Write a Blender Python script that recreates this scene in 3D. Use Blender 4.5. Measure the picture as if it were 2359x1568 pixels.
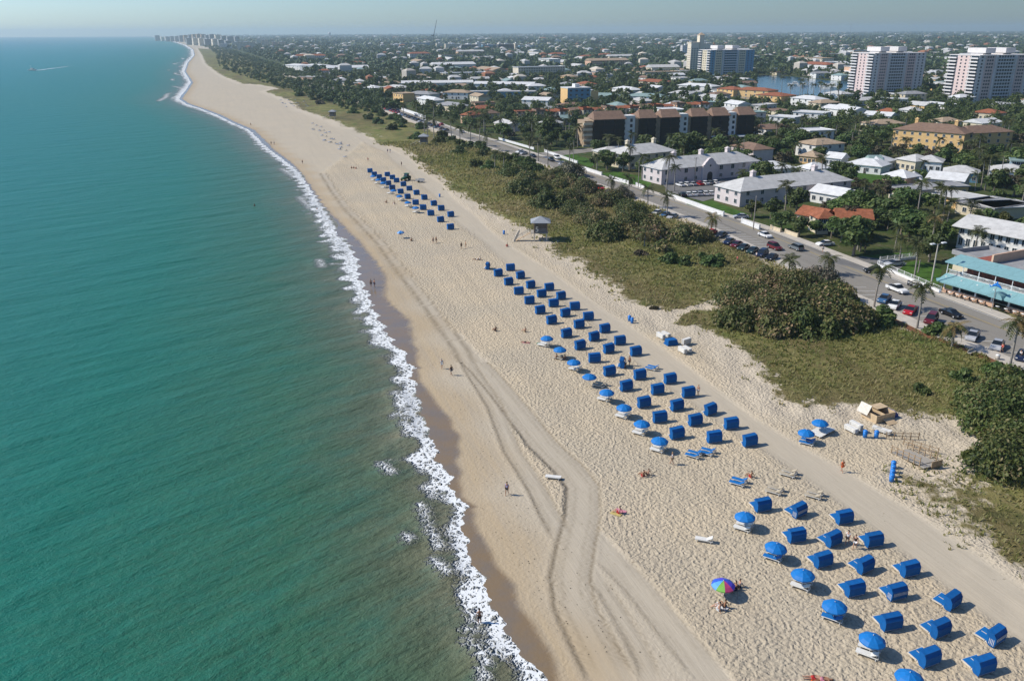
import bpy, bmesh, math, random
import numpy as np
from mathutils import Vector, Matrix, Euler
random.seed(11); RNG = np.random.default_rng(5)
SC = bpy.context.scene; COL = SC.collection; PI = math.pi; rad = math.radians
for o in list(bpy.data.objects): bpy.data.objects.remove(o, do_unlink=True)

# ------------------------------------------------ camera, sky, sun, exposure
CAM_H = 52.0
PITCH = math.atan((784 - 71.5) / 1900.0); ROLL = rad(.29)
cam = bpy.data.cameras.new('camera'); cam_o = bpy.data.objects.new('camera', cam); COL.objects.link(cam_o)
cam.sensor_width = 36; cam.lens = 36 * 1900 / 2359.; cam.clip_start = .5; cam.clip_end = 90000
cam_o.matrix_world = Matrix.Translation((0, 0, CAM_H)) @ Matrix.Rotation(PI / 2 - PITCH, 4, 'X') @ Matrix.Rotation(-ROLL, 4, 'Z')
SC.camera = cam_o
SUN_EL, SUN_AZ = rad(42), math.atan2(.10, -1.0)          # direction towards the sun in the ground plane
sdir = Vector((math.cos(SUN_AZ) * math.cos(SUN_EL), math.sin(SUN_AZ) * math.cos(SUN_EL), math.sin(SUN_EL)))
w = bpy.data.worlds.new('World'); SC.world = w; w.use_nodes = True
bg = w.node_tree.nodes['Background']; sky = w.node_tree.nodes.new('ShaderNodeTexSky'); sky.sky_type = 'NISHITA'
sky.sun_disc = False; sky.sun_elevation = SUN_EL; sky.sun_rotation = math.atan2(sdir.x, sdir.y)
sky.air_density = 1.0; sky.dust_density = .4; sky.ozone_density = 2.0; sky.altitude = 0
wb = w.node_tree.nodes.new('ShaderNodeMix'); wb.data_type = 'RGBA'; wb.blend_type = 'MULTIPLY'; wb.inputs[0].default_value = 1; wb.inputs[7].default_value = (.72, .945, 1.27, 1)
w.node_tree.links.new(sky.outputs[0], wb.inputs[6]); _n = w.node_tree.nodes.new                      # hazy sky: brighter on the sun's side, all the way round
tc = _n('ShaderNodeTexCoord'); dt = _n('ShaderNodeVectorMath'); dt.operation = 'DOT_PRODUCT'; dt.inputs[1].default_value = (math.cos(SUN_AZ), math.sin(SUN_AZ), 0)
mr = _n('ShaderNodeMapRange'); mr.inputs[1].default_value = -1; mr.inputs[2].default_value = 1; mr.inputs[3].default_value = .36; mr.inputs[4].default_value = 1.56
ml = _n('ShaderNodeVectorMath'); ml.operation = 'SCALE'; w.node_tree.links.new(tc.outputs['Generated'], dt.inputs[0]); w.node_tree.links.new(dt.outputs['Value'], mr.inputs[0]); w.node_tree.links.new(wb.outputs[2], ml.inputs[0]); w.node_tree.links.new(mr.outputs[0], ml.inputs['Scale'])
w.node_tree.links.new(ml.outputs[0], bg.inputs[0]); bg.inputs[1].default_value = .094
sl = bpy.data.lights.new('sun', 'SUN'); sl.energy = 4.7; sl.angle = rad(.53); sl.color = (1, .93, .82)
so = bpy.data.objects.new('sun', sl); COL.objects.link(so); so.rotation_euler = sdir.to_track_quat('Z', 'Y').to_euler()
so.location = (0, 0, 300)
SC.view_settings.view_transform = 'Standard'; SC.view_settings.look = 'None'; SC.view_settings.gamma = 1
SC.view_settings.exposure = 0.0; SC.view_settings.use_curve_mapping = False
SC.render.engine = 'CYCLES'; SC.cycles.use_denoising = True
SC.cycles.max_bounces = 5; SC.cycles.diffuse_bounces = 2; SC.cycles.glossy_bounces = 2; SC.cycles.volume_bounces = 0
SC.cycles.transmission_bounces = 2; SC.cycles.transparent_max_bounces = 8; SC.cycles.sample_clamp_indirect = 4

# ------------------------------------------------ places on the ground
def ray(x, y):
    dx, dy = (x - 1179.5) / 1900., (y - 784) / 1900.; c, s = math.cos(ROLL), math.sin(ROLL)
    a, b = dx * c - dy * s, dx * s + dy * c
    return Vector((a, math.cos(PITCH) - b * math.sin(PITCH), -math.sin(PITCH) - b * math.cos(PITCH)))
ZS = .12                                                  # height of the dry sand and the land
def G(x, y, z=ZS):
    r = ray(x, y); t = (z - CAM_H) / r.z
    return Vector((r.x * t, r.y * t, z))
def GL(pts, z=ZS): return np.array([G(x, y, z)[:2] for x, y in pts])

# ------------------------------------------------ node helper
class NB:
    def __init__(s, m): s.t = m.node_tree; s.t.nodes.clear()
    def n(s, typ, ins=None, **props):
        nd = s.t.nodes.new('ShaderNode' + typ)
        for k, v in props.items(): setattr(nd, k, v)
        for k, v in (ins or {}).items():
            if isinstance(v, bpy.types.NodeSocket): s.t.links.new(v, nd.inputs[k])
            else: nd.inputs[k].default_value = v
        return nd
    def m(s, op, a, b=0., c=0., clamp=False): return s.n('Math', {0: a, 1: b, 2: c}, operation=op, use_clamp=clamp).outputs[0]
    def mix(s, f, a, b, mode='MIX'):
        c4 = lambda v: v if isinstance(v, bpy.types.NodeSocket) else (*v[:3], 1)
        return s.n('Mix', {0: f, 6: c4(a), 7: c4(b)}, data_type='RGBA', blend_type=mode).outputs[2]
    def noise(s, vec, scale, det=3., rough=.55, dist=0.):
        return s.n('TexNoise', {'Vector': vec, 'Scale': scale, 'Detail': det, 'Roughness': rough, 'Distortion': dist}).outputs[0]
    def sm(s, v, lo, hi): return s.n('MapRange', {0: v, 1: lo, 2: hi}, interpolation_type='SMOOTHSTEP').outputs[0]
    def pos(s): return s.n('NewGeometry').outputs['Position']
    def obj(s): return s.n('TexCoord').outputs['Object']
    def map(s, vec, rot=(0, 0, 0), scale=(1, 1, 1), loc=(0, 0, 0)):
        return s.n('Mapping', {'Vector': vec, 'Rotation': rot, 'Scale': scale, 'Location': loc}).outputs[0]
    def attr(s, name): return s.n('Attribute', attribute_name=name)
    def bump(s, h, dist, st=1., normal=None):
        i = {'Height': h, 'Distance': dist, 'Strength': st}
        if normal is not None: i['Normal'] = normal
        return s.n('Bump', i).outputs[0]
    def out(s, col, rough=.7, normal=None, spec=.3, metal=0., **kw):
        i = {'Roughness': rough, 'Specular IOR Level': spec, 'Metallic': metal}
        i['Base Color'] = col if isinstance(col, bpy.types.NodeSocket) else (*col[:3], 1)
        if normal is not None: i['Normal'] = normal
        i.update(kw); p = s.n('BsdfPrincipled', i); o = s.n('OutputMaterial', {0: p.outputs[0]}); return p
def newmat(name):
    m = bpy.data.materials.new(name); m.use_nodes = True; return m, NB(m)
M = {}
def simple(name, col, rough=.6, var=.12, scale=2., spec=.3, metal=0., bump=0., rnd=0., stain=0.):
    if name in M: return M[name]
    m, b = newmat(name); p = b.obj()
    n = b.noise(p, scale, 5, .65)
    lo = [max(0, c * (1 - var)) for c in col]; hi = [min(1, c * (1 + var)) for c in col]
    c = b.mix(b.sm(n, .3, .7), lo, hi)
    if stain:
        st = b.sm(b.noise(b.map(p, scale=(1, 1, .25)), scale * .45, 4, .7), .52, .75)
        c = b.mix(b.m('MULTIPLY', st, stain), c, [v * .55 for v in col])
    if rnd:
        r = b.n('ObjectInfo').outputs['Random']
        c = b.mix(b.m('MULTIPLY', r, rnd), c, [v * .55 for v in col])
    nm = b.bump(b.noise(p, scale * 6, 4), bump) if bump else None
    b.out(c, rough, nm, spec, metal); M[name] = m; return m
def solid(name, **k): return simple(name, **k)

# ------------------------------------------------ mesh builder
class MB:
    def __init__(s): s.v = []; s.f = []; s.mi = []; s.sm = []
    def add(s, vs, fs, mi=0, smooth=False):
        o = len(s.v); s.v += [tuple(v) for v in vs]
        for f in fs: s.f.append(tuple(i + o for i in f)); s.mi.append(mi); s.sm.append(smooth)
        return s
    def box(s, x0, y0, z0, x1, y1, z1, mi=0, M=None):
        vs = [Vector((x, y, z)) for z in (z0, z1) for y in (y0, y1) for x in (x0, x1)]
        if M is not None: vs = [M @ v for v in vs]
        return s.add(vs, [(0, 2, 3, 1), (4, 5, 7, 6), (0, 1, 5, 4), (2, 6, 7, 3), (0, 4, 6, 2), (1, 3, 7, 5)], mi)
    def cbox(s, c, d, mi=0, rz=0., rx=0., ry=0.):
        return s.box(-d[0] / 2, -d[1] / 2, -d[2] / 2, d[0] / 2, d[1] / 2, d[2] / 2, mi, Matrix.Translation(c) @ Euler((rx, ry, rz)).to_matrix().to_4x4())
    def bar(s, a, b, r, n=5, r2=None, mi=0, smooth=True):
        a, b = Vector(a), Vector(b); r2 = r if r2 is None else r2; d = (b - a).normalized(); u = d.orthogonal().normalized(); v = d.cross(u)
        vs = [p + (u * math.cos(2 * PI * k / n) + v * math.sin(2 * PI * k / n)) * q for p, q in ((a, r), (b, r2)) for k in range(n)]
        s.add(vs, [(k, (k + 1) % n, n + (k + 1) % n, n + k) for k in range(n)], mi, smooth)
        return s.add(vs, [tuple(range(n - 1, -1, -1)), tuple(range(n, 2 * n))], mi)
    def tube(s, pts, rs, n=6, mi=0):
        for i in range(len(pts) - 1): s.bar(pts[i], pts[i + 1], rs[i], n, rs[i + 1], mi)
        return s
    def lathe(s, prof, n=12, mi=0, c=(0, 0, 0), smooth=True):
        vs = [(c[0] + r * math.cos(2 * PI * k / n), c[1] + r * math.sin(2 * PI * k / n), c[2] + z) for r, z in prof for k in range(n)]
        fs = [(i * n + k, i * n + (k + 1) % n, (i + 1) * n + (k + 1) % n, (i + 1) * n + k) for i in range(len(prof) - 1) for k in range(n)]
        return s.add(vs, fs, mi, smooth)
    def prism(s, poly, a0, a1, axis='z', mi=0, M=None):
        def P(p, a): return Vector((p[0], p[1], a)) if axis == 'z' else (Vector((a, p[0], p[1])) if axis == 'x' else Vector((p[0], a, p[1])))
        n = len(poly); vs = [P(p, a0) for p in poly] + [P(p, a1) for p in poly]
        if M is not None: vs = [M @ v for v in vs]
        fs = [(k, (k + 1) % n, n + (k + 1) % n, n + k) for k in range(n)] + [tuple(range(n - 1, -1, -1)), tuple(range(n, 2 * n))]
        return s.add(vs, fs, mi)
    def mesh(s, name, mats):
        me = bpy.data.meshes.new(name); me.from_pydata(s.v, [], s.f)
        for m in (mats if isinstance(mats, (list, tuple)) else [mats]): me.materials.append(m)
        me.polygons.foreach_set('material_index', s.mi); me.polygons.foreach_set('use_smooth', s.sm)
        bm = bmesh.new(); bm.from_mesh(me); bmesh.ops.recalc_face_normals(bm, faces=bm.faces); bm.to_mesh(me); bm.free()
        return me
def npmesh(name, V, F, mat, smooth=False, attrs=None):
    """V (n,3), F (m,3 or 4) numpy -> mesh, fast"""
    V = np.asarray(V, np.float32); F = np.asarray(F, np.int32); k = F.shape[1]
    me = bpy.data.meshes.new(name); me.vertices.add(len(V)); me.vertices.foreach_set('co', V.ravel())
    me.loops.add(F.size); me.loops.foreach_set('vertex_index', F.ravel())
    me.polygons.add(len(F)); me.polygons.foreach_set('loop_start', np.arange(0, F.size, k, dtype=np.int32))
    try: me.polygons.foreach_set('loop_total', np.full(len(F), k, np.int32))
    except Exception: pass
    me.polygons.foreach_set('use_smooth', np.full(len(F), smooth, bool))
    for an, (typ, dat) in (attrs or {}).items():
        at = me.attributes.new(an, typ, 'POINT')
        at.data.foreach_set('color' if typ == 'FLOAT_COLOR' else 'value', np.asarray(dat, np.float32).ravel())
    me.update(calc_edges=True); me.validate()
    for m in (mat if isinstance(mat, (list, tuple)) else [mat]): me.materials.append(m)
    return me

# ------------------------------------------------ things and parts
def setp(o, label=None, cat=None, group=None, kind=None):
    for k, v in (('label', label), ('category', cat), ('group', group), ('kind', kind)):
        if v: o[k] = v
    return o
def thing(name, label, cat, loc=(0, 0, 0), rz=0., group=None, scale=None):
    o = bpy.data.objects.new(name, None); COL.objects.link(o); o.location = loc; o.rotation_euler = (0, 0, rz); o.empty_display_size = .2
    if scale is not None: o.scale = scale if hasattr(scale, '__len__') else (scale,) * 3
    return setp(o, label, cat, group)
def part(name, me, parent=None, loc=(0, 0, 0), rot=(0, 0, 0), label=None, kind=None, mats=None, scale=None):
    o = bpy.data.objects.new(name, me); COL.objects.link(o); o.parent = parent; o.location = loc; o.rotation_euler = rot
    if scale is not None: o.scale = scale
    if label: o['label'] = label
    if kind: o['kind'] = kind
    if mats:
        for i, m in enumerate(mats): o.material_slots[i].link = 'OBJECT'; o.material_slots[i].material = m
    return o
def single(name, me, label, cat, loc=(0, 0, 0), rot=(0, 0, 0), group=None, kind=None):
    o = part(name, me, None, loc, rot); return setp(o, label, cat, group, kind)
def struct(name, me, label=None):
    o = part(name, me); o['kind'] = 'structure'
    if label: o['label'] = label
    return o
def kit_place(kit, name, label, cat, loc, rz, group=None, mats=None, scale=None):
    """a thing from a kit [(part name, mesh, loc, rot, [sub-kit])], mesh data shared by every copy"""
    t = thing(name, label, cat, loc, rz, group, scale)
    for it in kit:
        p = part(it[0], it[1], t, it[2], it[3], mats=mats.get(it[0]) if mats else None)
        for sub in (it[4] if len(it) > 4 else ()): part(sub[0], sub[1], p, sub[2], sub[3])
    return t
Z3 = (0, 0, 0)
ORD = ['first', 'second', 'third', 'fourth', 'fifth', 'sixth', 'seventh', 'eighth', 'ninth', 'tenth', 'eleventh', 'twelfth', 'thirteenth', 'fourteenth', 'fifteenth', 'sixteenth', 'seventeenth', 'eighteenth', 'nineteenth', 'twentieth']
def ss(x, a, b):
    t = np.clip((x - a) / (b - a), 0, 1); return t * t * (3 - 2 * t)
def dpoly(P, pts):
    """distance of points P (n,2) to polyline"""
    d = np.full(len(P), 1e9)
    for a, b in zip(pts[:-1], pts[1:]):
        ab = b - a; t = np.clip(((P - a) @ ab) / max(ab @ ab, 1e-9), 0, 1); q = a + t[:, None] * ab
        d = np.minimum(d, np.hypot(*(P - q).T))
    return d
def inpoly(P, poly):
    x, y = P.T; r = np.zeros(len(P), bool); n = len(poly)
    for i in range(n):
        x0, y0 = poly[i]; x1, y1 = poly[(i + 1) % n]
        if y0 == y1: continue
        r ^= ((y0 > y) != (y1 > y)) & (x < (x1 - x0) * (y - y0) / (y1 - y0) + x0)
    return r
def sdpoly(P, poly):
    d = dpoly(P, np.vstack([poly, poly[:1]])); return np.where(inpoly(P, poly), d, -d)
# ================================================ coast lines (read off the shore as ground points)
def line(pts):
    a = GL(pts, 0.0); a = a[np.argsort(a[:, 1])]; return a
WL = line([(1300, 1640), (1258, 1568), (1225, 1530), (1195, 1490), (1160, 1450), (1140, 1400), (1117, 1345), (1090, 1300), (1075, 1255), (1062, 1225), (1075, 1185),
    (1068, 1160), (1050, 1140), (1040, 1110), (1030, 1090), (1010, 1060), (997, 1020), (975, 985), (962, 950), (955, 900), (950, 850), (930, 810), (905, 790), (880, 745),
    (860, 710), (845, 670), (828, 640), (823, 600), (800, 565), (775, 535), (755, 500), (735, 470), (715, 435), (690, 400), (660, 372), (620, 345), (590, 315), (575, 300),
    (540, 285), (500, 265), (460, 250), (430, 240), (412, 228), (430, 205), (440, 190), (425, 165), (432, 145), (447, 128), (445, 115), (430, 105), (405, 97)])
WL = np.vstack([[9, 40], WL, [[-2685, 6826], [-5500, 13500]]])
def xw(y):
    y = np.asarray(y, float); b = np.interp(y, WL[:, 1], WL[:, 0]); k = 1 / (1 + y / 300)
    return b + k * (.35 * np.sin(y * .9 + 1.3) + .25 * np.sin(y * 1.9) + .15 * np.sin(y * 3.7 + .6) + .1 * np.sin(y * 7.1)) * np.clip(y / 70, .8, 3)
WE = line([(1290, 1600), (1280, 1568), (1260, 1500), (1225, 1445), (1190, 1400), (1180, 1350), (1130, 1280), (1110, 1240), (1085, 1200), (1062, 1150), (1047, 1060), (1050, 1000),
    (1030, 960), (1000, 930), (985, 905), (962, 880), (957, 850), (945, 770), (942, 740), (900, 705), (882, 680), (885, 640), (850, 590), (830, 560), (800, 530), (780, 510), (758, 490), (735, 465), (700, 410)])
_xw0 = lambda y: np.interp(y, WL[:, 1], WL[:, 0])
WEO = np.maximum(WE[:, 0] - _xw0(WE[:, 1]), .3); WE = np.vstack([WE, [[0, 420], [0, 700], [0, 1200]]]); WEO = np.concatenate([WEO, [2.5, 2.5, 2]])
def xwet(y): return np.maximum(_xw0(y) + np.interp(y, WE[:, 1], WEO), xw(y) + .4)
RS = np.array([[105, 40], [97, 80], [89, 105], [83.6, 120], [80.9, 127.2], [79.2, 133.3], [75.6, 140], [73.1, 149.8], [67.5, 170], [55.8, 222], [42.4, 266], [5.6, 364], [-9.6, 395], [-43.2, 475.6], [-96.3, 617], [-137, 723], [-290, 1125], [-620, 2005], [-1380, 4000], [-2600, 6826], [-5200, 13500]], float)
RI = np.array([[128, 60], [113, 100], [103, 130], [97.6, 145], [90.6, 168], [83.6, 191.3], [72, 230.1], [54.8, 269.1], [27, 339.1], [-6, 425.3], [-28, 475], [-83, 624], [-121, 723], [-274, 1125], [-604, 2005], [-1360, 4000], [-2560, 6826], [-5150, 13500]], float)
def xs(y): return np.interp(y, RS[:, 1], RS[:, 0])
def xi(y): return np.interp(y, RI[:, 1], RI[:, 0])
TR_A = GL([(1040, 775), (1080, 822), (1115, 855), (1150, 895), (1195, 950), (1250, 1022), (1310, 1078), (1343, 1120), (1342, 1190), (1325, 1260), (1313, 1330), (1325, 1400), (1360, 1470), (1400, 1545), (1430, 1610)])
TR_B = GL([(745, 400), (770, 440), (800, 480), (835, 515), (878, 560), (915, 610), (958, 665), (993, 710), (1028, 760), (1058, 800), (1085, 850), (1118, 900), (1140, 935), (1160, 985), (1182, 1040), (1212, 1085), (1240, 1130), (1265, 1180), (1290, 1225), (1302, 1262)])
TR_C = GL([(1365, 1240), (1410, 1290), (1470, 1350), (1530, 1425), (1600, 1510), (1660, 1590)])
TR_D = GL([(1355, 1290), (1380, 1340), (1420, 1400), (1460, 1470), (1490, 1530), (1500, 1600)])
STRIP = GL([(800, 300), (900, 350), (960, 395), (1010, 440), (1090, 520), (1180, 590), (1290, 665), (1400, 742), (1500, 820), (1600, 897), (1700, 968), (1800, 1030), (1900, 1090), (2050, 1190), (2200, 1300), (2359, 1420), (2500, 1530)])
PATH_A = GL([(1500, 775), (1560, 720), (1650, 702), (1760, 700)]); PATH_B = GL([(1950, 1060), (2080, 1028), (2180, 1018), (2250, 1000), (2320, 985)])
V_A = GL([(1690, 700), (1600, 708), (1540, 712), (1490, 708), (1450, 690), (1380, 640), (1320, 600), (1270, 570), (1190, 520), (1110, 480), (1050, 440), (1000, 400), (960, 375), (930, 340), (880, 335), (830, 305), (771, 282), (740, 270), (694, 255), (667, 233), (608, 211), (640, 204), (600, 197), (556, 193), (525, 181), (501, 169), (473, 147), (464, 126), (455, 112),
    (540, 118), (640, 170), (760, 215), (860, 250), (1000, 302), (1130, 348), (1300, 400), (1490, 468), (1640, 540), (1740, 590), (1800, 620), (1990, 690), (2050, 725), (1950, 715), (1800, 702)])
V_B = GL([(1530, 745), (1560, 728), (1650, 708), (1800, 704), (1990, 715), (2060, 740), (2130, 775), (2200, 800), (2290, 840), (2359, 872), (2600, 990), (2600, 1040), (2359, 1000), (2280, 975), (2250, 988), (2210, 965), (2100, 955), (1960, 940), (1860, 945), (1780, 935), (1730, 870), (1690, 810), (1640, 772), (1600, 750)])
V_C = GL([(2230, 1015), (2290, 985), (2359, 975), (2700, 1000), (2700, 1500), (2359, 1340), (2280, 1290), (2200, 1220), (2110, 1150), (2090, 1110), (2140, 1075), (2180, 1045)])
V_D = np.vstack([[xs(y) - 6, y] for y in (72, 100, 120, 140)] + [[xs(y) + 1, y] for y in (140, 120, 100, 72)])

def wave_noise(P, s, seed):
    r = np.random.default_rng(seed); o = np.zeros(len(P))
    for k in range(7):
        a = r.uniform(0, 2 * PI); f = s * r.uniform(.6, 1.9); o += np.sin((P[:, 0] * math.cos(a) + P[:, 1] * math.sin(a)) * f + r.uniform(0, 6.3))
    return o / 3.0
def veg_density(P):
    n = wave_noise(P, .35, 3) * 1.6 + wave_noise(P, 1.1, 4) * .8
    a = ss(sdpoly(P, V_A) + n, -9, 11); b = ss(sdpoly(P, V_B) + n, -6, 9); c = ss(sdpoly(P, V_C) + 1.6 * n, -9, 9) * .66
    v = np.maximum(np.maximum(a, b), np.maximum(c, ss(sdpoly(P, V_D), -1, 2)))
    v *= ss(dpoly(P, PATH_A) + .3 * n, .7, 2.4) * ss(dpoly(P, PATH_B) + .5 * n, 1.0, 2.6)
    return v
def dune_h(P, v, y):
    return v * (.35 + .35 * wave_noise(P, .16, 8)) * np.clip(1 - np.abs(0), 0, 1)

def grid_rows(y0, y1, k, dmin=0.): 
    ys = [y0]
    while ys[-1] < y1: ys.append(ys[-1] + max(dmin, k * ys[-1]))
    ys[-1] = y1; return np.array(ys)
def grid_faces(nr, nc):
    i = (np.arange(nr - 1)[:, None] * nc + np.arange(nc - 1)[None, :]).ravel()
    return np.stack([i, i + 1, i + nc + 1, i + nc], 1)

def sand_mesh(name, ys, ncol, fine):
    u = np.linspace(0, 1, ncol)
    X = (xw(ys) - 12)[:, None] * (1 - u) + (xs(ys) + .4)[:, None] * u; Y = np.repeat(ys[:, None], ncol, 1)
    P = np.stack([X.ravel(), Y.ravel()], 1); y = P[:, 1]; t = P[:, 0] - xw(y)
    z = np.clip(t * .02, -.5, ZS)
    v = veg_density(P)
    wetx = xwet(y); wet = ss(wetx + .4 + .22 * wave_noise(np.stack([y * 0, y], 1), .9, 51) - P[:, 0], -.45, .45)
    damp = ss(wetx + 5 + 1.5 * np.sin(y * .35) - P[:, 0], -4, 4)
    dA, dB, dC, dD, dS = dpoly(P, TR_A), dpoly(P, TR_B), dpoly(P, TR_C), dpoly(P, TR_D), dpoly(P, STRIP)
    hA, hB, hC, hD, hS = 2.0, 1.15, 1.5, .8, 3.0 + .5 * np.sin(y * .11)
    track = np.maximum.reduce([ss(-(d - h), -.5, .2) for d, h in ((dA, hA), (dB, hB), (dC, hC), (dD, hD))])
    strip = ss(-(dS - hS), -1.2, .6)
    # sand on the sea side of the track is flat and hard
    tl = np.array(sorted(np.vstack([TR_B[:-2], TR_C[1:]]).tolist(), key=lambda q: q[1])); tx = np.interp(y, tl[:, 1], tl[:, 0])
    sea = ss(tx - P[:, 0], -.5, 2.0)
    smooth = np.maximum.reduce([strip, track, sea * .85, damp * .6, wet])
    rut = np.zeros(len(P))
    if fine:
        for d, h, s_ in ((dA, hA, 1.), (dB, hB, .8), (dC, hC, .5), (dD, hD, .6)):
            pl_ = {id(dA): TR_A, id(dB): TR_B, id(dC): TR_C, id(dD): TR_D}[id(d)]; e_ = ss(np.hypot(*(P - pl_[0]).T), h + 1.0, h + 5) * ss(np.hypot(*(P - pl_[-1]).T), h + .6, h + 3) if d is not dB else ss(np.hypot(*(P - pl_[-1]).T), h + .6, h + 3); s_ = s_ * e_
            rut = np.maximum(rut, s_ * np.exp(-((d - h) / .2) ** 2)); rut = np.maximum(rut, s_ * (.38 * np.exp(-((d - h * .45) / .16) ** 2) + .3 * np.exp(-((d - h * .72) / .14) ** 2))); z += s_ * (.06 * np.exp(-((d - h - .3) / .25) ** 2) - .08 * np.exp(-((d - h) / .2) ** 2))
        z += (1 - smooth) * (1 - v) * (.02 * wave_noise(P, 1.3, 21) + .015 * wave_noise(P, 3.3, 22)) * ss(t, 6, 12)
    else:
        for d, h in ((dB, hB),): rut = np.maximum(rut, .8 * np.exp(-((d - h) / .45) ** 2))
    pale = ss(sdpoly(P, V_A), -9, -1) + ss(sdpoly(P, V_B), -8, -1) + ss(sdpoly(P, V_C), -6, 4)
    pale = np.clip(pale * (1 - strip), 0, 1)
    z += np.where(t > 8, 1, 0) * (dune_h(P, v, y) * .9 + pale * (1 - v) * .16 * wave_noise(P, .9, 31)) * ss(xs(y) - P[:, 0], 0, 6)
    ma = np.stack([wet, smooth, v, np.ones(len(P))], 1); mb = np.stack([rut, damp, pale, np.ones(len(P))], 1)
    return npmesh(name, np.column_stack([P, z]), grid_faces(len(ys), ncol), M['sand'], True, {'ma': ('FLOAT_COLOR', ma), 'mb': ('FLOAT_COLOR', mb)})

# ------------------------------------------------ ground materials
def make_sand():
    m, b = newmat('sand'); p = b.pos(); A = b.n('SeparateColor', {0: b.attr('ma').outputs['Color']}); B = b.n('SeparateColor', {0: b.attr('mb').outputs['Color']})
    wet, smooth, veg = A.outputs[0], A.outputs[1], A.outputs[2]; rut, damp, pale = B.outputs[0], B.outputs[1], B.outputs[2]
    rot = b.map(p, rot=(0, 0, rad(-108))); rot2 = b.map(rot, scale=(.07, 1.6, 1))      # x runs along the coast
    wp = b.n('VectorMath', {0: p, 1: b.n('VectorMath', {0: b.n('TexNoise', {'Vector': p, 'Scale': 1.1, 'Detail': 2}).outputs[1], 3: .8}, operation='SCALE').outputs[0]}, operation='ADD').outputs[0]
    vor = b.n('TexVoronoi', {'Vector': wp, 'Scale': 2.6, 'Randomness': 1.}, feature='SMOOTH_F1').outputs['Distance']
    foot = b.m('ADD', b.m('MULTIPLY', vor, .9), b.m('MULTIPLY', b.noise(p, 4.6, 4, .6), .55))
    streak = b.noise(rot2, 3.2, 4, .65)
    n1 = b.noise(p, .06, 4); n2 = b.noise(p, .9, 5, .7); n3 = b.noise(p, 9, 3)
    dry = b.mix(b.sm(n1, .35, .65), (.60, .492, .335), (.53, .45, .322)); dry = b.mix(b.m('MULTIPLY', b.sm(n2, .35, .75), .35), dry, (.42, .35, .245))
    dry = b.mix(b.m('MULTIPLY', b.sm(n3, .5, .8), .3), dry, (.66, .58, .44))
    dry = b.mix(b.m('MULTIPLY', b.sm(b.noise(rot2, .22, 4, .6), .42, .64), .5), dry, (.44, .37, .265)); dry = b.mix(b.m('MULTIPLY', b.sm(b.noise(p, .018, 4, .6), .45, .65), .35), dry, (.45, .39, .30))
    sm_c = b.mix(b.sm(streak, .35, .65), (.50, .44, .34), (.44, .385, .295))
    dry = b.mix(b.m('MULTIPLY', smooth, .75), dry, sm_c)
    dry = b.mix(b.m('MULTIPLY', pale, .5), dry, (.60, .52, .40))
    speck = b.m('MULTIPLY', b.sm(b.noise(p, 2.6, 2, .5), .66, .72), b.sm(b.noise(p, .12, 2), .45, .65))
    speck = b.m('MULTIPLY', speck, b.m('SUBTRACT', 1.0, b.m('MAXIMUM', wet, b.m('MULTIPLY', damp, .6))))
    dry = b.mix(b.m('MULTIPLY', speck, .5), dry, (.14, .10, .06))
    dmp = b.mix(b.sm(b.noise(rot2, .5, 3), .35, .7), (.45, .345, .21), (.40, .32, .215))
    c = b.mix(b.m('MULTIPLY', damp, .8), dry, dmp)
    c = b.mix(wet, c, b.mix(b.sm(b.noise(rot, .25, 3), .4, .65), (.235, .165, .088), (.205, .16, .11)))
    c = b.mix(b.m('MULTIPLY', rut, .72), c, (.15, .115, .07))  # shade beside the rut ridges put into the sand colour as dark lines
    # dune plants between bare sand
    g1 = b.noise(p, .16, 5, .7); g2 = b.noise(p, 1.1, 5, .75); g3 = b.noise(b.map(p, scale=(1, .45, 1)), 3.2, 4, .7)
    grass = b.mix(b.sm(g1, .36, .62), (.13, .155, .036), (.25, .22, .08)); grass = b.mix(b.sm(g2, .5, .78), grass, (.26, .205, .10))
    grass = b.mix(b.m('MULTIPLY', b.sm(g3, .54, .72), .42), grass, (.055, .066, .018)); grass = b.mix(b.m('MULTIPLY', b.sm(b.noise(p, .09, 3), .56, .7), .75), grass, (.085, .15, .022))
    grass = b.mix(b.m('MULTIPLY', b.sm(b.noise(b.map(rot, scale=(.4, 1, 1)), .035, 5, .7), .42, .60), .75), grass, (.15, .115, .055)); grass = b.mix(b.m('MULTIPLY', b.sm(b.noise(p, .07, 5, .75), .54, .64), .6), grass, (.04, .055, .018))
    thr = b.m('ADD', b.m('MULTIPLY', b.noise(p, .42, 5, .7), .75), b.m('MULTIPLY', g2, .35))
    pock = b.m('MULTIPLY', b.sm(b.noise(p, .30, 4, .65), .57, .68), b.sm(b.noise(p, .05, 2), .40, .6)); gm = b.sm(b.m('SUBTRACT', b.m('SUBTRACT', b.m('MULTIPLY', veg, 1.05), b.m('MULTIPLY', pock, .55)), thr), -.12, .06)
    c = b.mix(gm, c, grass)
    rough_amt = b.m('MULTIPLY', b.m('SUBTRACT', 1.0, smooth), b.m('SUBTRACT', 1.0, gm))
    h = b.m('MULTIPLY', foot, b.m('ADD', b.m('MULTIPLY', rough_amt, 1.0), .05))
    h = b.m('ADD', h, b.m('MULTIPLY', b.m('MULTIPLY', streak, smooth), b.m('MULTIPLY', b.m('SUBTRACT', 1., damp), .10)))
    h = b.m('ADD', h, b.m('MULTIPLY', gm, b.m('ADD', b.m('MULTIPLY', g2, 1.3), b.m('MULTIPLY', g3, .8))))
    nm = b.bump(h, .27)
    r = b.m('SUBTRACT', .85, b.m('MULTIPLY', wet, .62))
    b.out(c, r, nm, b.m('ADD', .12, b.m('MULTIPLY', wet, .5))); M['sand'] = m
make_sand()
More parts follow.
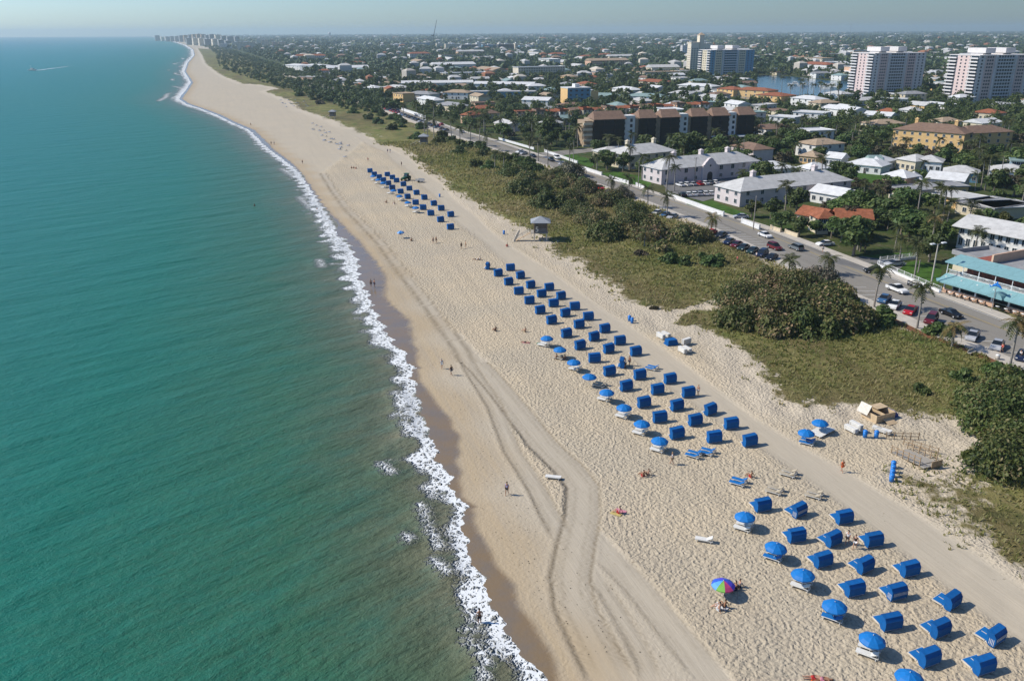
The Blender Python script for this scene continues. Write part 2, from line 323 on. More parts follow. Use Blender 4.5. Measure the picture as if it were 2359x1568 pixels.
def make_sea():
    m, b = newmat('sea'); p = b.pos(); at = b.n('SeparateColor', {0: b.attr('wa').outputs['Color']}); dist, foam, crest = at.outputs[0], at.outputs[1], at.outputs[2]
    q = b.map(p, rot=(0, 0, rad(-39)))
    n1 = b.noise(p, .045, 4, .6); n2 = b.noise(b.map(q, scale=(.4, 1, 1)), .30, 5, .65); n3 = b.noise(p, 1.4, 3)
    d2 = b.m('ADD', dist, b.m('MULTIPLY', b.m('SUBTRACT', n1, .5), .10))
    rp = b.n('ValToRGB', {0: d2}); cr = rp.color_ramp
    stops = [(0., (.30, .25, .165)), (.05, (.20, .19, .115)), (.12, (.105, .135, .074)), (.22, (.036, .135, .072)), (.40, (.005, .150, .100)), (.62, (.004, .165, .148)), (.82, (.006, .195, .228)), (1., (.006, .150, .235))]
    while len(cr.elements) < len(stops): cr.elements.new(.5)
    for e, (x, c) in zip(cr.elements, stops): e.position = x; e.color = (*c, 1)
    c = b.mix(b.m('MULTIPLY', b.sm(n2, .4, .75), .3), rp.outputs[0], (.010, .17, .14))
    c = b.mix(b.m('MULTIPLY', b.sm(n3, .45, .7), b.m('MULTIPLY', b.m('SUBTRACT', .45, dist, clamp=True), 1.1)), c, (.05, .068, .036))
    wp = b.n('VectorMath', {0: p, 1: b.n('VectorMath', {0: b.n('TexNoise', {'Vector': p, 'Scale': .7, 'Detail': 3}).outputs[1], 3: 1.3}, operation='SCALE').outputs[0]}, operation='ADD').outputs[0]
    lace = b.n('TexVoronoi', {'Vector': wp, 'Scale': 1.1}, feature='DISTANCE_TO_EDGE').outputs['Distance']
    lace2 = b.n('TexVoronoi', {'Vector': wp, 'Scale': 2.7}, feature='DISTANCE_TO_EDGE').outputs['Distance']
    web = b.m('ADD', b.m('SUBTRACT', 1.0, b.m('MULTIPLY', lace, 2.6), clamp=True), b.m('MULTIPLY', b.m('SUBTRACT', 1.0, b.m('MULTIPLY', lace2, 3.2), clamp=True), .55))
    web = b.m('ADD', b.m('MULTIPLY', web, .62), b.m('MULTIPLY', b.noise(p, .55, 4, .7), .5))
    fm = b.sm(b.m('ADD', web, b.m('MULTIPLY', foam, .86)), 1.02, 1.72)
    fm = b.m('MULTIPLY', fm, b.sm(foam, .02, .2))
    c = b.mix(b.m('MULTIPLY', b.sm(foam, .05, .8), .35), c, (.42, .43, .38)); c = b.mix(b.m('MULTIPLY', fm, .95), c, (.84, .86, .84))
    sw = b.noise(b.map(q, scale=(.33, 1, 1)), .42, 3, .55, .15); ch = b.noise(b.map(q, scale=(.5, 1, 1)), 1.7, 5, .7, .2); rp2 = b.noise(p, 5.5, 3, .6)
    swl = b.noise(b.map(q, scale=(.3, 1, 1)), .13, 3, .5); h = b.m('ADD', b.m('ADD', b.m('ADD', b.m('MULTIPLY', sw, .8), b.m('MULTIPLY', swl, 2.2)), b.m('MULTIPLY', ch, .5)), b.m('MULTIPLY', rp2, .09))
    h = b.m('ADD', b.m('MULTIPLY', h, b.m('SUBTRACT', 1., b.m('MULTIPLY', fm, .85))), b.m('MULTIPLY', crest, .5))
    nm = b.bump(h, .75, 1.)
    b.out(c, b.m('ADD', b.m('ADD', .30, b.m('MULTIPLY', dist, .14)), b.m('MULTIPLY', fm, .3)), nm, b.m('SUBTRACT', .28, b.m('MULTIPLY', dist, .16)), IOR=1.33); M['sea'] = m
make_sea()
def make_ground():
    m, b = newmat('inland_ground'); p = b.pos()
    n1 = b.noise(p, .05, 5, .7); n2 = b.noise(p, .4, 5, .7); n3 = b.noise(p, .012, 3)
    c = b.mix(b.sm(n1, .4, .6), (.045, .075, .018), (.085, .088, .035)); c = b.mix(b.m('MULTIPLY', b.sm(n2, .55, .7), .8), c, (.20, .165, .105))
    c = b.mix(b.m('MULTIPLY', b.sm(n2, .3, .42), -.6), c, (.02, .03, .01)); c = b.mix(b.m('MULTIPLY', b.sm(n3, .5, .7), .35), c, (.03, .05, .02))
    b.out(c, .9, b.bump(n2, .3), .1); M['ground'] = m
make_ground()
def make_asphalt():
    m, b = newmat('asphalt'); p = b.pos(); rot = b.map(b.map(p, rot=(0, 0, rad(-108))), scale=(.03, 1, 1))
    c = b.mix(b.noise(rot, 1.2, 4, .6), (.21, .195, .165), (.30, .275, .235)); c = b.mix(b.m('MULTIPLY', b.sm(b.noise(rot, .55, 3), .52, .68), .6), c, (.12, .112, .10))
    c = b.mix(b.m('MULTIPLY', b.sm(b.noise(p, .7, 4, .7), .6, .7), .4), c, (.13, .12, .105)); b.out(c, .85, b.bump(b.noise(p, 12, 3), .02), .2); M['asphalt'] = m
make_asphalt()
simple('concrete', (.50, .455, .385), .85, .1, .5, stain=.25); simple('lawn', (.055, .115, .018), .9, .3, .35, .1, bump=.1); simple('kerb', (.45, .42, .37), .85, .1)
simple('paint_white', (.74, .74, .72), .6); simple('paint_yellow', (.40, .29, .09), .7, .2); simple('canal_water', (.03, .105, .17), .12, .2, .2, .5, bump=.06)
simple('lot_asphalt', (.17, .165, .155), .9, .15, .3); simple('mulch', (.19, .085, .04), .9, .3, .8)

# ------------------------------------------------ ground pieces
yn = np.concatenate([grid_rows(44, 128, .0028, .16)]); yf = np.concatenate([[128], grid_rows(128, 13000, .0085)[1:]])
struct('beach', sand_mesh('beach', yn, 330, True)); struct('beach', sand_mesh('beach_far', yf, 150, False))
def sea_mesh():
    ys = grid_rows(30, 13000, .0058, .22); ds = np.concatenate([np.arange(0, 34, .42), 34 * 1.16 ** np.arange(0, 50)]); ds = ds[ds < 52000]
    X = (xw(ys) + 4)[:, None] - ds[None, :] * (1 + 0 * ys[:, None]); Y = np.repeat(ys[:, None], len(ds), 1); P = np.stack([X.ravel(), Y.ravel()], 1)
    y = P[:, 1]; t = xw(y) - P[:, 0]                                   # metres out from the waterline
    depth = np.interp(t, [0, 3, 7, 13, 24, 50, 110, 260, 700, 3000], [0, .06, .115, .17, .25, .42, .58, .72, .86, 1.])
    fw = np.interp(y, [50, 56, 60, 64, 69, 73, 78, 82, 86, 90, 95, 100, 108, 118, 126, 140, 160, 180, 200, 230, 290, 350, 450, 560, 720, 950, 1600, 4000],
                   [2.6, 2.4, 2.6, 3.8, 2.6, 2.0, 1.6, 1.2, 2.8, 3.8, 4.2, 2.4, 2.8, 2.4, 2.8, 4.0, 3.2, 4.5, 6, 4.5, 4, 3.6, 3.4, 4, 7, 7, 9, 16])
    e = .5 + .5 * wave_noise(P, .9, 41)
    foam = ss(t, -1.0, .1) * ss(fw * (.65 + .7 * e) - t, -1.2, fw * .6) * np.where(t > -1.2, 1, 0)
    foam = np.maximum(foam, .85 * np.exp(-((t - .35) / .5) ** 2))
    crest = np.zeros(len(P))
    CR = [[(878, 1070), (890, 1080), (903, 1090)], [(968, 1165), (978, 1182), (982, 1198)], [(985, 1212), (1000, 1240), (1012, 1262)], [(1000, 1290), (1015, 1305), (1030, 1318)], [(935, 1235), (942, 1245)], [(1075, 1478), (1100, 1495), (1120, 1525)], [(735, 600), (742, 615)], [(770, 555), (775, 580)],
          [(910, 905), (925, 930), (935, 965)], [(930, 975), (945, 1000)], [(690, 455), (715, 480), (735, 490)], [(650, 390), (680, 410)], [(1105, 1545), (1118, 1565)], [(735, 498), (757, 520)]]
    for c_ in CR:
        L = GL(c_, 0.); d = dpoly(P, L); sc = .55 + .004 * L[0][1]; foam = np.maximum(foam, .74 * np.exp(-(d / (sc * .95)) ** 2)); crest = np.maximum(crest, np.exp(-(d / (sc * 1.6)) ** 2))
    # lines of surf further along the coast
    far = ss(y, 420, 600); s2 = np.abs(t - (14 + 7 * np.sin(y * .021) + 4 * np.sin(y * .05))) ; foam = np.maximum(foam, far * .75 * np.exp(-(s2 / 2.6) ** 2) * ss(np.sin(y * .045) + np.sin(y * .017 + 1), -.4, .6))
    z = np.where(t < -1, -.02, 0) + crest * .22
    wa = np.stack([depth, np.clip(foam, 0, 1), crest, np.ones(len(P))], 1)
    F = grid_faces(len(ys), len(ds))[:, ::-1]
    return npmesh('sea', np.column_stack([P, z]), F, M['sea'], True, {'wa': ('FLOAT_COLOR', wa)})
struct('sea', sea_mesh())
def strip_mesh(name, fa, fb, ys, z, mat, thick=0.):
    a = np.column_stack([fa(ys), ys, np.full(len(ys), z)]); bb = np.column_stack([fb(ys), ys, np.full(len(ys), z)])
    n = len(ys); V = np.empty((2 * n, 3)); V[0::2] = a; V[1::2] = bb; F = np.array([(2 * i, 2 * i + 1, 2 * i + 3, 2 * i + 2) for i in range(n - 1)])
    if thick:
        V2 = V.copy(); V2[:, 2] -= thick; o = 2 * n; V = np.vstack([V, V2]); S = []
        for i in range(n - 1): S += [(2 * i + 2, 2 * i, o + 2 * i, o + 2 * i + 2)[::-1], (2 * i + 1, 2 * i + 3, o + 2 * i + 3, o + 2 * i + 1)[::-1]]
        F = np.vstack([F, S])
    return npmesh(name, V, F, mat)
def ground_mesh():
    ys = grid_rows(40, 13000, .03, 2.); ds = np.concatenate([[0, 4, 10, 20, 35, 55, 80], 80 * 1.18 ** np.arange(1, 34)]); ds = ds[ds < 16000]
    X = xs(ys)[:, None] + ds[None, :]; Y = np.repeat(ys[:, None], len(ds), 1); V = np.column_stack([X.ravel(), Y.ravel(), np.full(X.size, ZS - .004)])
    return npmesh('ground', V, grid_faces(len(ys), len(ds)), M['ground'])
struct('ground', ground_mesh())
fx = lambda f: (lambda y: xs(y) + (xi(y) - xs(y)) * f)
yr = np.concatenate([np.arange(60, 300, 2.5), np.arange(300, 1100, 8)])
struct('road', strip_mesh('road', fx(.15), fx(.865), yr, ZS + .02, M['asphalt']))
struct('pavement', strip_mesh('pavement_sea', fx(.0), fx(.149), yr, ZS + .14, M['concrete'], .2))
struct('pavement', strip_mesh('pavement_inland', fx(.866), fx(1.), yr, ZS + .14, M['concrete'], .2))
for f in (.668, .682): struct('road_line', strip_mesh('road_line', lambda y, f=f: fx(f)(y) - .06, lambda y, f=f: fx(f)(y) + .06, yr, ZS + .024, M['paint_yellow']))
struct('road_line', strip_mesh('road_edge', lambda y: fx(.84)(y) - .06, lambda y: fx(.84)(y) + .06, yr, ZS + .024, M['paint_white']))
mb = MB()
for k in range(60):
    y = 112 + k * 2.75
    if 172 < y < 200 or y > 258: continue
    x0, x1 = float(fx(.16)(y)), float(fx(.38)(y)); 
    mb.box(x0, y - .06, 0, x0 + (x1 - x0), y + .06, .004)
struct('parking_lines', mb.mesh('parking_lines', M['paint_white'])).location = (0, 0, ZS + .022)
def poly_sheet(name, pts, z, mat, world=False):
    P = np.array(pts) if world else GL(pts); me = bpy.data.meshes.new(name); me.from_pydata([(p[0], p[1], z) for p in P], [], [tuple(range(len(P)))]); me.materials.append(mat)
    if me.polygons[0].normal.z < 0: me.flip_normals()
    return struct(name, me)
poly_sheet('mulch_verge', [(xs(y) - 1.9, y) for y in (92, 110, 122, 130, 140, 150)] + [(xs(y) - .02, y) for y in (150, 140, 130, 122, 110, 92)], ZS + .06, M['mulch'], True)
CANAL = [(1690, 224), (1740, 205), (1738, 178), (1760, 173), (1840, 178), (1905, 186), (1950, 188), (2010, 196), (2010, 224), (1930, 232), (1830, 236), (1760, 236)]
poly_sheet('canal', CANAL, ZS + .08, M['canal_water'])
LAWNS = [[(1420, 395), (1500, 412), (1500, 432), (1440, 425), (1385, 400)], [(1580, 470), (1640, 462), (1720, 492), (1722, 505), (1655, 492)], [(1925, 392), (2040, 390), (2110, 402), (2105, 428), (1950, 418)],
    [(2030, 622), (2110, 600), (2170, 622), (2160, 660), (2150, 665), (2040, 632)], [(1280, 345), (1380, 372), (1360, 386), (1265, 352)], [(1980, 590), (2100, 580), (2105, 592), (2000, 605)]]
for l in LAWNS: poly_sheet('lawn', l, ZS + .03, M['lawn'])
poly_sheet('parking_lot', [(1545, 444), (1620, 464), (1735, 430), (1760, 398), (1700, 402), (1525, 424)], ZS + .034, M['lot_asphalt'])
poly_sheet('driveway', [(1905, 602), (1985, 590), (2090, 606), (2045, 640), (1985, 622)], ZS + .034, M['lot_asphalt'])
poly_sheet('street', [(1240, 352), (1330, 344), (1480, 330), (1490, 334), (1330, 354), (1262, 362)], ZS + .034, M['asphalt'])
# ------------------------------------------------ the hazy air
def make_haze():
    m = bpy.data.materials.new('haze_air'); m.use_nodes = True; nt = m.node_tree; nt.nodes.clear()
    v = nt.nodes.new('ShaderNodeVolumePrincipled'); v.inputs['Color'].default_value = (.72, .93, 1, 1); v.inputs['Density'].default_value = 1.15e-4; v.inputs['Anisotropy'].default_value = .25
    o = nt.nodes.new('ShaderNodeOutputMaterial'); nt.links.new(v.outputs[0], o.inputs['Volume'])
    mb = MB().box(-30000, -3000, -2, 24000, 14500, 100); h = part('haze', mb.mesh('haze', m)); h['kind'] = 'stuff'
make_haze()
# ================================================ plants
def leafmat(name, cols, trans=.25, rnd=.35):
    m, b = newmat(name); t = b.attr('tint').outputs['Fac']; r = b.n('ObjectInfo').outputs['Random']
    rp = b.n('ValToRGB', {0: t}); cr = rp.color_ramp
    while len(cr.elements) < len(cols): cr.elements.new(.5)
    for i, (e, c) in enumerate(zip(cr.elements, cols)): e.position = i / (len(cols) - 1); e.color = (*c, 1)
    hs = b.n('HueSaturation', {'Hue': b.m('ADD', .485, b.m('MULTIPLY', r, .03)), 'Saturation': 1.0, 'Value': b.m('ADD', 1 - rnd / 2, b.m('MULTIPLY', r, rnd)), 'Color': rp.outputs[0]}).outputs[0]
    p = b.n('BsdfPrincipled', {'Base Color': hs, 'Roughness': .55, 'Specular IOR Level': .3}); tr = b.n('BsdfTranslucent', {0: hs})
    mx = b.n('MixShader', {0: trans, 1: p.outputs[0], 2: tr.outputs[0]}); b.n('OutputMaterial', {0: mx.outputs[0]}); M[name] = m; return m
leafmat('leaf_dark', [(.036, .064, .018), (.080, .122, .031), (.135, .175, .048)])
leafmat('leaf_mid', [(.042, .076, .019), (.09, .14, .033), (.16, .205, .054)])
leafmat('leaf_yellow', [(.04, .06, .014), (.085, .105, .024), (.14, .14, .035)])
leafmat('leaf_brown', [(.045, .04, .022), (.09, .075, .04), (.14, .11, .06)])
leafmat('leaf_grape', [(.036, .060, .016), (.078, .108, .028), (.14, .150, .042), (.23, .19, .075), (.42, .29, .17)], .25, .25)
leafmat('grape_green', [(.024, .042, .010), (.05, .08, .018), (.10, .13, .03), (.16, .17, .05), (.24, .2, .09)], .25, .2); leafmat('grape_grey', [(.05, .06, .04), (.10, .11, .075), (.17, .16, .10), (.24, .2, .13), (.32, .26, .18)], .2, .2)
leafmat('leaf_far', [(.036, .066, .026), (.074, .112, .04), (.125, .16, .06)], .1)
leafmat('palm_leaf', [(.030, .045, .012), (.060, .078, .020), (.12, .115, .035)], .25, .5)
leafmat('palm_tan', [(.10, .085, .03), (.20, .15, .05), (.27, .20, .08)], .2, .3)
leafmat('dune_blade', [(.16, .20, .045), (.30, .29, .10), (.46, .38, .18)], .5, 0)
simple('bark', (.20, .165, .125), .9, .25, 3, bump=.05); simple('bark_grey', (.30, .27, .23), .9, .2, 4, bump=.03)

def quads(C, N, size, rng, flat=.0):
    """small leaf-shaped rhombi at C facing about N"""
    n = len(C); N = N + rng.normal(0, .55, (n, 3)); N /= np.linalg.norm(N, axis=1)[:, None] + 1e-9
    r = rng.normal(0, 1, (n, 3)); a = np.cross(N, r); a /= np.linalg.norm(a, axis=1)[:, None] + 1e-9; bb = np.cross(N, a)
    s = size * rng.uniform(.6, 1.4, n)[:, None]
    V = np.stack([C - a * s, C + bb * s * .55 + N * s * .12, C + a * s, C - bb * s * .55 + N * s * .12], 1).reshape(-1, 3)
    F = np.arange(4 * n).reshape(n, 4); return V, F
def crown_mesh(name, seed, R, H, z0, nclump, nleaf, leaf, mat, dome=False, spread=.85, squash=1.):
    rng = np.random.default_rng(seed); C = []; Nn = []; T = []
    for k in range(nclump):
        for _ in range(50):
            p = rng.uniform(-1, 1, 3)
            if dome: p[2] = abs(p[2])
            if np.linalg.norm(p) < 1: break
        p = p / (np.linalg.norm(p) + 1e-6) * rng.uniform(.35, 1) * spread
        c = np.array([p[0] * R, p[1] * R * squash, z0 + H * ((p[2] + 1) / 2 if not dome else p[2] * .85)])
        cr = R * rng.uniform(.24, .42) * (1.0 if nclump > 12 else 1.3)
        d = rng.normal(0, 1, (nleaf, 3)); d /= np.linalg.norm(d, axis=1)[:, None]; d[:, 2] = np.where(d[:, 2] < -.35, -d[:, 2], d[:, 2])
        q = c + d * cr * rng.uniform(.55, 1.08, (nleaf, 1)) * np.array([1, 1, .78 * (H / (2 * R) if not dome else .7) + .25])
        C.append(q); Nn.append(d + np.array([0, 0, .5])); T.append(np.clip(rng.normal(rng.uniform(.25, .75), .22, nleaf), 0, 1))
    C = np.vstack(C); Nn = np.vstack(Nn); T = np.concatenate(T); keep = C[:, 2] > .05; C, Nn, T = C[keep], Nn[keep], T[keep]
    V, F = quads(C, Nn, leaf, rng)
    return npmesh(name, V, F, mat, False, {'tint': ('FLOAT', np.repeat(T, 4))})
def trunk_mesh(name, seed, h, r, limbs=4, mat=None):
    rng = random.Random(seed); mb = MB(); mb.tube([(0, 0, -.3), (.1, 0, h * .5), (.05, .1, h)], [r * 1.25, r, r * .8], 7)
    for k in range(limbs):
        a = 2 * PI * k / limbs + rng.random(); l = h * rng.uniform(.5, .9)
        mb.tube([(.05, .1, h * .85), (math.cos(a) * l * .5, math.sin(a) * l * .5, h + l * .45), (math.cos(a) * l, math.sin(a) * l, h + l * .8)], [r * .6, r * .4, r * .15], 5)
    return mb.mesh(name, mat or M['bark'])
TREE = []
for i, (mt, R, H, z0, nc, nl, lf) in enumerate([('leaf_dark', 4.6, 6.5, 2.2, 22, 60, .62), ('leaf_mid', 4.0, 5.5, 2.0, 20, 60, .58), ('leaf_dark', 5.6, 7.0, 2.0, 30, 60, .66), ('leaf_yellow', 3.6, 5.0, 1.8, 16, 60, .55),
        ('leaf_brown', 4.4, 5.2, 1.8, 16, 46, .6), ('leaf_mid', 5.0, 6.2, 1.6, 26, 60, .64)]):
    TREE.append((crown_mesh('tree_crown', 50 + i, R, H, z0, nc, nl, lf, M[mt]), trunk_mesh('tree_trunk', i, z0 + 1.2, .3), mt))
GRAPE = [crown_mesh('grape_crown', 80 + i, R, H, .0, nc, nl, .27, M['leaf_grape'], True, .8, sq) for i, (R, H, nc, nl, sq) in enumerate([(7.6, 4.3, 70, 270, .8), (5.0, 3.1, 44, 210, .85), (3.3, 2.3, 26, 150, 1.)])]
SHRUB = [crown_mesh('shrub_crown', 90 + i, 2.2, 1.9, 0, 14, 60, .36, M[mt], True) for i, mt in enumerate(('leaf_mid', 'leaf_dark', 'leaf_brown', 'leaf_yellow'))]
SHRUB_STEM = trunk_mesh('shrub_stem', 3, .7, .09, 4); GRAPE_STEM = trunk_mesh('grape_stem', 5, 1.3, .2, 5)
DARKCORE = {}
# ---- palms
def frond_mesh(name, L, seed, mat, n=9, droop=1.0, w=.85):
    rng = np.random.default_rng(seed); V = []; F = []; T = []
    def P(s): return np.array([0, L * (s - .12 * s * s * droop), L * (.42 * s - .85 * droop * s * s)])
    for k in range(n):
        s0, s1 = .10 + .9 * k / n, .10 + .9 * (k + 1) / n; a, c = P(s0), P((s0 + s1) / 2); e = P(s1); ww = w * math.sin(PI * min(1, .18 + .8 * s0)) 
        for sd in (-1, 1):
            tip = c + np.array([sd * ww * rng.uniform(.8, 1.1), .38 * ww, -ww * rng.uniform(.35, .75) * droop]); o = len(V)
            V += [a, c * .5 + e * .5, tip, tip * .6 + a * .4 + np.array([0, -.05, -.03])]; F.append((o, o + 1, o + 2, o + 3)); T += [rng.uniform(.2, .9)] * 4
    o = len(V); a, m_, e = P(0), P(.5), P(1); V += [a + [.04, 0, 0], a - [.04, 0, 0], m_ - [.03, 0, -.01], m_ + [.03, 0, .01]]; F.append((o, o + 1, o + 2, o + 3)); T += [.9] * 4
    o = len(V); V += [m_ + [.03, 0, .01], m_ - [.03, 0, -.01], e - [.01, 0, 0], e + [.01, 0, 0]]; F.append((o, o + 1, o + 2, o + 3)); T += [.9] * 4
    return npmesh(name, np.array(V), np.array(F), mat, False, {'tint': ('FLOAT', np.array(T))})
FROND = {}
for nm_, mt in (('green', 'palm_leaf'), ('tan', 'palm_tan')): FROND[nm_] = [frond_mesh('palm_frond', 2.9, i, M[mt], droop=dr) for i, dr in enumerate((.75, 1.0, 1.35))]
def palm_trunk(h, lean=.5, r=.17):
    pts = [(lean * (s ** 2), 0, h * s) for s in (0, .25, .5, .75, 1)]; rs = [r * 1.5, r * 1.05, r, r * .9, r * .8]; pts[0] = (0, 0, -.3)
    return MB().tube(pts, rs, 7).mesh('palm_trunk', M['bark_grey'])
PT = {h: palm_trunk(h, .05 * h) for h in (4, 6, 8, 10)}
def palm_near(loc, h, rz, label, tan=False, n=17, seed=0, group='palms along the beach road', sc=1.):
    rng = random.Random(seed); t = thing('palm_tree', label, 'palm tree', loc, rz, group, sc); part('trunk', PT[h], t)
    for k in range(n):
        lv = rng.choice((0, 1, 1, 2)); el = {0: .55, 1: .15, 2: -.35}[lv] + rng.uniform(-.2, .2)
        part('palm_frond', FROND['tan' if tan and rng.random() < .55 else 'green'][lv], t, (.05 * h, 0, h), (el, 0, 2 * PI * k / n + rng.uniform(-.25, .25)))
    return t
def joined_crown(name, h, seed, tan=False, n=15):
    rng = random.Random(seed); V = []; F = []; T = []; o = 0
    for k in range(n):
        lv = rng.choice((0, 1, 1, 2)); me = FROND['tan' if tan else 'green'][lv]; nv = len(me.vertices); co = np.empty(nv * 3, np.float32); me.vertices.foreach_get('co', co); co = co.reshape(-1, 3)
        R = Euler(({0: .55, 1: .15, 2: -.35}[lv] + rng.uniform(-.2, .2), 0, 2 * PI * k / n + rng.uniform(-.25, .25))).to_matrix(); V.append(co @ np.array(R).T + np.array([.05 * h, 0, h]))
        F.append(np.array([p.vertices[:] for p in me.polygons]) + o); o += nv; tt = np.empty(nv, np.float32); me.attributes['tint'].data.foreach_get('value', tt); T.append(tt)
    return npmesh(name, np.vstack(V), np.vstack(F), M['palm_tan' if tan else 'palm_leaf'], False, {'tint': ('FLOAT', np.concatenate(T))})
PCROWN = {h: joined_crown('palm_crown', h, h) for h in (4, 6, 8, 10)}
def palm_far(loc, h, rz, label, group, sc=1.):
    t = thing('palm_tree', label, 'palm tree', loc, rz, group, sc); part('trunk', PT[h], t); part('crown', PCROWN[h], t); return t
def tree(loc, k, sc, rz, label, group, name='broadleaf_tree'):
    cr, tk, mt = TREE[k]; t = thing(name, label, 'tree', loc, rz, group, sc); part('trunk', tk, t); part('crown', cr, t); return t
def bush(loc, k, sc, rz, label, group='sea grape thickets on the dune', leaf=None):
    t = thing('sea_grape_bush', label, 'bush', loc, rz, group, (sc * 1.12, sc * 1.12, sc * 1.45)); part('stem', GRAPE_STEM, t); part('foliage', GRAPE[k], t, mats=[M[leaf]] if leaf else None); return t
def shrub(loc, k, sc, rz, label, group='low shrubs on the dune'):
    t = thing('shrub', label, 'shrub', loc, rz, group, (sc * 1.1, sc * 1.1, sc * 1.15)); part('stem', SHRUB_STEM, t); part('foliage', SHRUB[k], t); return t

# ---- sea grape thickets, hand placed
for i, (x, y, k, sc, lab) in enumerate([
    (1800, 735, 0, 1.0, 'big russet and green sea grape thicket beside the parked cars, front middle clump'),
    (1905, 735, 0, 1.02, 'right clump of the big russet sea grape thicket, beside the road palm'),
    (1715, 700, 0, .82, 'left clump of the big russet sea grape thicket, by the sand path'),
    (1830, 672, 0, .85, 'rear clump of the big sea grape thicket, behind the parked dark cars'),
    (1760, 655, 1, .95, 'small green clump at the back of the big sea grape thicket'),
    (1915, 685, 1, .95, 'grey green clump between the big sea grape thicket and the road'),
    (1570, 552, 1, 1.05, 'brown sea grape clump nearest the parked red car by the road bend'),
    (1525, 575, 2, .9, 'small leafy sea grape below the brown clump by the road'),
    (1440, 525, 0, .78, 'wide sea grape thicket on the dune behind the lifeguard tower'),
    (1365, 510, 0, .72, 'sea grape clump directly behind the lifeguard hut'),
    (1310, 462, 0, .75, 'sea grape clump in the middle of the dune above the lifeguard tower'),
    (1240, 440, 0, .70, 'brown topped sea grape on the dune seaward of the red car'),
    (1300, 425, 1, 1.1, 'rear brown sea grape thicket close to the road verge'),
    (1480, 520, 1, 1.0, 'sea grape in front of the roadside parking behind the tower'),
    (1215, 415, 1, 1.0, 'far brown sea grape at the upper end of the dune thicket'),
    (2300, 975, 0, .78, 'dark green sea grape on the right above the sand track'),
    (2350, 940, 0, .62, 'dark green sea grape on the right edge under the road palms'),
    (2318, 1075, 0, .75, 'dark green sea grape on the right below the boardwalk track'),
    (2372, 1040, 0, .75, 'dark sea grape cut by the right edge beside the boardwalk track')]):
    bush(G(x, y + 6), k, sc, i * 1.7, lab, leaf='grape_green' if 'on the right' in lab or 'right edge' in lab else None)
for i, (x, y, k, sc, lf, lab) in enumerate([
    (1400, 470, 0, .8, None, 'tall brown sea grape above the palm by the red car'), (1452, 488, 0, .7, 'grape_green', 'green sea grape between the roadside palms and the tower thicket'), (1345, 440, 0, .8, None, 'russet sea grape seaward of the bright red car'), (1275, 412, 0, .75, None, 'large brown sea grape at the top of the middle dune'), (1330, 490, 0, .7, 'grape_green', 'green sea grape behind the lifeguard hut roof'),
    (1395, 545, 1, 1.1, 'grape_green', 'low green sea grape right of the lifeguard hut'), (1500, 545, 1, 1.2, None, 'brown sea grape left of the stubby dune palm'), (1260, 470, 1, 1.2, 'grape_green', 'green sea grape on the seaward side of the middle dune'), (1205, 440, 1, 1.2, 'grape_green', 'low green sea grape at the seaward edge of the upper thicket'), (1180, 400, 1, 1.2, 'grape_green', 'green sea grape at the far end of the upper thicket'),
    (1310, 400, 1, 1.2, 'grape_grey', 'grey silver bush beside the road above the brown thicket'), (1430, 450, 1, .9, 'grape_grey', 'grey silver bush by the roadside palms'), (1600, 545, 0, .62, None, 'brown sea grape below the red car at the bend'), (1890, 655, 1, 1.0, 'grape_grey', 'silver grey bush at the road side of the big thicket'), (1965, 740, 1, 1.0, 'grape_green', 'dark green clump at the right end of the big thicket'), (1860, 762, 1, 1.1, 'grape_green', 'green fringe clump below the big thicket'), (1700, 745, 1, .9, 'grape_green', 'green fringe clump at the left foot of the big thicket'),
    (1780, 765, 2, 1.2, None, 'low brown fringe clump at the foot of the big thicket'), (2330, 905, 1, 1.0, 'grape_green', 'green clump on the slope at the right edge'), (2268, 930, 1, .8, 'grape_green', 'low green clump left of the right hand thicket')]):
    bush(G(x, y + 6), k, sc, i * 2.3, lab, leaf=lf)
SHN = {}
for i, (x, y, k, sc) in enumerate(sorted([(1545, 605, 1, 1.2), (1575, 608, 1, 1.0), (1635, 612, 0, 1.2), (1655, 606, 0, 1.0), (1480, 590, 2, .9), (1620, 600, 1, .9), (1130, 390, 0, 1.6), (1095, 385, 3, 1.6), (1060, 355, 0, 1.7), (1010, 330, 3, 1.7), (960, 320, 0, 1.6),
    (905, 300, 3, 1.8), (870, 285, 0, 1.8), (850, 275, 1, 1.8), (1160, 372, 1, 1.6), (1110, 360, 3, 1.5), (740, 240, 2, 1.8), (760, 235, 1, 2.0), (720, 232, 1, 1.8), (1240, 395, 1, 1.3), (2215, 875, 1, .9), (2120, 905, 1, .7), (2155, 770, 0, 1.1), (2290, 862, 0, 1.0), (2030, 745, 0, 1.5), (1990, 765, 1, 1.0), (2240, 1060, 3, .7), (1505, 712, 2, .45), (1660, 690, 2, .6), (815, 262, 0, 1.8), (690, 222, 1, 2.0)], key=lambda q: q[0] if q[0] > 1300 else -q[0])):
    ck = (k, 1470 < x < 1700, x < 1300); SHN[ck] = SHN.get(ck, 0) + 1
    shrub(G(x, y), k, sc, i * 2.1, ORD[SHN[ck] - 1] + ' ' + ['green', 'dark green', 'grey brown', 'yellow green'][k] + ' low shrub from the ' + ('left near the big thicket' if ck[1] else 'near end of the dune along the upper road' if ck[2] else 'left on the right hand dune'))
rsb = random.Random(31)
SB = {}
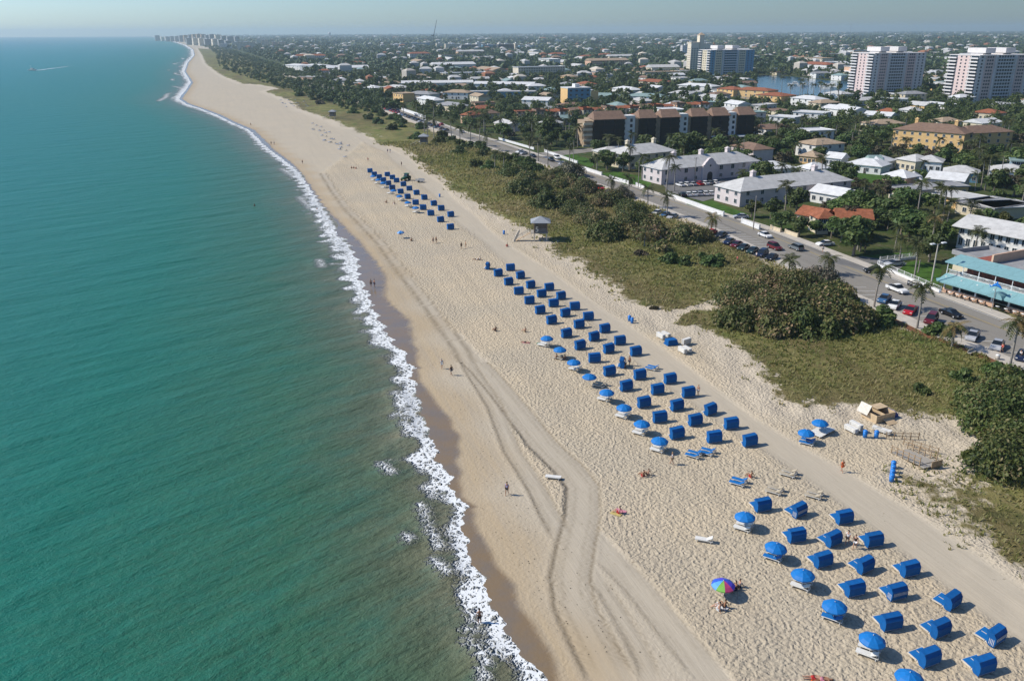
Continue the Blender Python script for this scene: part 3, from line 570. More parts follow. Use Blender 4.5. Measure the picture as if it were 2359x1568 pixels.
for y in sorted(math.exp(rsb.uniform(math.log(285), math.log(760))) for _ in range(70)):
    x = float(xs(y)) - rsb.uniform(1.5, 15) * rsb.random() ** .4 - 2; k = rsb.choice((0, 0, 1, 3)); pl = 'beside the upper road' if y < 420 else 'beside the far road' if y < 560 else 'by the farthest dune'
    shrub((x, y, ZS), k, rsb.uniform(.9, 1.8), rsb.uniform(0, 6.3), (lambda nm: (SB.update({nm: SB.get(nm, -1) + 1}), ORD[min(SB[nm], 19)] + ' ' + nm)[1])(['green', 'dark green', 'grey brown', 'yellow green'][k] + ' shrub from the near end, hedge belt ' + pl), 'shrub belt along the dune road')
# ---- dune grass
def dune_grass():
    rng = np.random.default_rng(77); n = 34000; ys = np.exp(rng.uniform(math.log(68), math.log(420), n)); u = rng.uniform(0, 1, n); lo = xw(ys) + 30; X = lo + (xs(ys) - lo) * u ** .8
    P = np.stack([X, ys], 1); v = veg_density(P); nn = .5 + .25 * wave_noise(P, .8, 9); keep = (rng.uniform(0, 1, n) < v * 1.0) & (v > nn * .6); P = P[keep]; n = len(P); V = []; F = []; T = []
    sc = 1 + np.clip((P[:, 1] - 100) / 180, 0, 1.6); tone = np.clip(.45 + .22 * wave_noise(P, .12, 6), 0, 1)
    zb = ZS + .05 + dune_h(P, veg_density(P), P[:, 1]) * .8
    for k in range(3):
        a = rng.uniform(0, 2 * PI, n); h = rng.uniform(.2, .5, n) * sc; wd = rng.uniform(.08, .17, n) * sc; ln = rng.uniform(.5, 1.4, n) * h; off = rng.normal(0, .18, (n, 2))
        bx, by = P[:, 0] + off[:, 0], P[:, 1] + off[:, 1]; ca, sa = np.cos(a), np.sin(a)
        V.append(np.stack([np.stack([bx - sa * wd, by + ca * wd, zb - .1], 1), np.stack([bx + sa * wd, by - ca * wd, zb - .1], 1), np.stack([bx + ca * ln, by + sa * ln, zb + h], 1)], 1).reshape(-1, 3)); T.append(np.repeat(np.clip(tone + rng.normal(0, .18, n), 0, 1), 3))
    V = np.vstack(V); F = np.arange(len(V)).reshape(-1, 3); me = npmesh('dune_grass', V, F, M['dune_blade'], False, {'tint': ('FLOAT', np.concatenate(T))})
    o = part('dune_grass', me); setp(o, 'tufted green and tan dune grass between beach and road', 'grass', None, 'stuff'); return n
NG = dune_grass()
# ================================================ beach furniture
simple('canvas_blue', (.006, .115, .36), .7, .14, 1.5, .2, bump=.012, rnd=.38); simple('canvas_dark', (.006, .06, .21), .65, .12, 1.5); simple('cushion_blue', (.010, .15, .43), .55, .08, 2)
simple('white_plastic', (.74, .72, .66), .5, .06, 4, .4); simple('timber_white', (.66, .60, .50), .6, .15, 4); simple('timber', (.36, .26, .16), .8, .25, 5, bump=.02); simple('timber_grey', (.36, .33, .28), .85, .2, 4, bump=.02)
simple('pole_white', (.78, .78, .76), .4); simple('steel', (.45, .45, .45), .35, .1, 3, .5, .6); simple('dark_metal', (.03, .03, .032), .5)
simple('brolly_blue', (.007, .165, .48), .55, .08, 2, .3); simple('brolly_pale', (.20, .42, .75), .55, .08, 2); simple('bin_blue', (.015, .19, .58), .35, .1, 2, .5); simple('rubber', (.02, .02, .02), .8)
FACE = rad(25)
def cabana_kits():
    # side profile (f forward, z up) of the hood
    prof = [(-.40, .06), (-.50, .60), (-.46, 1.06), (-.24, 1.42), (.28, 1.50), (.40, 1.44)]; W = .92; t = .03
    mb = MB(); mb.prism(prof + [(f - (0.03 if z < 1.3 else 0) , z - .03) if False else (f + .03, z - (.03 if z > 1.2 else 0)) for f, z in reversed(prof)], -W, W, 'x'); back = mb.mesh('hood_back', M['canvas_blue'])
    side = []
    for sx in (-1, 1):
        mb = MB(); mb.prism([(-.395, .06), (-.495, .60), (-.455, 1.06), (-.235, 1.415), (.28, 1.495), (.40, 1.435), (.24, 1.0), (.16, .62), (.30, .34), (.10, .08)], sx * (W + .002), sx * (W + .026), 'x'); side.append(mb.mesh('hood_side', M['canvas_blue']))
    ribs = MB()
    for pts in ([(-.52, 1.06), (-.56, .62)], [(-.31, 1.43), (.05, 1.555), (.47, 1.475)]): pass
    for z, f in ((1.06, -.472), (1.43, -.252)): ribs.bar((-W, f - .012, z), (W, f - .012, z), .02, 5)
    ribs.bar((-W - .02, .40, 1.44), (W + .02, .40, 1.44), .025, 5); rib = ribs.mesh('hood_rib', M['canvas_dark'])
    fr = MB().box(-.80, -.42, .14, .80, .52, .22).box(-.82, -.42, .1, -.76, .52, .26).box(.76, -.42, .1, .82, .52, .26); frame = fr.mesh('frame', M['timber_white'])
    seat = MB().box(-.78, -.40, .22, -.02, .62, .34).box(.02, -.40, .22, .78, .62, .34).mesh('seat_cushion', M['cushion_blue'])
    ext = MB().box(-.80, .62, .20, -.035, 1.45, .31, 0, Matrix.Rotation(.06, 4, 'X')).box(.035, .62, .20, .80, 1.45, .31, 0, Matrix.Rotation(.06, 4, 'X')).mesh('footrest', M['cushion_blue'])
    rail = MB()
    for x in (-.86, .84): rail.box(x - .02, .5, .16, x + .04, 1.49, .30, 0, Matrix.Rotation(.06, 4, 'X'))
    rail.box(-.86, 1.45, .16, .86, 1.51, .28, 0, Matrix.Rotation(.06, 4, 'X')).box(-.03, .8, .3, .03, 1.3, .33, 0, Matrix.Rotation(.06, 4, 'X')); rail = rail.mesh('footrest_rail', M['timber_white'])
    short = MB().box(-.78, .52, .14, .78, .92, .28).mesh('footrest', M['timber_white'])
    leg = MB().box(-.035, -.035, -.05, .035, .035, .24).mesh('leg', M['timber_white'])
    stripes = MB()
    for k in range(11):
        x = -.76 + k * .152; stripes.box(x - .012, -.525, .62, x + .012, -.49, .98)
    for k in range(4): stripes.box(-W - .032, -.34 + k * .13, .2 + k * .03, -W - .028, -.30 + k * .13, .85)
    stripes = stripes.mesh('white_stripe', M['white_plastic'])
    legs = [('leg', leg, (x, y, 0), Z3) for x in (-.74, .74) for y in (-.36, .48)]
    base = [('hood_back', back, Z3, Z3, [('hood_rib', rib, Z3, Z3)]), ('hood_side', side[0], Z3, Z3), ('hood_side', side[1], Z3, Z3), ('frame', frame, Z3, Z3), ('seat_cushion', seat, Z3, Z3)] + legs
    return base + [('footrest', short, Z3, Z3)], base + [('footrest', ext, Z3, Z3, [('footrest_rail', rail, Z3, Z3)])], ('white_stripe', stripes, Z3, Z3)
CAB_S, CAB_L, STRIPE = cabana_kits()
def D2(reg, w, pts):
    k = (reg[2] - reg[0]) / w; return [((reg[0] + x * k) * .85255, (reg[1] + y * k) * .85255) for x, y in pts]
RB = (1250, 650, 2000, 1150); RC = (900, 420, 1250, 620)
near = {'seaward': [(1757, 1161), (1835, 1231), (1896, 1287), (1969, 1353), (2053, 1430), (2141, 1511)], 'middle': [(1841, 1173), (1920, 1239), (1993, 1299), (2066, 1361), (2166, 1445), (2267, 1529)],
        'landward': [(1945, 1189), (2013, 1241), (2096, 1308), (2194, 1381), (2295, 1462)]}
mid = {'seaward': D2(RB, 2352, [(300, 270), (388, 343), (475, 423), (565, 502), (655, 583), (752, 668), (878, 780), (993, 880), (1117, 990), (1243, 1100), (1385, 1225), (1535, 1365), (1670, 1490)]) + [(1559, 996)],
       'middle': D2(RB, 2352, [(405, 225), (488, 290), (575, 370), (668, 445), (770, 525), (868, 607), (985, 704), (1112, 808), (1236, 910), (1500, 1130), (1650, 1255), (1815, 1390), (1970, 1515)]) + [(1645, 1005)],
       'landward': D2(RB, 2352, [(733, 390), (832, 463), (950, 552), (1065, 638), (1203, 740), (1332, 842), (1466, 933), (1757, 1165), (1913, 1280), (2098, 1425), (2275, 1545)]) + [(1727, 1013)]}
far = {'seaward': D2(RC, 2359, [(672, 275), (750, 335), (840, 385), (915, 440), (1005, 500), (1078, 582), (1228, 650), (1355, 745), (1503, 850), (1640, 943), (1780, 1045), (1955, 1160), (2135, 1295)]),
       'landward': D2(RC, 2359, [(988, 340), (1080, 393), (1155, 450), (1280, 518), (1388, 595), (1518, 672), (1660, 760), (1832, 865), (1967, 955), (2140, 1067)])}
rr = random.Random(4)
for bl, rows in (('nearest', near), ('middle', mid), ('farthest', far)):
    for row, pts in rows.items():
        for i, (x, y) in enumerate(pts):
            g = G(x, y, ZS + .78); g.z = ZS
            st = (bl, row, i) in (('nearest', 'middle', 0), ('nearest', 'middle', 3), ('nearest', 'landward', 4))
            kit = CAB_L if bl == 'nearest' else CAB_S
            lab = 'blue canvas cabana, %s from the far end, %s row, %s block' % (ORD[i], row, bl)
            if st: lab = lab.replace('blue canvas cabana', 'white striped blue cabana')
            s_ = 1.0 if bl == 'nearest' else 1.05
            if bl == 'farthest' and row == 'seaward' and i == 5: lab = 'dark navy cabana, sixth from the far end, seaward row, farthest block'
            kit_place(kit + ([STRIPE] if st else []), 'beach_cabana', lab, 'cabana', g, FACE + rr.uniform(-.2, .2), 'blue beach cabanas in rows', None if 'dark navy' not in lab else {'hood_back': [M['canvas_dark']]}, s_)
# a hood laid open at the head of the middle block, and a folded one
def cab_special(x, y, rz, label):
    kit_place(CAB_S, 'beach_cabana', label, 'cabana', (lambda g: (g.x, g.y, ZS))(G(x, y, ZS + .7)), rz, 'blue beach cabanas in rows')
cab_special(*D2(RB, 2352, [(212, 215)])[0], FACE + 1.0, 'blue cabana turned towards the sea at the far end of the middle block')
cab_special(*D2(RB, 2352, [(1352, 1035)])[0], FACE + .9, 'blue cabana turned aside where two people stand, middle block')
# ---- umbrellas
def umbrella_kit(mats, r=1.12, h=1.95, n=8):
    kit = [('pole', MB().bar((0, 0, -.2), (0, 0, h + .12), .025, 6).mesh('pole', M['pole_white']), Z3, Z3)]
    for k in range(n):
        a0, a1 = 2 * PI * k / n, 2 * PI * (k + 1) / n; mb = MB(); rows = []
        prof = [(.02, h + .05), (.38 * r, h - .05), (.75 * r, h - .24), (r, h - .46), (r, h - .58)]
        vs = []
        for j, (q, z) in enumerate(prof):
            for u in (0, .5, 1):
                a = a0 + (a1 - a0) * u; sag = 1 - .035 * (u == .5) * (j > 0) - (1 - math.cos(PI / n)) * 0; vs.append((math.cos(a) * q * sag, math.sin(a) * q * sag, z - .02 * (u == .5)))
        fs = [(3 * j + i, 3 * j + i + 1, 3 * j + i + 4, 3 * j + i + 3) for j in range(4) for i in range(2)]
        mb.add(vs, fs); kit.append(('canopy_panel', mb.mesh('canopy_panel', mats[k % len(mats)]), Z3, Z3))
    rb = MB()
    for k in range(n): a = 2 * PI * k / n; rb.bar((0, 0, h), (math.cos(a) * r * .98, math.sin(a) * r * .98, h - .47), .012, 4)
    kit.append(('ribs', rb.mesh('ribs', M['steel']), Z3, Z3)); kit.append(('finial', MB().lathe([(.0, h + .16), (.035, h + .1), (.03, h + .04)], 6).mesh('finial', M['pole_white']), Z3, Z3)); return kit
UMB = umbrella_kit([M['brolly_blue']]); UMB_P = umbrella_kit([M['brolly_pale'], M['brolly_blue']], 1.0)
simple('c_violet', (.10, .07, .55), .5, .05); simple('c_green', (.20, .45, .08), .5, .05); simple('c_pink', (.48, .06, .18), .5, .05); simple('c_sky', (.10, .33, .75), .5, .05); simple('c_blue2', (.03, .10, .55), .5, .05)
UMB_C = umbrella_kit([M['c_blue2'], M['c_violet'], M['c_blue2'], M['c_sky'], M['c_green'], M['c_pink'], M['c_violet'], M['c_blue2']], 1.15, 1.75)
def umbrella(x, y, kit, label, rz=0, group='beach umbrellas over sunbeds', sc=1., name='beach_umbrella', tilt=(0, 0)):
    g = G(x, y, ZS + 1.7 * sc); t = kit_place(kit, name, label, 'umbrella', (g.x, g.y, ZS), rz, group, None, sc); t.rotation_euler = (tilt[0], tilt[1], rz); return t
for i, (x, y) in enumerate([(1718, 1187), (1786, 1257), (1852, 1320), (1925, 1392), (2009, 1469), (2097, 1556)]):
    umbrella(x, y, UMB, 'blue beach umbrella, %s from the far end of the nearest block' % ORD[i] if i < 5 else 'blue beach umbrella cut by the bottom edge, nearest the camera', i, sc=1.03, tilt=(rr.uniform(-.06, .06), rr.uniform(-.06, .06)))
MIDU = [(1260, 777), (1290, 803), (1322, 832), (1358, 865), (1398, 901), (1438, 936), (1479, 973), (1520, 1012)]
for i, (x, y) in enumerate(MIDU): umbrella(x, y, UMB, 'blue beach umbrella, %s from the far end of the middle block' % ORD[i], i, sc=1.02)
umbrella(1858, 994, UMB, 'blue beach umbrella beside the white sunbeds, nearer the sea'); umbrella(1890, 971, UMB, 'blue beach umbrella over the white sunbeds, nearer the dune', .4)
for i, (x, y) in enumerate(D2(RC, 2359, [(728, 372), (822, 437), (912, 492), (1098, 632), (1212, 735), (1362, 850), (1505, 945)])): umbrella(x, y, UMB, 'small blue umbrella, %s from the far end beside the farthest cabanas' % ORD[i], i)
umbrella(923, 534, UMB_P, 'pale blue and white umbrella standing alone near the track', .3, None); umbrella(1667, 1338, UMB_C, 'multicoloured umbrella with blue, green, pink and violet panels', .7, None)
# ---- sunbeds
def sunbed_kit(mat, back=.55):
    sl = []
    fr = MB().box(-.33, -.95, .26, -.27, .95, .32).box(.27, -.95, .26, .33, .95, .32).box(-.33, .89, .26, .33, .95, .32).box(-.33, -.95, .26, .33, -.89, .32)
    kit = [('frame', fr.mesh('frame', M['white_plastic']), Z3, Z3), ('bed', MB().box(-.29, -.30, .31, .29, .95, .37).mesh('bed', mat), Z3, Z3), ('backrest', MB().box(-.29, -.72, 0, .29, 0, .06).mesh('backrest', mat), (0, -.30, .31), (-back, 0, 0))]
    lg = MB().box(-.03, -.03, -.04, .03, .03, .28).mesh('leg', M['white_plastic']); return kit + [('leg', lg, (x, y, 0), Z3) for x in (-.29, .29) for y in (-.75, .75)]
BED = {'white': sunbed_kit(M['white_plastic']), 'blue': sunbed_kit(M['cushion_blue']), 'tan': sunbed_kit(simple('towel_tan', (.42, .36, .26), .9, .2)), 'flat': sunbed_kit(M['white_plastic'], .03)}
def bed(x, y, col, label, rz=FACE + .55, dx=0., z=0., group='sunbeds on the sand'):
    g = G(x, y, ZS + .3); return kit_place(BED[col], 'sunbed', label, 'sunbed', (g.x + dx * math.cos(rz), g.y + dx * math.sin(rz), ZS + z), rz, group)
def pair(x, y, col, lab):
    bed(x, y, col, 'left ' + col + ' sunbed ' + lab, dx=-.48); bed(x, y, col, 'right ' + col + ' sunbed ' + lab, dx=.48)
for i, (x, y, c) in enumerate([(1713, 1211, 'white'), (1783, 1278, 'blue'), (1847, 1343, 'white'), (1920, 1415, 'blue'), (2001, 1497, 'white')]): pair(x, y, c, 'under the %s near umbrella from the far end' % ORD[i])
for i, (x, y, c) in enumerate([(1253, 792, 'white'), (1289, 821, 'tan'), (1326, 847, 'white'), (1382, 884, 'tan'), (1393, 916, 'white'), (1435, 955, 'white'), (1475, 993, 'white'), (1517, 1032, 'white')]): pair(x, y, c, 'under the %s umbrella of the middle block' % ORD[i])
for x, y, c, l in [(1701, 1108, 'blue', 'left of the seated bather'), (1816, 1088, 'tan', 'farthest of the three draped with towels'), (1784, 1127, 'tan', 'middle of the three draped with towels'), (1875, 1137, 'tan', 'nearest of the three draped with towels'), (1598, 1045, 'blue', 'beside the last middle umbrella'), (1629, 1039, 'blue', 'landward of the last middle umbrella'), (1502, 846, 'blue', 'behind the two standing people'), (1860, 1016, 'blue', 'under the kiosk umbrella')]:
    pair(x, y, c, l)
for i, dx in enumerate((-1.5, -.75, 0, .75, 1.5)): bed(1893, 992, 'flat', '%s white sunbed from left, under the kiosk umbrella' % ORD[i], rz=FACE + .25, dx=dx)
bed(1274, 1097, 'flat', 'lone white sunbed on the sand inside the track bend', rz=FACE + .9); bed(1622, 1241, 'white', 'lone white sunbed left of the nearest cabanas', rz=FACE + .8)
for i, (x, y) in enumerate(D2(RC, 2359, [(745, 440), (805, 498), (930, 580), (1040, 682), (1245, 802), (1368, 915), (1512, 1022)])): pair(x, y, 'white', 'by the %s small far umbrella' % ORD[i])
def bed_stack(x, y, n, rz, lab):
    for k in range(n): bed(x, y, 'flat', '%s white sunbed from the bottom of the %s' % (ORD[k], lab), rz=rz, z=k * .16, group='sunbeds stacked by the dune')
bed_stack(1522, 776, 5, .5, 'left stack by the sand path'); bed_stack(1534, 772, 4, .5, 'stack behind the folded blue cushions'); bed_stack(1581, 790, 6, -.9, 'leaning stack right of the blue cushions'); bed_stack(1572, 809, 5, .4, 'front stack right of the blue cushions'); bed_stack(1583, 806, 4, .4, 'small stack beside the front one')
bed_stack(1960, 990, 4, .45, 'stack by the two blue bins'); bed_stack(1971, 986, 6, .45, 'tall stack by the two blue bins'); bed_stack(2036, 993, 3, .75, 'low stack right of the blue bins'); bed_stack(2026, 990, 3, .75, 'low wooden stack behind the rail')
# folded blue cushions
t = thing('cushion_stack', 'heap of folded blue cabana cushions between the white stacks', 'cushions', G(1546, 793), .35)
for k in range(6): part('cushion', MB().cbox((rr.uniform(-.05, .05), rr.uniform(-.05, .05), .10 + k * .17), (2.1 - .08 * k, 1.5 - .05 * k, .15), 0, rr.uniform(-.05, .05)).mesh('cushion', M['canvas_blue']), t)
# ---- bins
BIN = [('body', MB().lathe([(.0, .0), (.27, .0), (.31, .9), (.0, .9)], 12).mesh('body', M['bin_blue']), Z3, Z3), ('lid', MB().lathe([(.33, .88), (.34, .97), (.22, 1.1), (.0, 1.15)], 12).mesh('lid', M['bin_blue']), Z3, Z3)]
def bin_(x, y, lab): kit_place(BIN, 'litter_bin', lab, 'bin', G(x, y), 0, 'blue litter bins')
for i, (x, y) in enumerate([(2057, 1079), (2056, 1089), (2054.5, 1099), (2053, 1109)]): bin_(x, y, 'blue bin, %s from the far end of the row by the boardwalk' % ORD[i])
bin_(1992, 1007, 'blue bin left of the pair by the white stacks'); bin_(2018, 1008, 'blue bin right of the pair by the white stacks'); bin_(1450, 739, 'far blue bin of the pair by the sand path'); bin_(1456, 744, 'near blue bin of the pair by the sand path'); bin_(1161, 540, 'blue bin standing left of the lifeguard tower'); bin_(1013, 454, 'dark blue bin beside the farthest cabanas')
# ---- wooden storage hut with open lid
t = thing('storage_hut', 'plywood beach storage hut with open lid and blue tarpaulin', 'hut', G(2022, 962), .42)
simple('plywood', (.56, .42, .26), .7, .15, 2, bump=.01); simple('inside_dark', (.10, .07, .05), .9); simple('tarp_blue', (.012, .04, .26), .5, .2)
for nm, b_ in (('wall', (-1.7, -1.35, 0, 1.7, -1.28, 1.15)), ('wall', (-1.7, 1.28, 0, 1.7, 1.35, 1.3)), ('wall', (-1.77, -1.35, 0, -1.7, 1.35, 1.2)), ('wall', (1.7, -1.35, 0, 1.77, 1.35, 1.2)), ('partition', (-.1, -1.28, 0, -.03, 1.28, 1.1))): part(nm, MB().box(*b_).mesh(nm, M['plywood']), t)
part('floor', MB().box(-1.7, -1.28, .02, 1.7, 1.28, .08).mesh('floor', M['inside_dark']), t)
part('roof_lid', MB().box(-.2, .1, 1.3, 1.9, 1.6, 1.36).mesh('roof_lid', M['plywood']), t); part('roof_lid', MB().cbox((-1.9, .9, 1.5), (.06, 1.9, 1.5), 0, 0, 0, .5).mesh('roof_lid', M['timber_white']), t)
part('front_flap', MB().cbox((.3, -1.9, .25), (1.6, 1.3, .05), 0, 0, .35).mesh('front_flap', M['plywood']), t); part('tarpaulin', MB().prism([(1.78, 0), (2.7, 0), (2.4, .7), (1.78, 1.25)], -1.3, 1.3, 'y').mesh('tarpaulin', M['tarp_blue']), t)
# ---- boardwalk with rails
def walkway():
    a, b_ = G(2072, 1044), G(2126, 1060); t = thing('boardwalk', 'weathered timber boardwalk ramp with post rails at the beach end', 'boardwalk', G(2103, 1057, ZS), math.atan2(G(2126, 1072).y - G(2078, 1044).y, G(2126, 1072).x - G(2078, 1044).x))
    L, Wd = 4.6, 2.7; pl = MB().box(-.13, -Wd / 2, -.02, .13, Wd / 2, .03).mesh('plank', M['timber_grey'])
    for k in range(16): part('plank', pl, t, (-L / 2 + .15 + k * .28, 0, .08 + .03 * k), (0, -.1, 0))
    post = MB().box(-.05, -.05, -.3, .05, .05, 1.05).mesh('post', M['timber']); rail = MB().box(-L / 2, -.03, -.04, L / 2, .03, .04).mesh('rail', M['timber'])
    for sy in (-1, 1):
        for k in range(6): part('post', post, t, (-L / 2 + k * L / 5, sy * Wd / 2, .08 + .11 * k))
        for z in (.55, .98): part('rail', rail, t, (0, sy * Wd / 2 + sy * .06, z + .3), (0, -.107, 0))
    part('landing', MB().box(L / 2, -Wd / 2, .45, L / 2 + .7, Wd / 2, .55).mesh('landing', M['timber_grey']), t)
    part('sign_board', MB().box(L / 2 + .7, -.2, .3, L / 2 + .8, 1.5, 1.2).mesh('sign_board', M['timber']), t)
    f = thing('rail_fence', 'low post and rail fence beside the blue bins', 'fence', G(2078, 1011), -.05); l2 = 4.3
    for k in range(5): part('post', post, f, (-l2 / 2 + k * l2 / 4, 0, 0))
    r2 = MB().box(-l2 / 2, -.03, -.04, l2 / 2, .03, .04).mesh('rail', M['timber'])
    for z in (.45, .9): part('rail', r2, f, (0, -.07, z))
    f = thing('rail_fence', 'short post and rail fence right of the boardwalk', 'fence', G(2120, 1035), -.75)
    for k in range(5): part('post', post, f, (-l2 / 2 + k * l2 / 4, 0, 0))
    for z in (.45, .9): part('rail', r2, f, (0, -.07, z))
walkway()
# ---- lifeguard towers
simple('shingle_grey', (.30, .32, .34), .8, .2, 6, bump=.03); simple('hut_wall', (.13, .13, .13), .8, .2, 3); simple('glass_dark', (.02, .03, .04), .08, .1, 1, .6); simple('ramp_wood', (.44, .32, .20), .8, .2, 4)
def guard_tower(x, y, lab, full=True, sc=1.0):
    t = thing('lifeguard_tower', lab, 'lifeguard tower', G(x, y), FACE - .45, 'lifeguard towers', sc); zf = 1.7; z1 = 4.0; w = 1.35
    post = MB().box(-.09, -.09, -.3, .09, .09, zf).mesh('stilt', M['timber_white'])
    for sx in (-1, 1):
        for sy in (-1, 1): part('stilt', post, t, (sx * 1.25, sy * 1.25, 0))
    part('deck', MB().box(-2.0, -1.55, zf, 1.55, 1.55, zf + .12).mesh('deck', M['timber_grey']), t)
    for b_ in ((-w, -w, zf + .12, w, -w + .08, zf + 1.1), (-w, w - .08, zf + .12, w, w, z1), (w - .08, -w + .08, zf + .12, w, w - .08, z1), (-w, -w + .08, zf + .12, -w + .08, w - .08, zf + 1.1)): part('wall', MB().box(*b_).mesh('wall', M['hut_wall']), t)
    for b_ in ((-w + .1, -w + .02, zf + 1.1, w - .1, -w + .05, z1), (-w + .02, -w + .1, zf + 1.1, -w + .05, w - .1, z1)): part('window', MB().box(*b_).mesh('window', M['glass_dark']), t)
    for sx in (-1, 1):
        for sy in (-1, 1): part('corner_post', MB().box(-.07, -.07, zf, .07, .07, z1).mesh('corner_post', M['timber']), t, (sx * w, sy * w, 0))
    e = 2.05; ap = (0, 0, z1 + 1.05)
    part('roof', MB().add([(-e, -e, z1), (e, -e, z1), (e, e, z1), (-e, e, z1), ap, (-e, -e, z1 - .1), (e, -e, z1 - .1), (e, e, z1 - .1), (-e, e, z1 - .1)], [(0, 1, 4), (1, 2, 4), (2, 3, 4), (3, 0, 4), (0, 1, 6, 5), (1, 2, 7, 6), (2, 3, 8, 7), (3, 0, 5, 8), (5, 6, 7, 8)]).mesh('roof', M['shingle_grey']), t)
    L = 3.6
    st = MB().cbox((0, 0, 0), (L, .9, .06), 0); rp = part('ramp', st.mesh('ramp', M['ramp_wood']), t, (-2.0 - 1.55, -.6, zf / 2 + .05), (0, -math.atan2(zf, 3.1), 0))
    for sy in (-.5, .5): part('handrail', MB().cbox((0, sy, .75), (L, .07, .09), 0).bar((-1.7, sy, 0), (-1.7, sy, .78), .04, 4).bar((0, sy, 0), (0, sy, .78), .04, 4).bar((1.7, sy, 0), (1.7, sy, .78), .04, 4).mesh('handrail', M['timber_white']), rp)
    if full:
        part('rescue_board', MB().prism([(-.22, -1.3), (.22, -1.3), (.28, 0), (.16, 1.2), (0, 1.45), (-.16, 1.2), (-.28, 0)], -.05, .05, 'y').mesh('rescue_board', M['timber_white']), t, (-4.9, -1.25, 1.2), (.0, .5, .5))
        nb = bpy.data.curves.new('tower_number', 'FONT'); nb.body = '5'; nb.size = 1.5; nb.extrude = .02; nb.align_x = 'CENTER'; tmp = bpy.data.objects.new('number', nb); COL.objects.link(tmp)
        dg = bpy.context.evaluated_depsgraph_get(); me = bpy.data.meshes.new_from_object(tmp.evaluated_get(dg)); bpy.data.objects.remove(tmp); me.materials.clear(); me.materials.append(M['white_plastic'])
        part('number', me, t, (-.75, -w - .03, zf + .35), (PI / 2, 0, 0))
    return t
guard_tower(1245, 553, 'grey roofed lifeguard tower number 5 with ramp, by the sand road', True, 1.28); guard_tower(977, 337, 'second lifeguard tower, at the foot of the upper dune palms', False, 1.2); guard_tower(767, 275, 'farthest lifeguard tower, small on the upper beach', False, 1.2)
# ================================================ people
simple('skin', (.50, .28, .18), .55, .08, 6, .35); simple('skin_tan', (.34, .17, .095), .55, .08, 6, .35); simple('hair_dark', (.025, .017, .012), .6); simple('hair_fair', (.35, .24, .12), .6); simple('hair_grey', (.35, .34, .32), .6)
for nm_, c_ in (('cl_white', (.72, .72, .70)), ('cl_black', (.02, .02, .022)), ('cl_orange', (.80, .16, .04)), ('cl_red', (.50, .03, .03)), ('cl_blue', (.05, .13, .40)), ('cl_navy', (.02, .03, .09)), ('cl_lilac', (.36, .33, .50)), ('cl_grey', (.22, .22, .23)), ('cl_pink', (.62, .25, .30)), ('cl_khaki', (.35, .28, .17)), ('cl_yellow', (.52, .43, .16)), ('cl_green', (.06, .2, .09))): simple(nm_, c_, .8, .1, 5)
def skin_mesh(name, verts, edges, mat, root=0, sub=1):
    me = bpy.data.meshes.new(name); me.from_pydata([v[:3] for v in verts], edges, []); o = bpy.data.objects.new(name, me); COL.objects.link(o)
    o.modifiers.new('skin', 'SKIN'); sv = me.skin_vertices[0].data
    for i, v in enumerate(verts): r = v[3]; sv[i].radius = r if isinstance(r, tuple) else (r, r); sv[i].use_root = i == root
    s = o.modifiers.new('sub', 'SUBSURF'); s.levels = s.render_levels = sub
    dg = bpy.context.evaluated_depsgraph_get(); out = bpy.data.meshes.new_from_object(o.evaluated_get(dg)); bpy.data.objects.remove(o); bpy.data.meshes.remove(me)
    out.name = name; out.materials.clear(); out.materials.append(mat); out.polygons.foreach_set('use_smooth', [True] * len(out.polygons)); return out
def join_mb(me, mb, name):
    bm = bmesh.new(); bm.from_mesh(me); t = mb.mesh('tmp', []); bm.from_mesh(t); bm.to_mesh(me); bm.free(); bpy.data.meshes.remove(t); me.name = name; return me
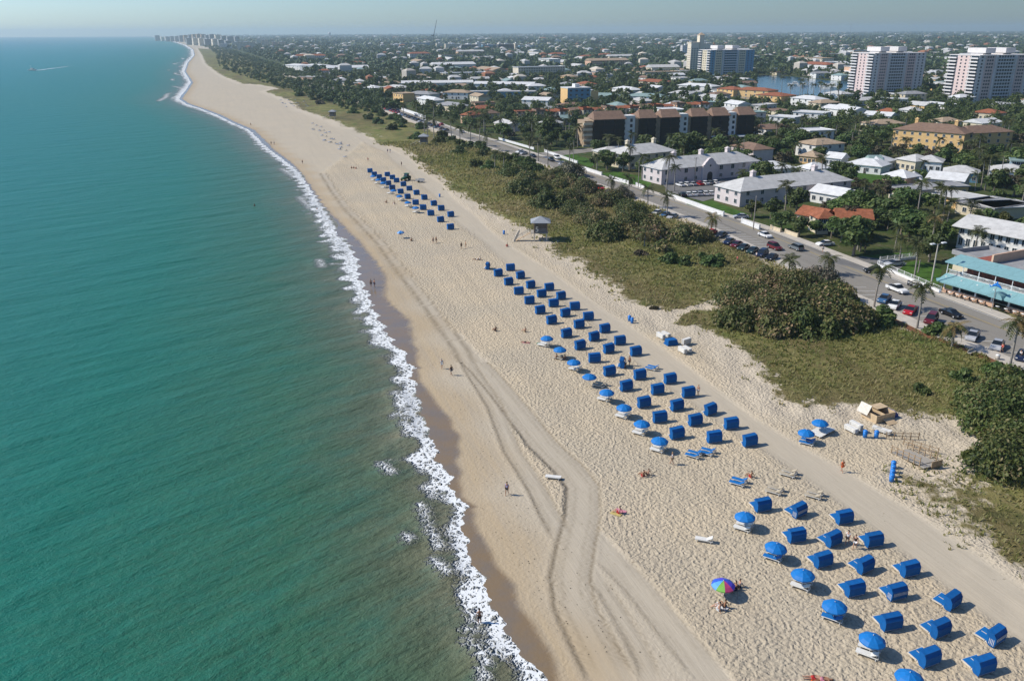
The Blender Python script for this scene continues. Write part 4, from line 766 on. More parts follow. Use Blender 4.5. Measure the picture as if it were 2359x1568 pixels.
def figure(pose):
    """joints: pelvis, chest, neck, head; per side hip knee ankle toe shoulder elbow wrist hand"""
    J = dict(pel=(0, 0, .93), wst=(0, 0, 1.08), chs=(0, .01, 1.32), nck=(0, 0, 1.47), hd0=(0, .02, 1.56), hd1=(0, .03, 1.66), hd2=(0, .02, 1.72))
    for s, k in ((-1, 'l'), (1, 'r')):
        J.update({'hip' + k: (s * .10, 0, .88), 'kne' + k: (s * .11, .02, .50), 'ank' + k: (s * .11, -.02, .09), 'toe' + k: (s * .13, .15, .03), 'sho' + k: (s * .19, 0, 1.40), 'elb' + k: (s * .25, -.03, 1.12), 'wri' + k: (s * .27, .06, .88), 'han' + k: (s * .27, .09, .80)})
    if pose in ('walk', 'stride'):
        J.update(kner=(.11, .16, .52), ankr=(.11, .24, .10), toer=(.12, .40, .05), knel=(-.11, -.03, .49), ankl=(-.11, -.30, .13), toel=(-.12, -.15, .03), elbr=(.25, -.14, 1.14), wrir=(.26, -.12, .90), hanr=(.26, -.10, .82), elbl=(-.25, .10, 1.13), wril=(-.25, .27, .96), hanl=(-.25, .33, .90))
    if pose == 'reach':
        J.update(elbr=(.26, .22, 1.28), wrir=(.22, .44, 1.34), hanr=(.20, .52, 1.36), elbl=(-.26, .18, 1.2), wril=(-.22, .40, 1.18), hanl=(-.2, .48, 1.18))
    if pose == 'sit':                                             # on the ground, knees up, leaning back on the arms
        J.update(pel=(0, 0, .13), wst=(0, -.05, .30), chs=(0, -.12, .54), nck=(0, -.14, .70), hd0=(0, -.12, .78), hd1=(0, -.10, .88), hd2=(0, -.10, .94))
        for s, k in ((-1, 'l'), (1, 'r')):
            J.update({'hip' + k: (s * .10, .03, .13), 'kne' + k: (s * .14, .42, .42), 'ank' + k: (s * .13, .66, .09), 'toe' + k: (s * .14, .82, .05), 'sho' + k: (s * .19, -.14, .62), 'elb' + k: (s * .30, -.28, .36), 'wri' + k: (s * .30, -.36, .09), 'han' + k: (s * .30, -.42, .05)})
    if pose == 'lie':
        J.update(pel=(0, 0, .12), wst=(0, -.17, .12), chs=(0, -.42, .14), nck=(0, -.58, .14), hd0=(0, -.67, .13), hd1=(0, -.77, .13), hd2=(0, -.83, .13))
        for s, k in ((-1, 'l'), (1, 'r')):
            J.update({'hip' + k: (s * .10, .05, .11), 'kne' + k: (s * .13, .46, .13), 'ank' + k: (s * .14, .86, .07), 'toe' + k: (s * .17, .95, .14), 'sho' + k: (s * .19, -.50, .13), 'elb' + k: (s * .32, -.26, .08), 'wri' + k: (s * .33, .0, .07), 'han' + k: (s * .33, .08, .06)})
    R = dict(pel=(.15, .11), wst=(.13, .095), chs=(.17, .115), nck=.058, hd0=.075, hd1=(.082, .10), hd2=(.06, .07), hip=.085, kne=.058, ank=.042, toe=.035, sho=.062, elb=.042, wri=.029, han=.034)
    def build(keys, edges, mat, name, grow=1.0, add=.0):
        vs = []; ix = {}
        for k in keys: r = R.get(k, R.get(k[:3])); r = tuple(q * grow + add for q in r) if isinstance(r, tuple) else r * grow + add; ix[k] = len(vs); vs.append((*J[k], r))
        return skin_mesh(name, vs, [(ix[a], ix[b]) for a, b in edges], mat, 0)
    sp = [('pel', 'wst'), ('wst', 'chs'), ('chs', 'nck'), ('nck', 'hd0'), ('hd0', 'hd1'), ('hd1', 'hd2')]
    lg = lambda k: [('pel', 'hip' + k), ('hip' + k, 'kne' + k), ('kne' + k, 'ank' + k), ('ank' + k, 'toe' + k)]; ar = lambda k: [('chs', 'sho' + k), ('sho' + k, 'elb' + k), ('elb' + k, 'wri' + k), ('wri' + k, 'han' + k)]
    body = build(list(J), sp + lg('l') + lg('r') + ar('l') + ar('r'), M['skin'], 'person_body')
    mb = MB()
    for s, k in ((-1, 'l'), (1, 'r')):
        h = Vector(J['han' + k]); d = (h - Vector(J['wri' + k])).normalized(); u = d.orthogonal().normalized()
        for i, ln in enumerate((.065, .075, .07, .055)):
            a = h + u * (i - 1.5) * .017 - d * .01; m_ = a + d * (.03 + ln * .5); mb.bar(a, m_, .009, 5, .0085); mb.bar(m_, m_ + (d + Vector((0, .35, 0))).normalized() * ln * .55, .0085, 5, .006)
        a = h - d * .045 + u * .028; mb.bar(a, a + (d + u * .9).normalized() * .055, .0105, 5, .008)
    hd = Vector(J['hd1']); fwd = Vector((0, 1, 0)) if pose != 'lie' else Vector((0, 0, 1)); up = (Vector(J['hd2']) - Vector(J['hd0'])).normalized()
    mb.bar(hd + fwd * .085 + up * .01, hd + fwd * .118 - up * .028, .009, 5, .015)
    for s in (-1, 1): mb.bar(hd + Vector((s * .078, 0, 0)) + up * .02, hd + Vector((s * .088, -.01, 0)) - up * .02, .016, 5, .012)
    body = join_mb(body, mb, 'person_body')
    shorts = build(['pel', 'wst0', 'hipl', 'mkl', 'hipr', 'mkr'] if False else ['pel'] + ['hipl', 'thil', 'hipr', 'thir'], [('pel', 'hipl'), ('hipl', 'thil'), ('pel', 'hipr'), ('hipr', 'thir')], M['cl_navy'], 'shorts', 1.12, .012) if not J.update({'thi' + k: tuple(.45 * a + .55 * b_ for a, b_ in zip(J['hip' + k], J['kne' + k])) for k in 'lr'}) and not R.update(thi=.078) else None
    J.update({'slv' + k: tuple(.5 * a + .5 * b_ for a, b_ in zip(J['sho' + k], J['elb' + k])) for k in 'lr'}); R.update(slv=.055)
    shirt = build(['chs', 'wst', 'pel', 'shol', 'slvl', 'shor', 'slvr'], [('chs', 'wst'), ('wst', 'pel'), ('chs', 'shol'), ('shol', 'slvl'), ('chs', 'shor'), ('shor', 'slvr')], M['cl_white'], 'shirt', 1.08, .012)
    hr = MB(); c = Vector(J['hd1']) + up * .035 - fwd * .022
    for i in range(4):
        pass
    hv = []; n, m_ = 10, 5
    side = up.cross(fwd)
    for i in range(m_ + 1):
        th = PI * .62 * i / m_
        for k in range(n): ph = 2 * PI * k / n; hv.append(c + up * math.cos(th) * .115 + (side * math.cos(ph) * .095 + fwd * math.sin(ph) * (.095 if math.sin(ph) < 0 or i < 3 else .072)) * math.sin(th))
    hr.add(hv, [(i * n + k, i * n + (k + 1) % n, (i + 1) * n + (k + 1) % n, (i + 1) * n + k) for i in range(m_) for k in range(n)], 0, True)
    return body, shirt, shorts, hr.mesh('hair', M['hair_dark'])
FIG = {p: figure(p) for p in ('stand', 'walk', 'reach', 'sit', 'lie')}
def person(x, y, pose, rz, label, skin='skin', shirt=None, shorts='cl_navy', hair='hair_dark', z=ZS, group=None, sc=1.):
    b_, s_, p_, h_ = FIG[pose]; t = thing('person', label, 'person', G(x, y, z), rz, group, sc)
    t.location.z = z - (0.0 if pose in ('sit', 'lie') else .0)
    part('body', b_, t, mats=[M[skin]]); part('hair', h_, t, mats=[M[hair]]); part('shorts', p_, t, mats=[M[shorts]])
    if shirt: part('shirt', s_, t, mats=[M[shirt]])
    return t
for a in [
    (1939, 1087, 'walk', .4, 'person in bright orange top walking on the smooth sand strip', 'skin', 'cl_orange', 'cl_orange', 'hair_fair'),
    (1168, 1139, 'walk', 2.9, 'person in lilac shirt and dark shorts walking on the flat sand', 'skin_tan', 'cl_lilac', 'cl_black', 'hair_dark'),
    (1018, 849, 'walk', .3, 'person in white walking near the waterline ahead of another', 'skin', 'cl_white', 'cl_white', 'hair_grey'),
    (1040, 864, 'walk', .9, 'person in dark clothes following a walker in white', 'skin_tan', 'cl_black', 'cl_grey', 'hair_dark'),
    (855, 661, 'stand', .4, 'left one of two people standing at the wet sand edge', 'skin_tan', None, 'cl_black', 'hair_dark'),
    (863, 661, 'stand', -.8, 'right one of two people standing at the wet sand edge', 'skin', None, 'cl_navy', 'hair_dark'),
    (1548, 1069, 'walk', 1.2, 'person in white top standing seaward of the blue sunbeds', 'skin', 'cl_white', 'cl_khaki', 'hair_fair'),
    (1608, 910, 'stand', 2.2, 'bare chested person standing right of a landward cabana', 'skin', None, 'cl_white', 'hair_fair'),
    (1951, 1253, 'walk', 2.5, 'person in white top walking between the nearest cabanas', 'skin', 'cl_white', 'cl_black', 'hair_dark'),
    (1968, 1263, 'walk', 2.6, 'person in black top walking between the nearest cabanas', 'skin', 'cl_black', 'cl_white', 'hair_dark'),
    (1440, 848, 'reach', 1.0, 'person in white shirt handling the turned aside cabana', 'skin_tan', 'cl_white', 'cl_black', 'hair_dark'),
    (1450, 842, 'stand', 2.2, 'bare chested person talking beside the turned aside cabana', 'skin_tan', None, 'cl_navy', 'hair_dark'),
    (1063, 573, 'stand', .3, 'person in dark swimwear standing below the last far cabana', 'skin_tan', 'cl_black', 'cl_black', 'hair_dark'),
    (1073, 570, 'stand', -1.2, 'tall tanned person standing right of one in dark swimwear', 'skin', None, 'cl_khaki', 'hair_dark'),
    (998, 561, 'stand', .4, 'left one of two people standing on the open sand below the far cabanas', 'skin', None, 'cl_navy', 'hair_fair'),
    (1005, 559, 'stand', -.6, 'right one of two people standing on open sand below the far cabanas', 'skin_tan', None, 'cl_black', 'hair_dark'),
    (697, 378, 'walk', .5, 'person walking along the shore beside the upper surf', 'skin_tan', None, 'cl_black', 'hair_dark'),
    (625, 334, 'walk', .5, 'left walker of a pair on the far wet sand', 'skin_tan', 'cl_grey', 'cl_black', 'hair_dark'), (632, 334, 'walk', .5, 'right walker of a pair on the far wet sand', 'skin', 'cl_white', 'cl_navy', 'hair_dark'),
    (578, 290, 'walk', .5, 'small distant person near the far surf', 'skin_tan', None, 'cl_black', 'hair_dark'), (893, 352, 'stand', .5, 'left one of two people in blue at the far dune edge', 'skin', 'cl_blue', 'cl_navy', 'hair_dark'), (899, 352, 'stand', .5, 'right one of two people in blue at the far dune edge', 'skin', 'cl_blue', 'cl_white', 'hair_dark'),
    (848, 372, 'walk', .5, 'distant person walking near the far row of sunbeds', 'skin', 'cl_red', 'cl_navy', 'hair_dark'), (925, 382, 'stand', 1., 'distant person standing on the sand beyond the tractor', 'skin_tan', 'cl_navy', 'cl_black', 'hair_dark'),
    (1992, 580, 'walk', .5, 'person walking on the inland pavement beside the white wall', 'skin', 'cl_black', 'cl_navy', 'hair_dark'),
    (1901, 565, 'stand', .5, 'left of two people on the inland pavement', 'skin', 'cl_navy', 'cl_black', 'hair_dark'),
    (1895, 581, 'walk', .5, 'right of two people on the inland pavement', 'skin', 'cl_white', 'cl_khaki', 'hair_dark'),
    (1698, 605, 'walk', 2., 'person in red on the seaward pavement by the dark cars', 'skin', 'cl_red', 'cl_navy', 'hair_dark'),
    (1742, 596, 'walk', 2., 'person in white on the seaward pavement by the dark cars', 'skin', 'cl_white', 'cl_navy', 'hair_dark'),
    (2307, 812, 'walk', 2., 'person in dark red on the seaward pavement near the silver car', 'skin', 'cl_red', 'cl_black', 'hair_dark'),
    (2349, 828, 'walk', 2., 'person on the seaward pavement at the right edge under the yellow palm', 'skin', 'cl_white', 'cl_grey', 'hair_dark')]:
    person(a[0], a[1], a[2], a[3], a[4], a[5], a[6], a[7], a[8])
person(1105, 1438, 'stand', .2, 'dark haired bather standing in the foam at the water edge', 'skin_tan', None, 'cl_black', 'hair_dark', -.25, sc=1.05)
for x, y, l, s in [(587, 481, 'swimmer wading in the green water off the far cabanas', 'skin_tan'), (731, 490, 'swimmer standing in the surf near the far waterline', 'skin')]: person(x, y, 'stand', 1., l, s, None, 'cl_black', 'hair_dark', -.9)
for x, y, p, rz, l, s, sh, st in [
    (1481, 1097, 'sit', .6, 'left one of two people sitting on the sand below the middle block', 'skin_tan', None, 'cl_red'), (1492, 1094, 'sit', .9, 'right one of two people sitting on the sand below the middle block', 'skin', None, 'cl_black'),
    (1425, 1182, 'sit', 1.1, 'person sitting with a pink and yellow towel by the track bend', 'skin', 'cl_pink', 'cl_red'),
    (1655, 1404, 'sit', .8, 'left sunbather of two near the multicoloured umbrella', 'skin', None, 'cl_white'), (1668, 1398, 'sit', .7, 'right sunbather of two near the multicoloured umbrella', 'skin_tan', None, 'cl_black'),
    (1693, 1358, 'sit', 2.3, 'person sitting in the shade of the multicoloured umbrella', 'skin_tan', 'cl_black', 'cl_navy'), (1702, 1352, 'sit', 2., 'second person shaded behind the multicoloured umbrella', 'skin', 'cl_grey', 'cl_navy'),
    (1875, 1562, 'lie', 1.5, 'sunbather in red lying at the bottom edge', 'skin', None, 'cl_red'), (1895, 1566, 'lie', 1.5, 'second sunbather lying at the bottom edge', 'skin_tan', None, 'cl_pink'),
    (1141, 762, 'sit', .8, 'dark clothed person sitting alone seaward of the middle block', 'skin_tan', 'cl_black', 'cl_black'), (1209, 764, 'sit', .8, 'person sitting to the right of another seaward of the middle block', 'skin', None, 'cl_khaki'),
    (1211, 789, 'lie', 1.3, 'sunbather lying on the sand left of the first middle umbrella', 'skin', None, 'cl_black'), (1729, 1099, 'sit', .7, 'tanned bather sitting right of the blue sunbeds', 'skin_tan', None, 'cl_red'),
    (948, 555, 'sit', .5, 'person sitting right of the pale blue umbrella', 'skin_tan', None, 'cl_black'), (922, 540, 'sit', .5, 'person sitting under the pale blue umbrella', 'skin', None, 'cl_navy'),
    (1168, 568, 'sit', .4, 'person in red sitting by the lifeguard tower ramp', 'skin', 'cl_red', 'cl_red'), (1096, 598, 'lie', 1.4, 'person in dark lying beyond the middle block', 'skin_tan', 'cl_white', 'cl_black'), (1105, 599, 'sit', 1.4, 'person sitting beyond the middle block next to one lying', 'skin', 'cl_white', 'cl_black'),
    (810, 388, 'sit', .4, 'left of a group of three sitting far up the beach', 'skin_tan', None, 'cl_black'), (815, 388, 'sit', .6, 'middle of a group of three sitting far up the beach', 'skin_tan', None, 'cl_navy'), (820, 389, 'sit', .9, 'right of a group of three sitting far up the beach', 'skin_tan', None, 'cl_red'),
    (890, 467, 'sit', .9, 'left bather seated seaward of the far cabanas', 'skin_tan', None, 'cl_black'), (908, 470, 'sit', .9, 'right bather seated seaward of the far cabanas', 'skin', None, 'cl_white'),
    (1281, 826, 'sit', .6, 'bather sitting by the second middle umbrella', 'skin_tan', None, 'cl_black'), (1300, 828, 'sit', .9, 'bather sitting right of the second middle umbrella', 'skin_tan', None, 'cl_navy')]:
    person(x, y, p, rz, l, s, sh, st)
def towel(x, y, rz, col, lab): single('beach_towel', MB().box(-.3, -.65, .0, .3, .65, .02).mesh('beach_towel', M[col]), lab, 'towel', G(x, y, ZS + .04), (0, 0, rz), 'towels on the sand')
for a in [(1419, 1183, 1., 'cl_yellow', 'yellow towel by the track bend'), (1430, 1176, 1., 'cl_pink', 'pink towel by the track bend'), (1662, 1396, .8, 'cl_white', 'white towel near the multicoloured umbrella'), (1242, 792, .4, 'cl_green', 'green towel left of the first middle umbrella'), (1885, 1564, 1.5, 'cl_orange', 'orange towel at the bottom edge'), (1212, 789, 1.3, 'cl_pink', 'pink towel under a lying sunbather')]: towel(*a)
# bathers' dark belongings and loungers on the upper beach, each on its own
BAG = MB().prism([(-.35, 0), (.35, 0), (.28, .32), (0, .4), (-.28, .32)], -.22, .22, 'y').mesh('beach_bag', M['cl_navy'])
rb_ = random.Random(9)
for i in range(30):
    q = i / 29; nth = ORD[i // 3]; x = 722 + 78 * q + rb_.uniform(-8, 8); y = 300 + 60 * q + rb_.uniform(-6, 6) - 10 * (i % 3); bed(x, y, ('blue', 'tan', 'blue')[i % 3], '%s %s sunbed from the far end of the hazy rows below the third tower' % (nth, ['blue', 'tan', 'dark blue'][i % 3]), group='sunbeds in the far rows')
for i in range(20):
    q = i / 19; x = 646 + 64 * q + rb_.uniform(-1.2, 1.2); y = 232 + 12 * (i % 5) / 4 + rb_.uniform(-2, 2); bed(x, y, 'blue', 'tiny blue sunbed, %s from the left on the pale far sand by the dune' % ORD[i], group='sunbeds by the far dune')
# two gulls-size litter and the far boat
def boat():
    t = thing('motor_boat', 'small white motor boat running along the horizon with a wake', 'boat', G(75, 163, 0), rad(-100), None, 1.7)
    part('hull', MB().add([(-1, -4, .9), (1, -4, .9), (1.1, 0, 1.), (0, 4.6, 1.4), (-1.1, 0, 1.), (-.8, -4, -.2), (.8, -4, -.2), (.8, 0, -.2), (0, 3.6, -.1), (-.8, 0, -.2)], [(0, 1, 2, 3, 4), (0, 5, 6, 1), (1, 6, 7, 2), (2, 7, 8, 3), (3, 8, 9, 4), (4, 9, 5, 0)]).mesh('hull', M['white_plastic']), t)
    part('cabin', MB().prism([(-1.6, 1.), (1.2, 1.), (.6, 2.), (-1.4, 2.1)], -.7, .7, 'x').mesh('cabin', M['white_plastic']), t); part('windscreen', MB().box(-.6, .9, 1.3, .6, 1.1, 1.8).mesh('windscreen', M['glass_dark']), t); part('tuna_tower', MB().bar((-.5, -1, 2), (-.4, -1, 4), .06).bar((.5, -1, 2), (.4, -1, 4), .06).box(-.6, -1.4, 4, .6, -.6, 4.1).mesh('tuna_tower', M['pole_white']), t)
    a, b_ = np.array(G(80, 163.4, 0)[:2]), np.array(G(168, 152, 0)[:2]); n = np.array([-(b_ - a)[1], (b_ - a)[0]]); n /= np.linalg.norm(n); V = []; N_ = 24
    for k in range(N_ + 1):
        s = k / N_; w_ = (3.5 * (1 - s) + 6 * s * (1 - s) + .4) * (1 + .3 * math.sin(k * 2.1)); p = a + (b_ - a) * s; V += [(*(p - n * w_), .12), (*(p + n * w_), .12)]
    m, b2 = newmat('wake_foam'); ps = b2.pos(); b2.out(b2.mix(b2.sm(b2.noise(ps, .09, 4, .7), .42, .62), (.10, .26, .30), (.72, .76, .76)), .6); me = npmesh('boat_wake', V, [(2 * i, 2 * i + 1, 2 * i + 3, 2 * i + 2) for i in range(N_)], m); o = part('boat_wake', me); o['kind'] = 'stuff'; o['label'] = 'white wake trailing behind the small motor boat'
boat()
# ---- tractor and its rake
def tractor():
    t = thing('tractor', 'green tractor with cab parked beside the farthest cabanas', 'tractor', G(935, 416), rad(150)); simple('tractor_green', (.02, .11, .045), .4, .1, 2, .5); g = M['tractor_green']
    for x, y, r, w_ in ((-.95, -.9, .85, .45), (.95, -.9, .85, .45), (-.85, 1.4, .55, .32), (.85, 1.4, .55, .32)):
        wh = part('wheel', MB().lathe([(.3, -w_ / 2), (r * .9, -w_ / 2), (r, -w_ / 4), (r, w_ / 4), (r * .9, w_ / 2), (.3, w_ / 2)], 14).mesh('wheel', M['rubber']), t, (x, y, r), (0, PI / 2, 0)); part('rim', MB().lathe([(0, -w_ * .4), (r * .55, -w_ * .4), (r * .55, w_ * .4), (0, w_ * .4)], 10).mesh('rim', simple('rim_yellow', (.5, .4, .05), .5)), wh)
    part('bonnet', MB().prism([(.1, .7), (2.0, .75), (2.05, 1.35), (.1, 1.6)], -.42, .42, 'x').mesh('bonnet', g), t); part('chassis', MB().box(-.3, -1.2, .55, .3, 1.6, .8).mesh('chassis', M['dark_metal']), t)
    part('cab', MB().box(-.75, -1.2, .8, .75, .15, 1.5).mesh('cab', g), t); part('cab_glass', MB().prism([(-1.2, 1.5), (.15, 1.5), (-.05, 2.5), (-1.1, 2.5)], -.7, .7, 'x').mesh('cab_glass', M['glass_dark']), t); part('cab_roof', MB().box(-.85, -1.3, 2.5, .85, .15, 2.65).mesh('cab_roof', g), t)
    for s in (-1, 1): part('mudguard', MB().prism([(-1.8, .9), (-1.6, 1.6), (-.9, 1.85), (-.2, 1.6), (-.2, 1.5), (-.9, 1.72), (-1.5, 1.5), (-1.7, .9)], s * .72, s * 1.2, 'x').mesh('mudguard', g), t)
    t = thing('beach_rake', 'grey towed rake trailer right of the green tractor', 'trailer', G(968, 420), rad(60)); part('bed', MB().box(-.9, -1.4, .5, .9, 1.4, .65).box(-.9, -1.4, .65, -.82, 1.4, 1.3).box(.82, -1.4, .65, .9, 1.4, 1.3).mesh('bed', M['steel']), t); part('drawbar', MB().bar((0, 1.4, .5), (0, 2.6, .4), .06).mesh('drawbar', M['dark_metal']), t)
    for s in (-1, 1): part('wheel', MB().lathe([(.0, -.12), (.4, -.12), (.4, .12), (0, .12)], 12).mesh('wheel', M['rubber']), t, (s, 0, .4), (0, PI / 2, 0))
tractor()
# ================================================ cars and the street
simple('car_glass', (.015, .02, .025), .06, .1, 1, .7); simple('head_glass', (.75, .75, .72), .15, .05); simple('tail_red', (.35, .01, .01), .3)
CARC = {}
for n_, c_ in (('white', (.72, .72, .71)), ('red', (.45, .015, .02)), ('dark', (.016, .02, .028)), ('black', (.008, .008, .009)), ('green', (.015, .04, .035)), ('navy', (.012, .022, .06)), ('silver', (.42, .43, .45)), ('grey', (.16, .18, .19)), ('maroon', (.13, .012, .02)), ('blue', (.05, .13, .26)), ('tan', (.42, .36, .26))):
    CARC[n_] = simple('paint_' + n_, c_, .22, .04, 1, .6)
def car_kit(kind):
    sd = [(-2.2, .30), (-2.25, .62), (-2.15, .88), (-1.3, .95), (1.0, .93), (1.9, .80), (2.2, .62), (2.22, .30)]; gl = [(-1.75, .93), (-1.15, 1.36), (.25, 1.40), (1.15, .92)]; rf = [(-1.08, 1.352), (-1.0, 1.40), (.12, 1.43), (.22, 1.392)]
    if kind == 'van': sd = [(-2.2, .32), (-2.25, .7), (-2.2, 1.02), (.9, 1.02), (1.85, .92), (2.2, .7), (2.22, .32)]; gl = [(-2.18, 1.01), (-1.95, 1.66), (.35, 1.68), (1.25, 1.0)]; rf = [(-1.96, 1.655), (-1.8, 1.75), (.2, 1.76), (.34, 1.67)]
    if kind == 'pickup': sd = [(-2.6, .45), (-2.62, 1.0), (-.75, 1.0), (-.75, 1.02), (.95, 1.02), (2.3, .95), (2.5, .75), (2.5, .42)]; gl = [(-.72, 1.01), (-.6, 1.62), (.35, 1.64), (1.05, 1.0)]; rf = [(-.62, 1.615), (-.5, 1.7), (.25, 1.71), (.34, 1.63)]
    bm = MB(); W = .86; vs = []
    n = len(sd)
    for x, ins in ((-W + .06, 1), (-W, 0), (W, 0), (W - .06, 1)):
        for f, z in sd: vs.append((x * (1 if z < .9 else .97), f * (1 - .012 * ins), z + (.025 if ins and z > .7 else 0)))
    fs = [(i * n + k, i * n + (k + 1) % n, (i + 1) * n + (k + 1) % n, (i + 1) * n + k) for i in range(3) for k in range(n)] + [tuple(range(n - 1, -1, -1)), tuple(range(3 * n, 4 * n))]
    bm.add(vs, fs); body = bm.mesh('body', CARC['white'])
    def taper(poly, w0, w1, z0, z1):
        m = MB(); k = len(poly); vs = [(s * (w0 + (w1 - w0) * (z - z0) / (z1 - z0)), f, z) for s in (-1, 1) for f, z in poly]
        return m.add(vs, [(i, (i + 1) % k, k + (i + 1) % k, k + i) for i in range(k)] + [tuple(range(k - 1, -1, -1)), tuple(range(k, 2 * k))])
    z0, z1 = gl[0][1], gl[1][1]; glass = taper(gl, .80, .66, z0, z1).mesh('windows', M['car_glass']); roof = taper(rf, .665, .60, rf[0][1], rf[1][1]).mesh('roof', CARC['white'])
    wh = MB().lathe([(.12, -.10), (.30, -.10), (.33, -.06), (.33, .06), (.30, .10), (.12, .10)], 12).mesh('wheel', M['rubber']); rim = MB().lathe([(0, -.105), (.19, -.105), (.19, .105), (0, .105)], 8).mesh('rim', M['steel'])
    hl = MB().cbox((0, 0, 0), (.34, .05, .14)).mesh('headlight', M['head_glass']); tl = MB().cbox((0, 0, 0), (.30, .05, .16)).mesh('tail_light', M['tail_red'])
    yb = 1.42 if kind != 'pickup' else 1.6
    kit = [('body', body, Z3, Z3), ('windows', glass, Z3, Z3), ('roof', roof, Z3, Z3)] + [('wheel', wh, (sx * .80, sy * yb, .33), (0, PI / 2, 0), [('rim', rim, Z3, Z3)]) for sx in (-1, 1) for sy in (-1, 1)]
    kit += [('headlight', hl, (sx * .6, sd[-2][0] - .03, .68), Z3) for sx in (-1, 1)] + [('tail_light', tl, (sx * .64, sd[1][0] + .02, .8), Z3) for sx in (-1, 1)]
    if kind == 'pickup': kit.append(('cargo_bed', MB().box(-.72, -2.5, 1.0, .72, -.85, 1.012).mesh('cargo_bed', M['dark_metal']), Z3, Z3))
    return kit
CK = {k: car_kit(k) for k in ('sedan', 'van', 'pickup')}
def car(x, y, kind, col, rz, label, group='vehicles by the beach road', name=None, z=.025):
    c = [CARC[col]]; g = G(x, y); g.z = ZS + z
    return kit_place(CK[kind], {'sedan': 'car', 'van': 'van', 'pickup': 'pickup_truck'}[kind] if not name else name, label, {'sedan': 'car', 'van': 'van', 'pickup': 'pickup'}[kind], g, rz, group, {'body': c, 'roof': c})
PK = 2.47; ALONG = .31; TOCAM = PI + .31
for a in [(2036, 694, 'sedan', 'blue', PK, 'blue car parked half hidden behind the big thicket'), (2060, 708, 'sedan', 'white', PK, 'white car parked nose to the pavement, left of a red one'), (2096, 721, 'sedan', 'red', PK, 'red car parked behind a road palm'),
    (2144, 742, 'van', 'maroon', PK, 'dark red van parked nose to the pavement'), (2194, 760, 'sedan', 'grey', PK, 'grey car parked behind the bicycle rack'), (2239, 780, 'sedan', 'silver', PK, 'pale silver car parked between two small palms'),
    (2296, 801, 'sedan', 'silver', PK, 'silver car parked beside the yellowing palm'), (2354, 826, 'sedan', 'navy', PK, 'dark blue car cut by the right edge'),
    (2066, 672, 'pickup', 'white', TOCAM, 'white pickup truck driving past the restaurant'), (2190, 728, 'sedan', 'black', TOCAM, 'glossy black car driving along the road centre'), (1762, 546, 'sedan', 'white', TOCAM, 'white car driving in the inland lane'),
    (1784, 574, 'van', 'maroon', TOCAM, 'maroon minivan driving in the seaward lane'), (1833, 575, 'van', 'grey', ALONG, 'grey van with a pale roof driving away from the camera'), (1706, 503, 'sedan', 'silver', ALONG + 1.3, 'silver car leaving the hedged driveway'),
    (1638, 540, 'sedan', 'red', PK, 'red car at the far end of the dark parked row'), (1661, 546, 'sedan', 'dark', PK, 'dark car, second from the far end of the parked row'), (1679, 561, 'sedan', 'navy', PK, 'navy car in the middle of the parked row'), (1696, 568, 'sedan', 'maroon', PK, 'maroon car in the middle of the parked row'),
    (1712, 575, 'sedan', 'green', PK, 'dark green car, third from the near end of the parked row'), (1733, 582, 'sedan', 'green', PK, 'green car, second from the near end of the parked row'), (1755, 590, 'van', 'navy', PK, 'navy van near the near end of the parked row'), (1777, 598, 'sedan', 'black', PK, 'black car at the near end of the parked row'),
    (1382, 436, 'sedan', 'red', TOCAM, 'bright red car parked above the brown thicket'), (1402, 446, 'sedan', 'maroon', PK, 'maroon car half hidden by the brown thicket'), (1513, 494, 'sedan', 'white', PK, 'white car behind the grape clump'), (1533, 499, 'sedan', 'blue', PK, 'dark blue car behind the grape clump'), (1549, 503, 'sedan', 'silver', PK, 'silver car behind the grape clump'),
    (1900, 566, 'sedan', 'white', ALONG + 1.5, 'white car parked on the driveway by the hedge'), (2013, 628, 'sedan', 'dark', ALONG + 1.2, 'dark car shaded under the trees on the driveway'), (2060, 612, 'sedan', 'silver', ALONG + 1.5, 'silver car at the back of the shaded driveway'),
    (1198, 352, 'sedan', 'white', PK, 'white car parked far up the beach road'), (1206, 356, 'sedan', 'silver', PK, 'silver car parked far up the beach road'), (1228, 362, 'sedan', 'dark', TOCAM, 'dark car driving far up the beach road'), (1284, 366, 'van', 'white', TOCAM, 'white van driving far up the beach road'), (1270, 371, 'sedan', 'black', TOCAM, 'black car just seaward of a white van'), (1296, 380, 'sedan', 'silver', PK, 'silver car parked by the upper dune path'),
    (1065, 306, 'sedan', 'white', ALONG, 'white car on the upper road beside the palms'), (1010, 292, 'sedan', 'red', TOCAM, 'small red car on the upper road'),
    (2330, 372, 'sedan', 'white', .4, 'white car parked among the houses at the right edge')]:
    car(*a)
for i, (x, c) in enumerate([(1566, 'white'), (1580, 'white'), (1594, 'silver'), (1609, 'red'), (1622, 'white'), (1634, 'grey'), (1646, 'white')]): car(x, 429 - i * .9, 'sedan', c, ALONG + .1, '%s car, %s from the left against the pink front' % (c, ORD[i]), 'cars in the pink house car park')
for i, c in enumerate(['dark', 'white', 'white', 'silver', 'white', 'white']): car(1572 + i * 13, 452 - i * .6, 'sedan', c, ALONG - .2, '%s car, %s from the left in the front row of the lot' % (c, ORD[i]), 'cars in the pink house car park')
rc = random.Random(8)
for i in range(34):
    y_ = 470 + i * 8.2; c = rc.choice(['white', 'silver', 'dark', 'grey', 'white', 'tan', 'blue', 'red', 'black']); q = Vector((float(fx(.30)(y_)), y_, ZS + .025))
    kit_place(CK['sedan'], 'car', '%s car, %s in the long far row parked beside the dune' % (c, ORD[i] if i < 20 else ORD[i - 20] + ' after the twentieth'), 'car', q, PK, 'cars parked along the far road', {'body': [CARC[c]], 'roof': [CARC[c]]})
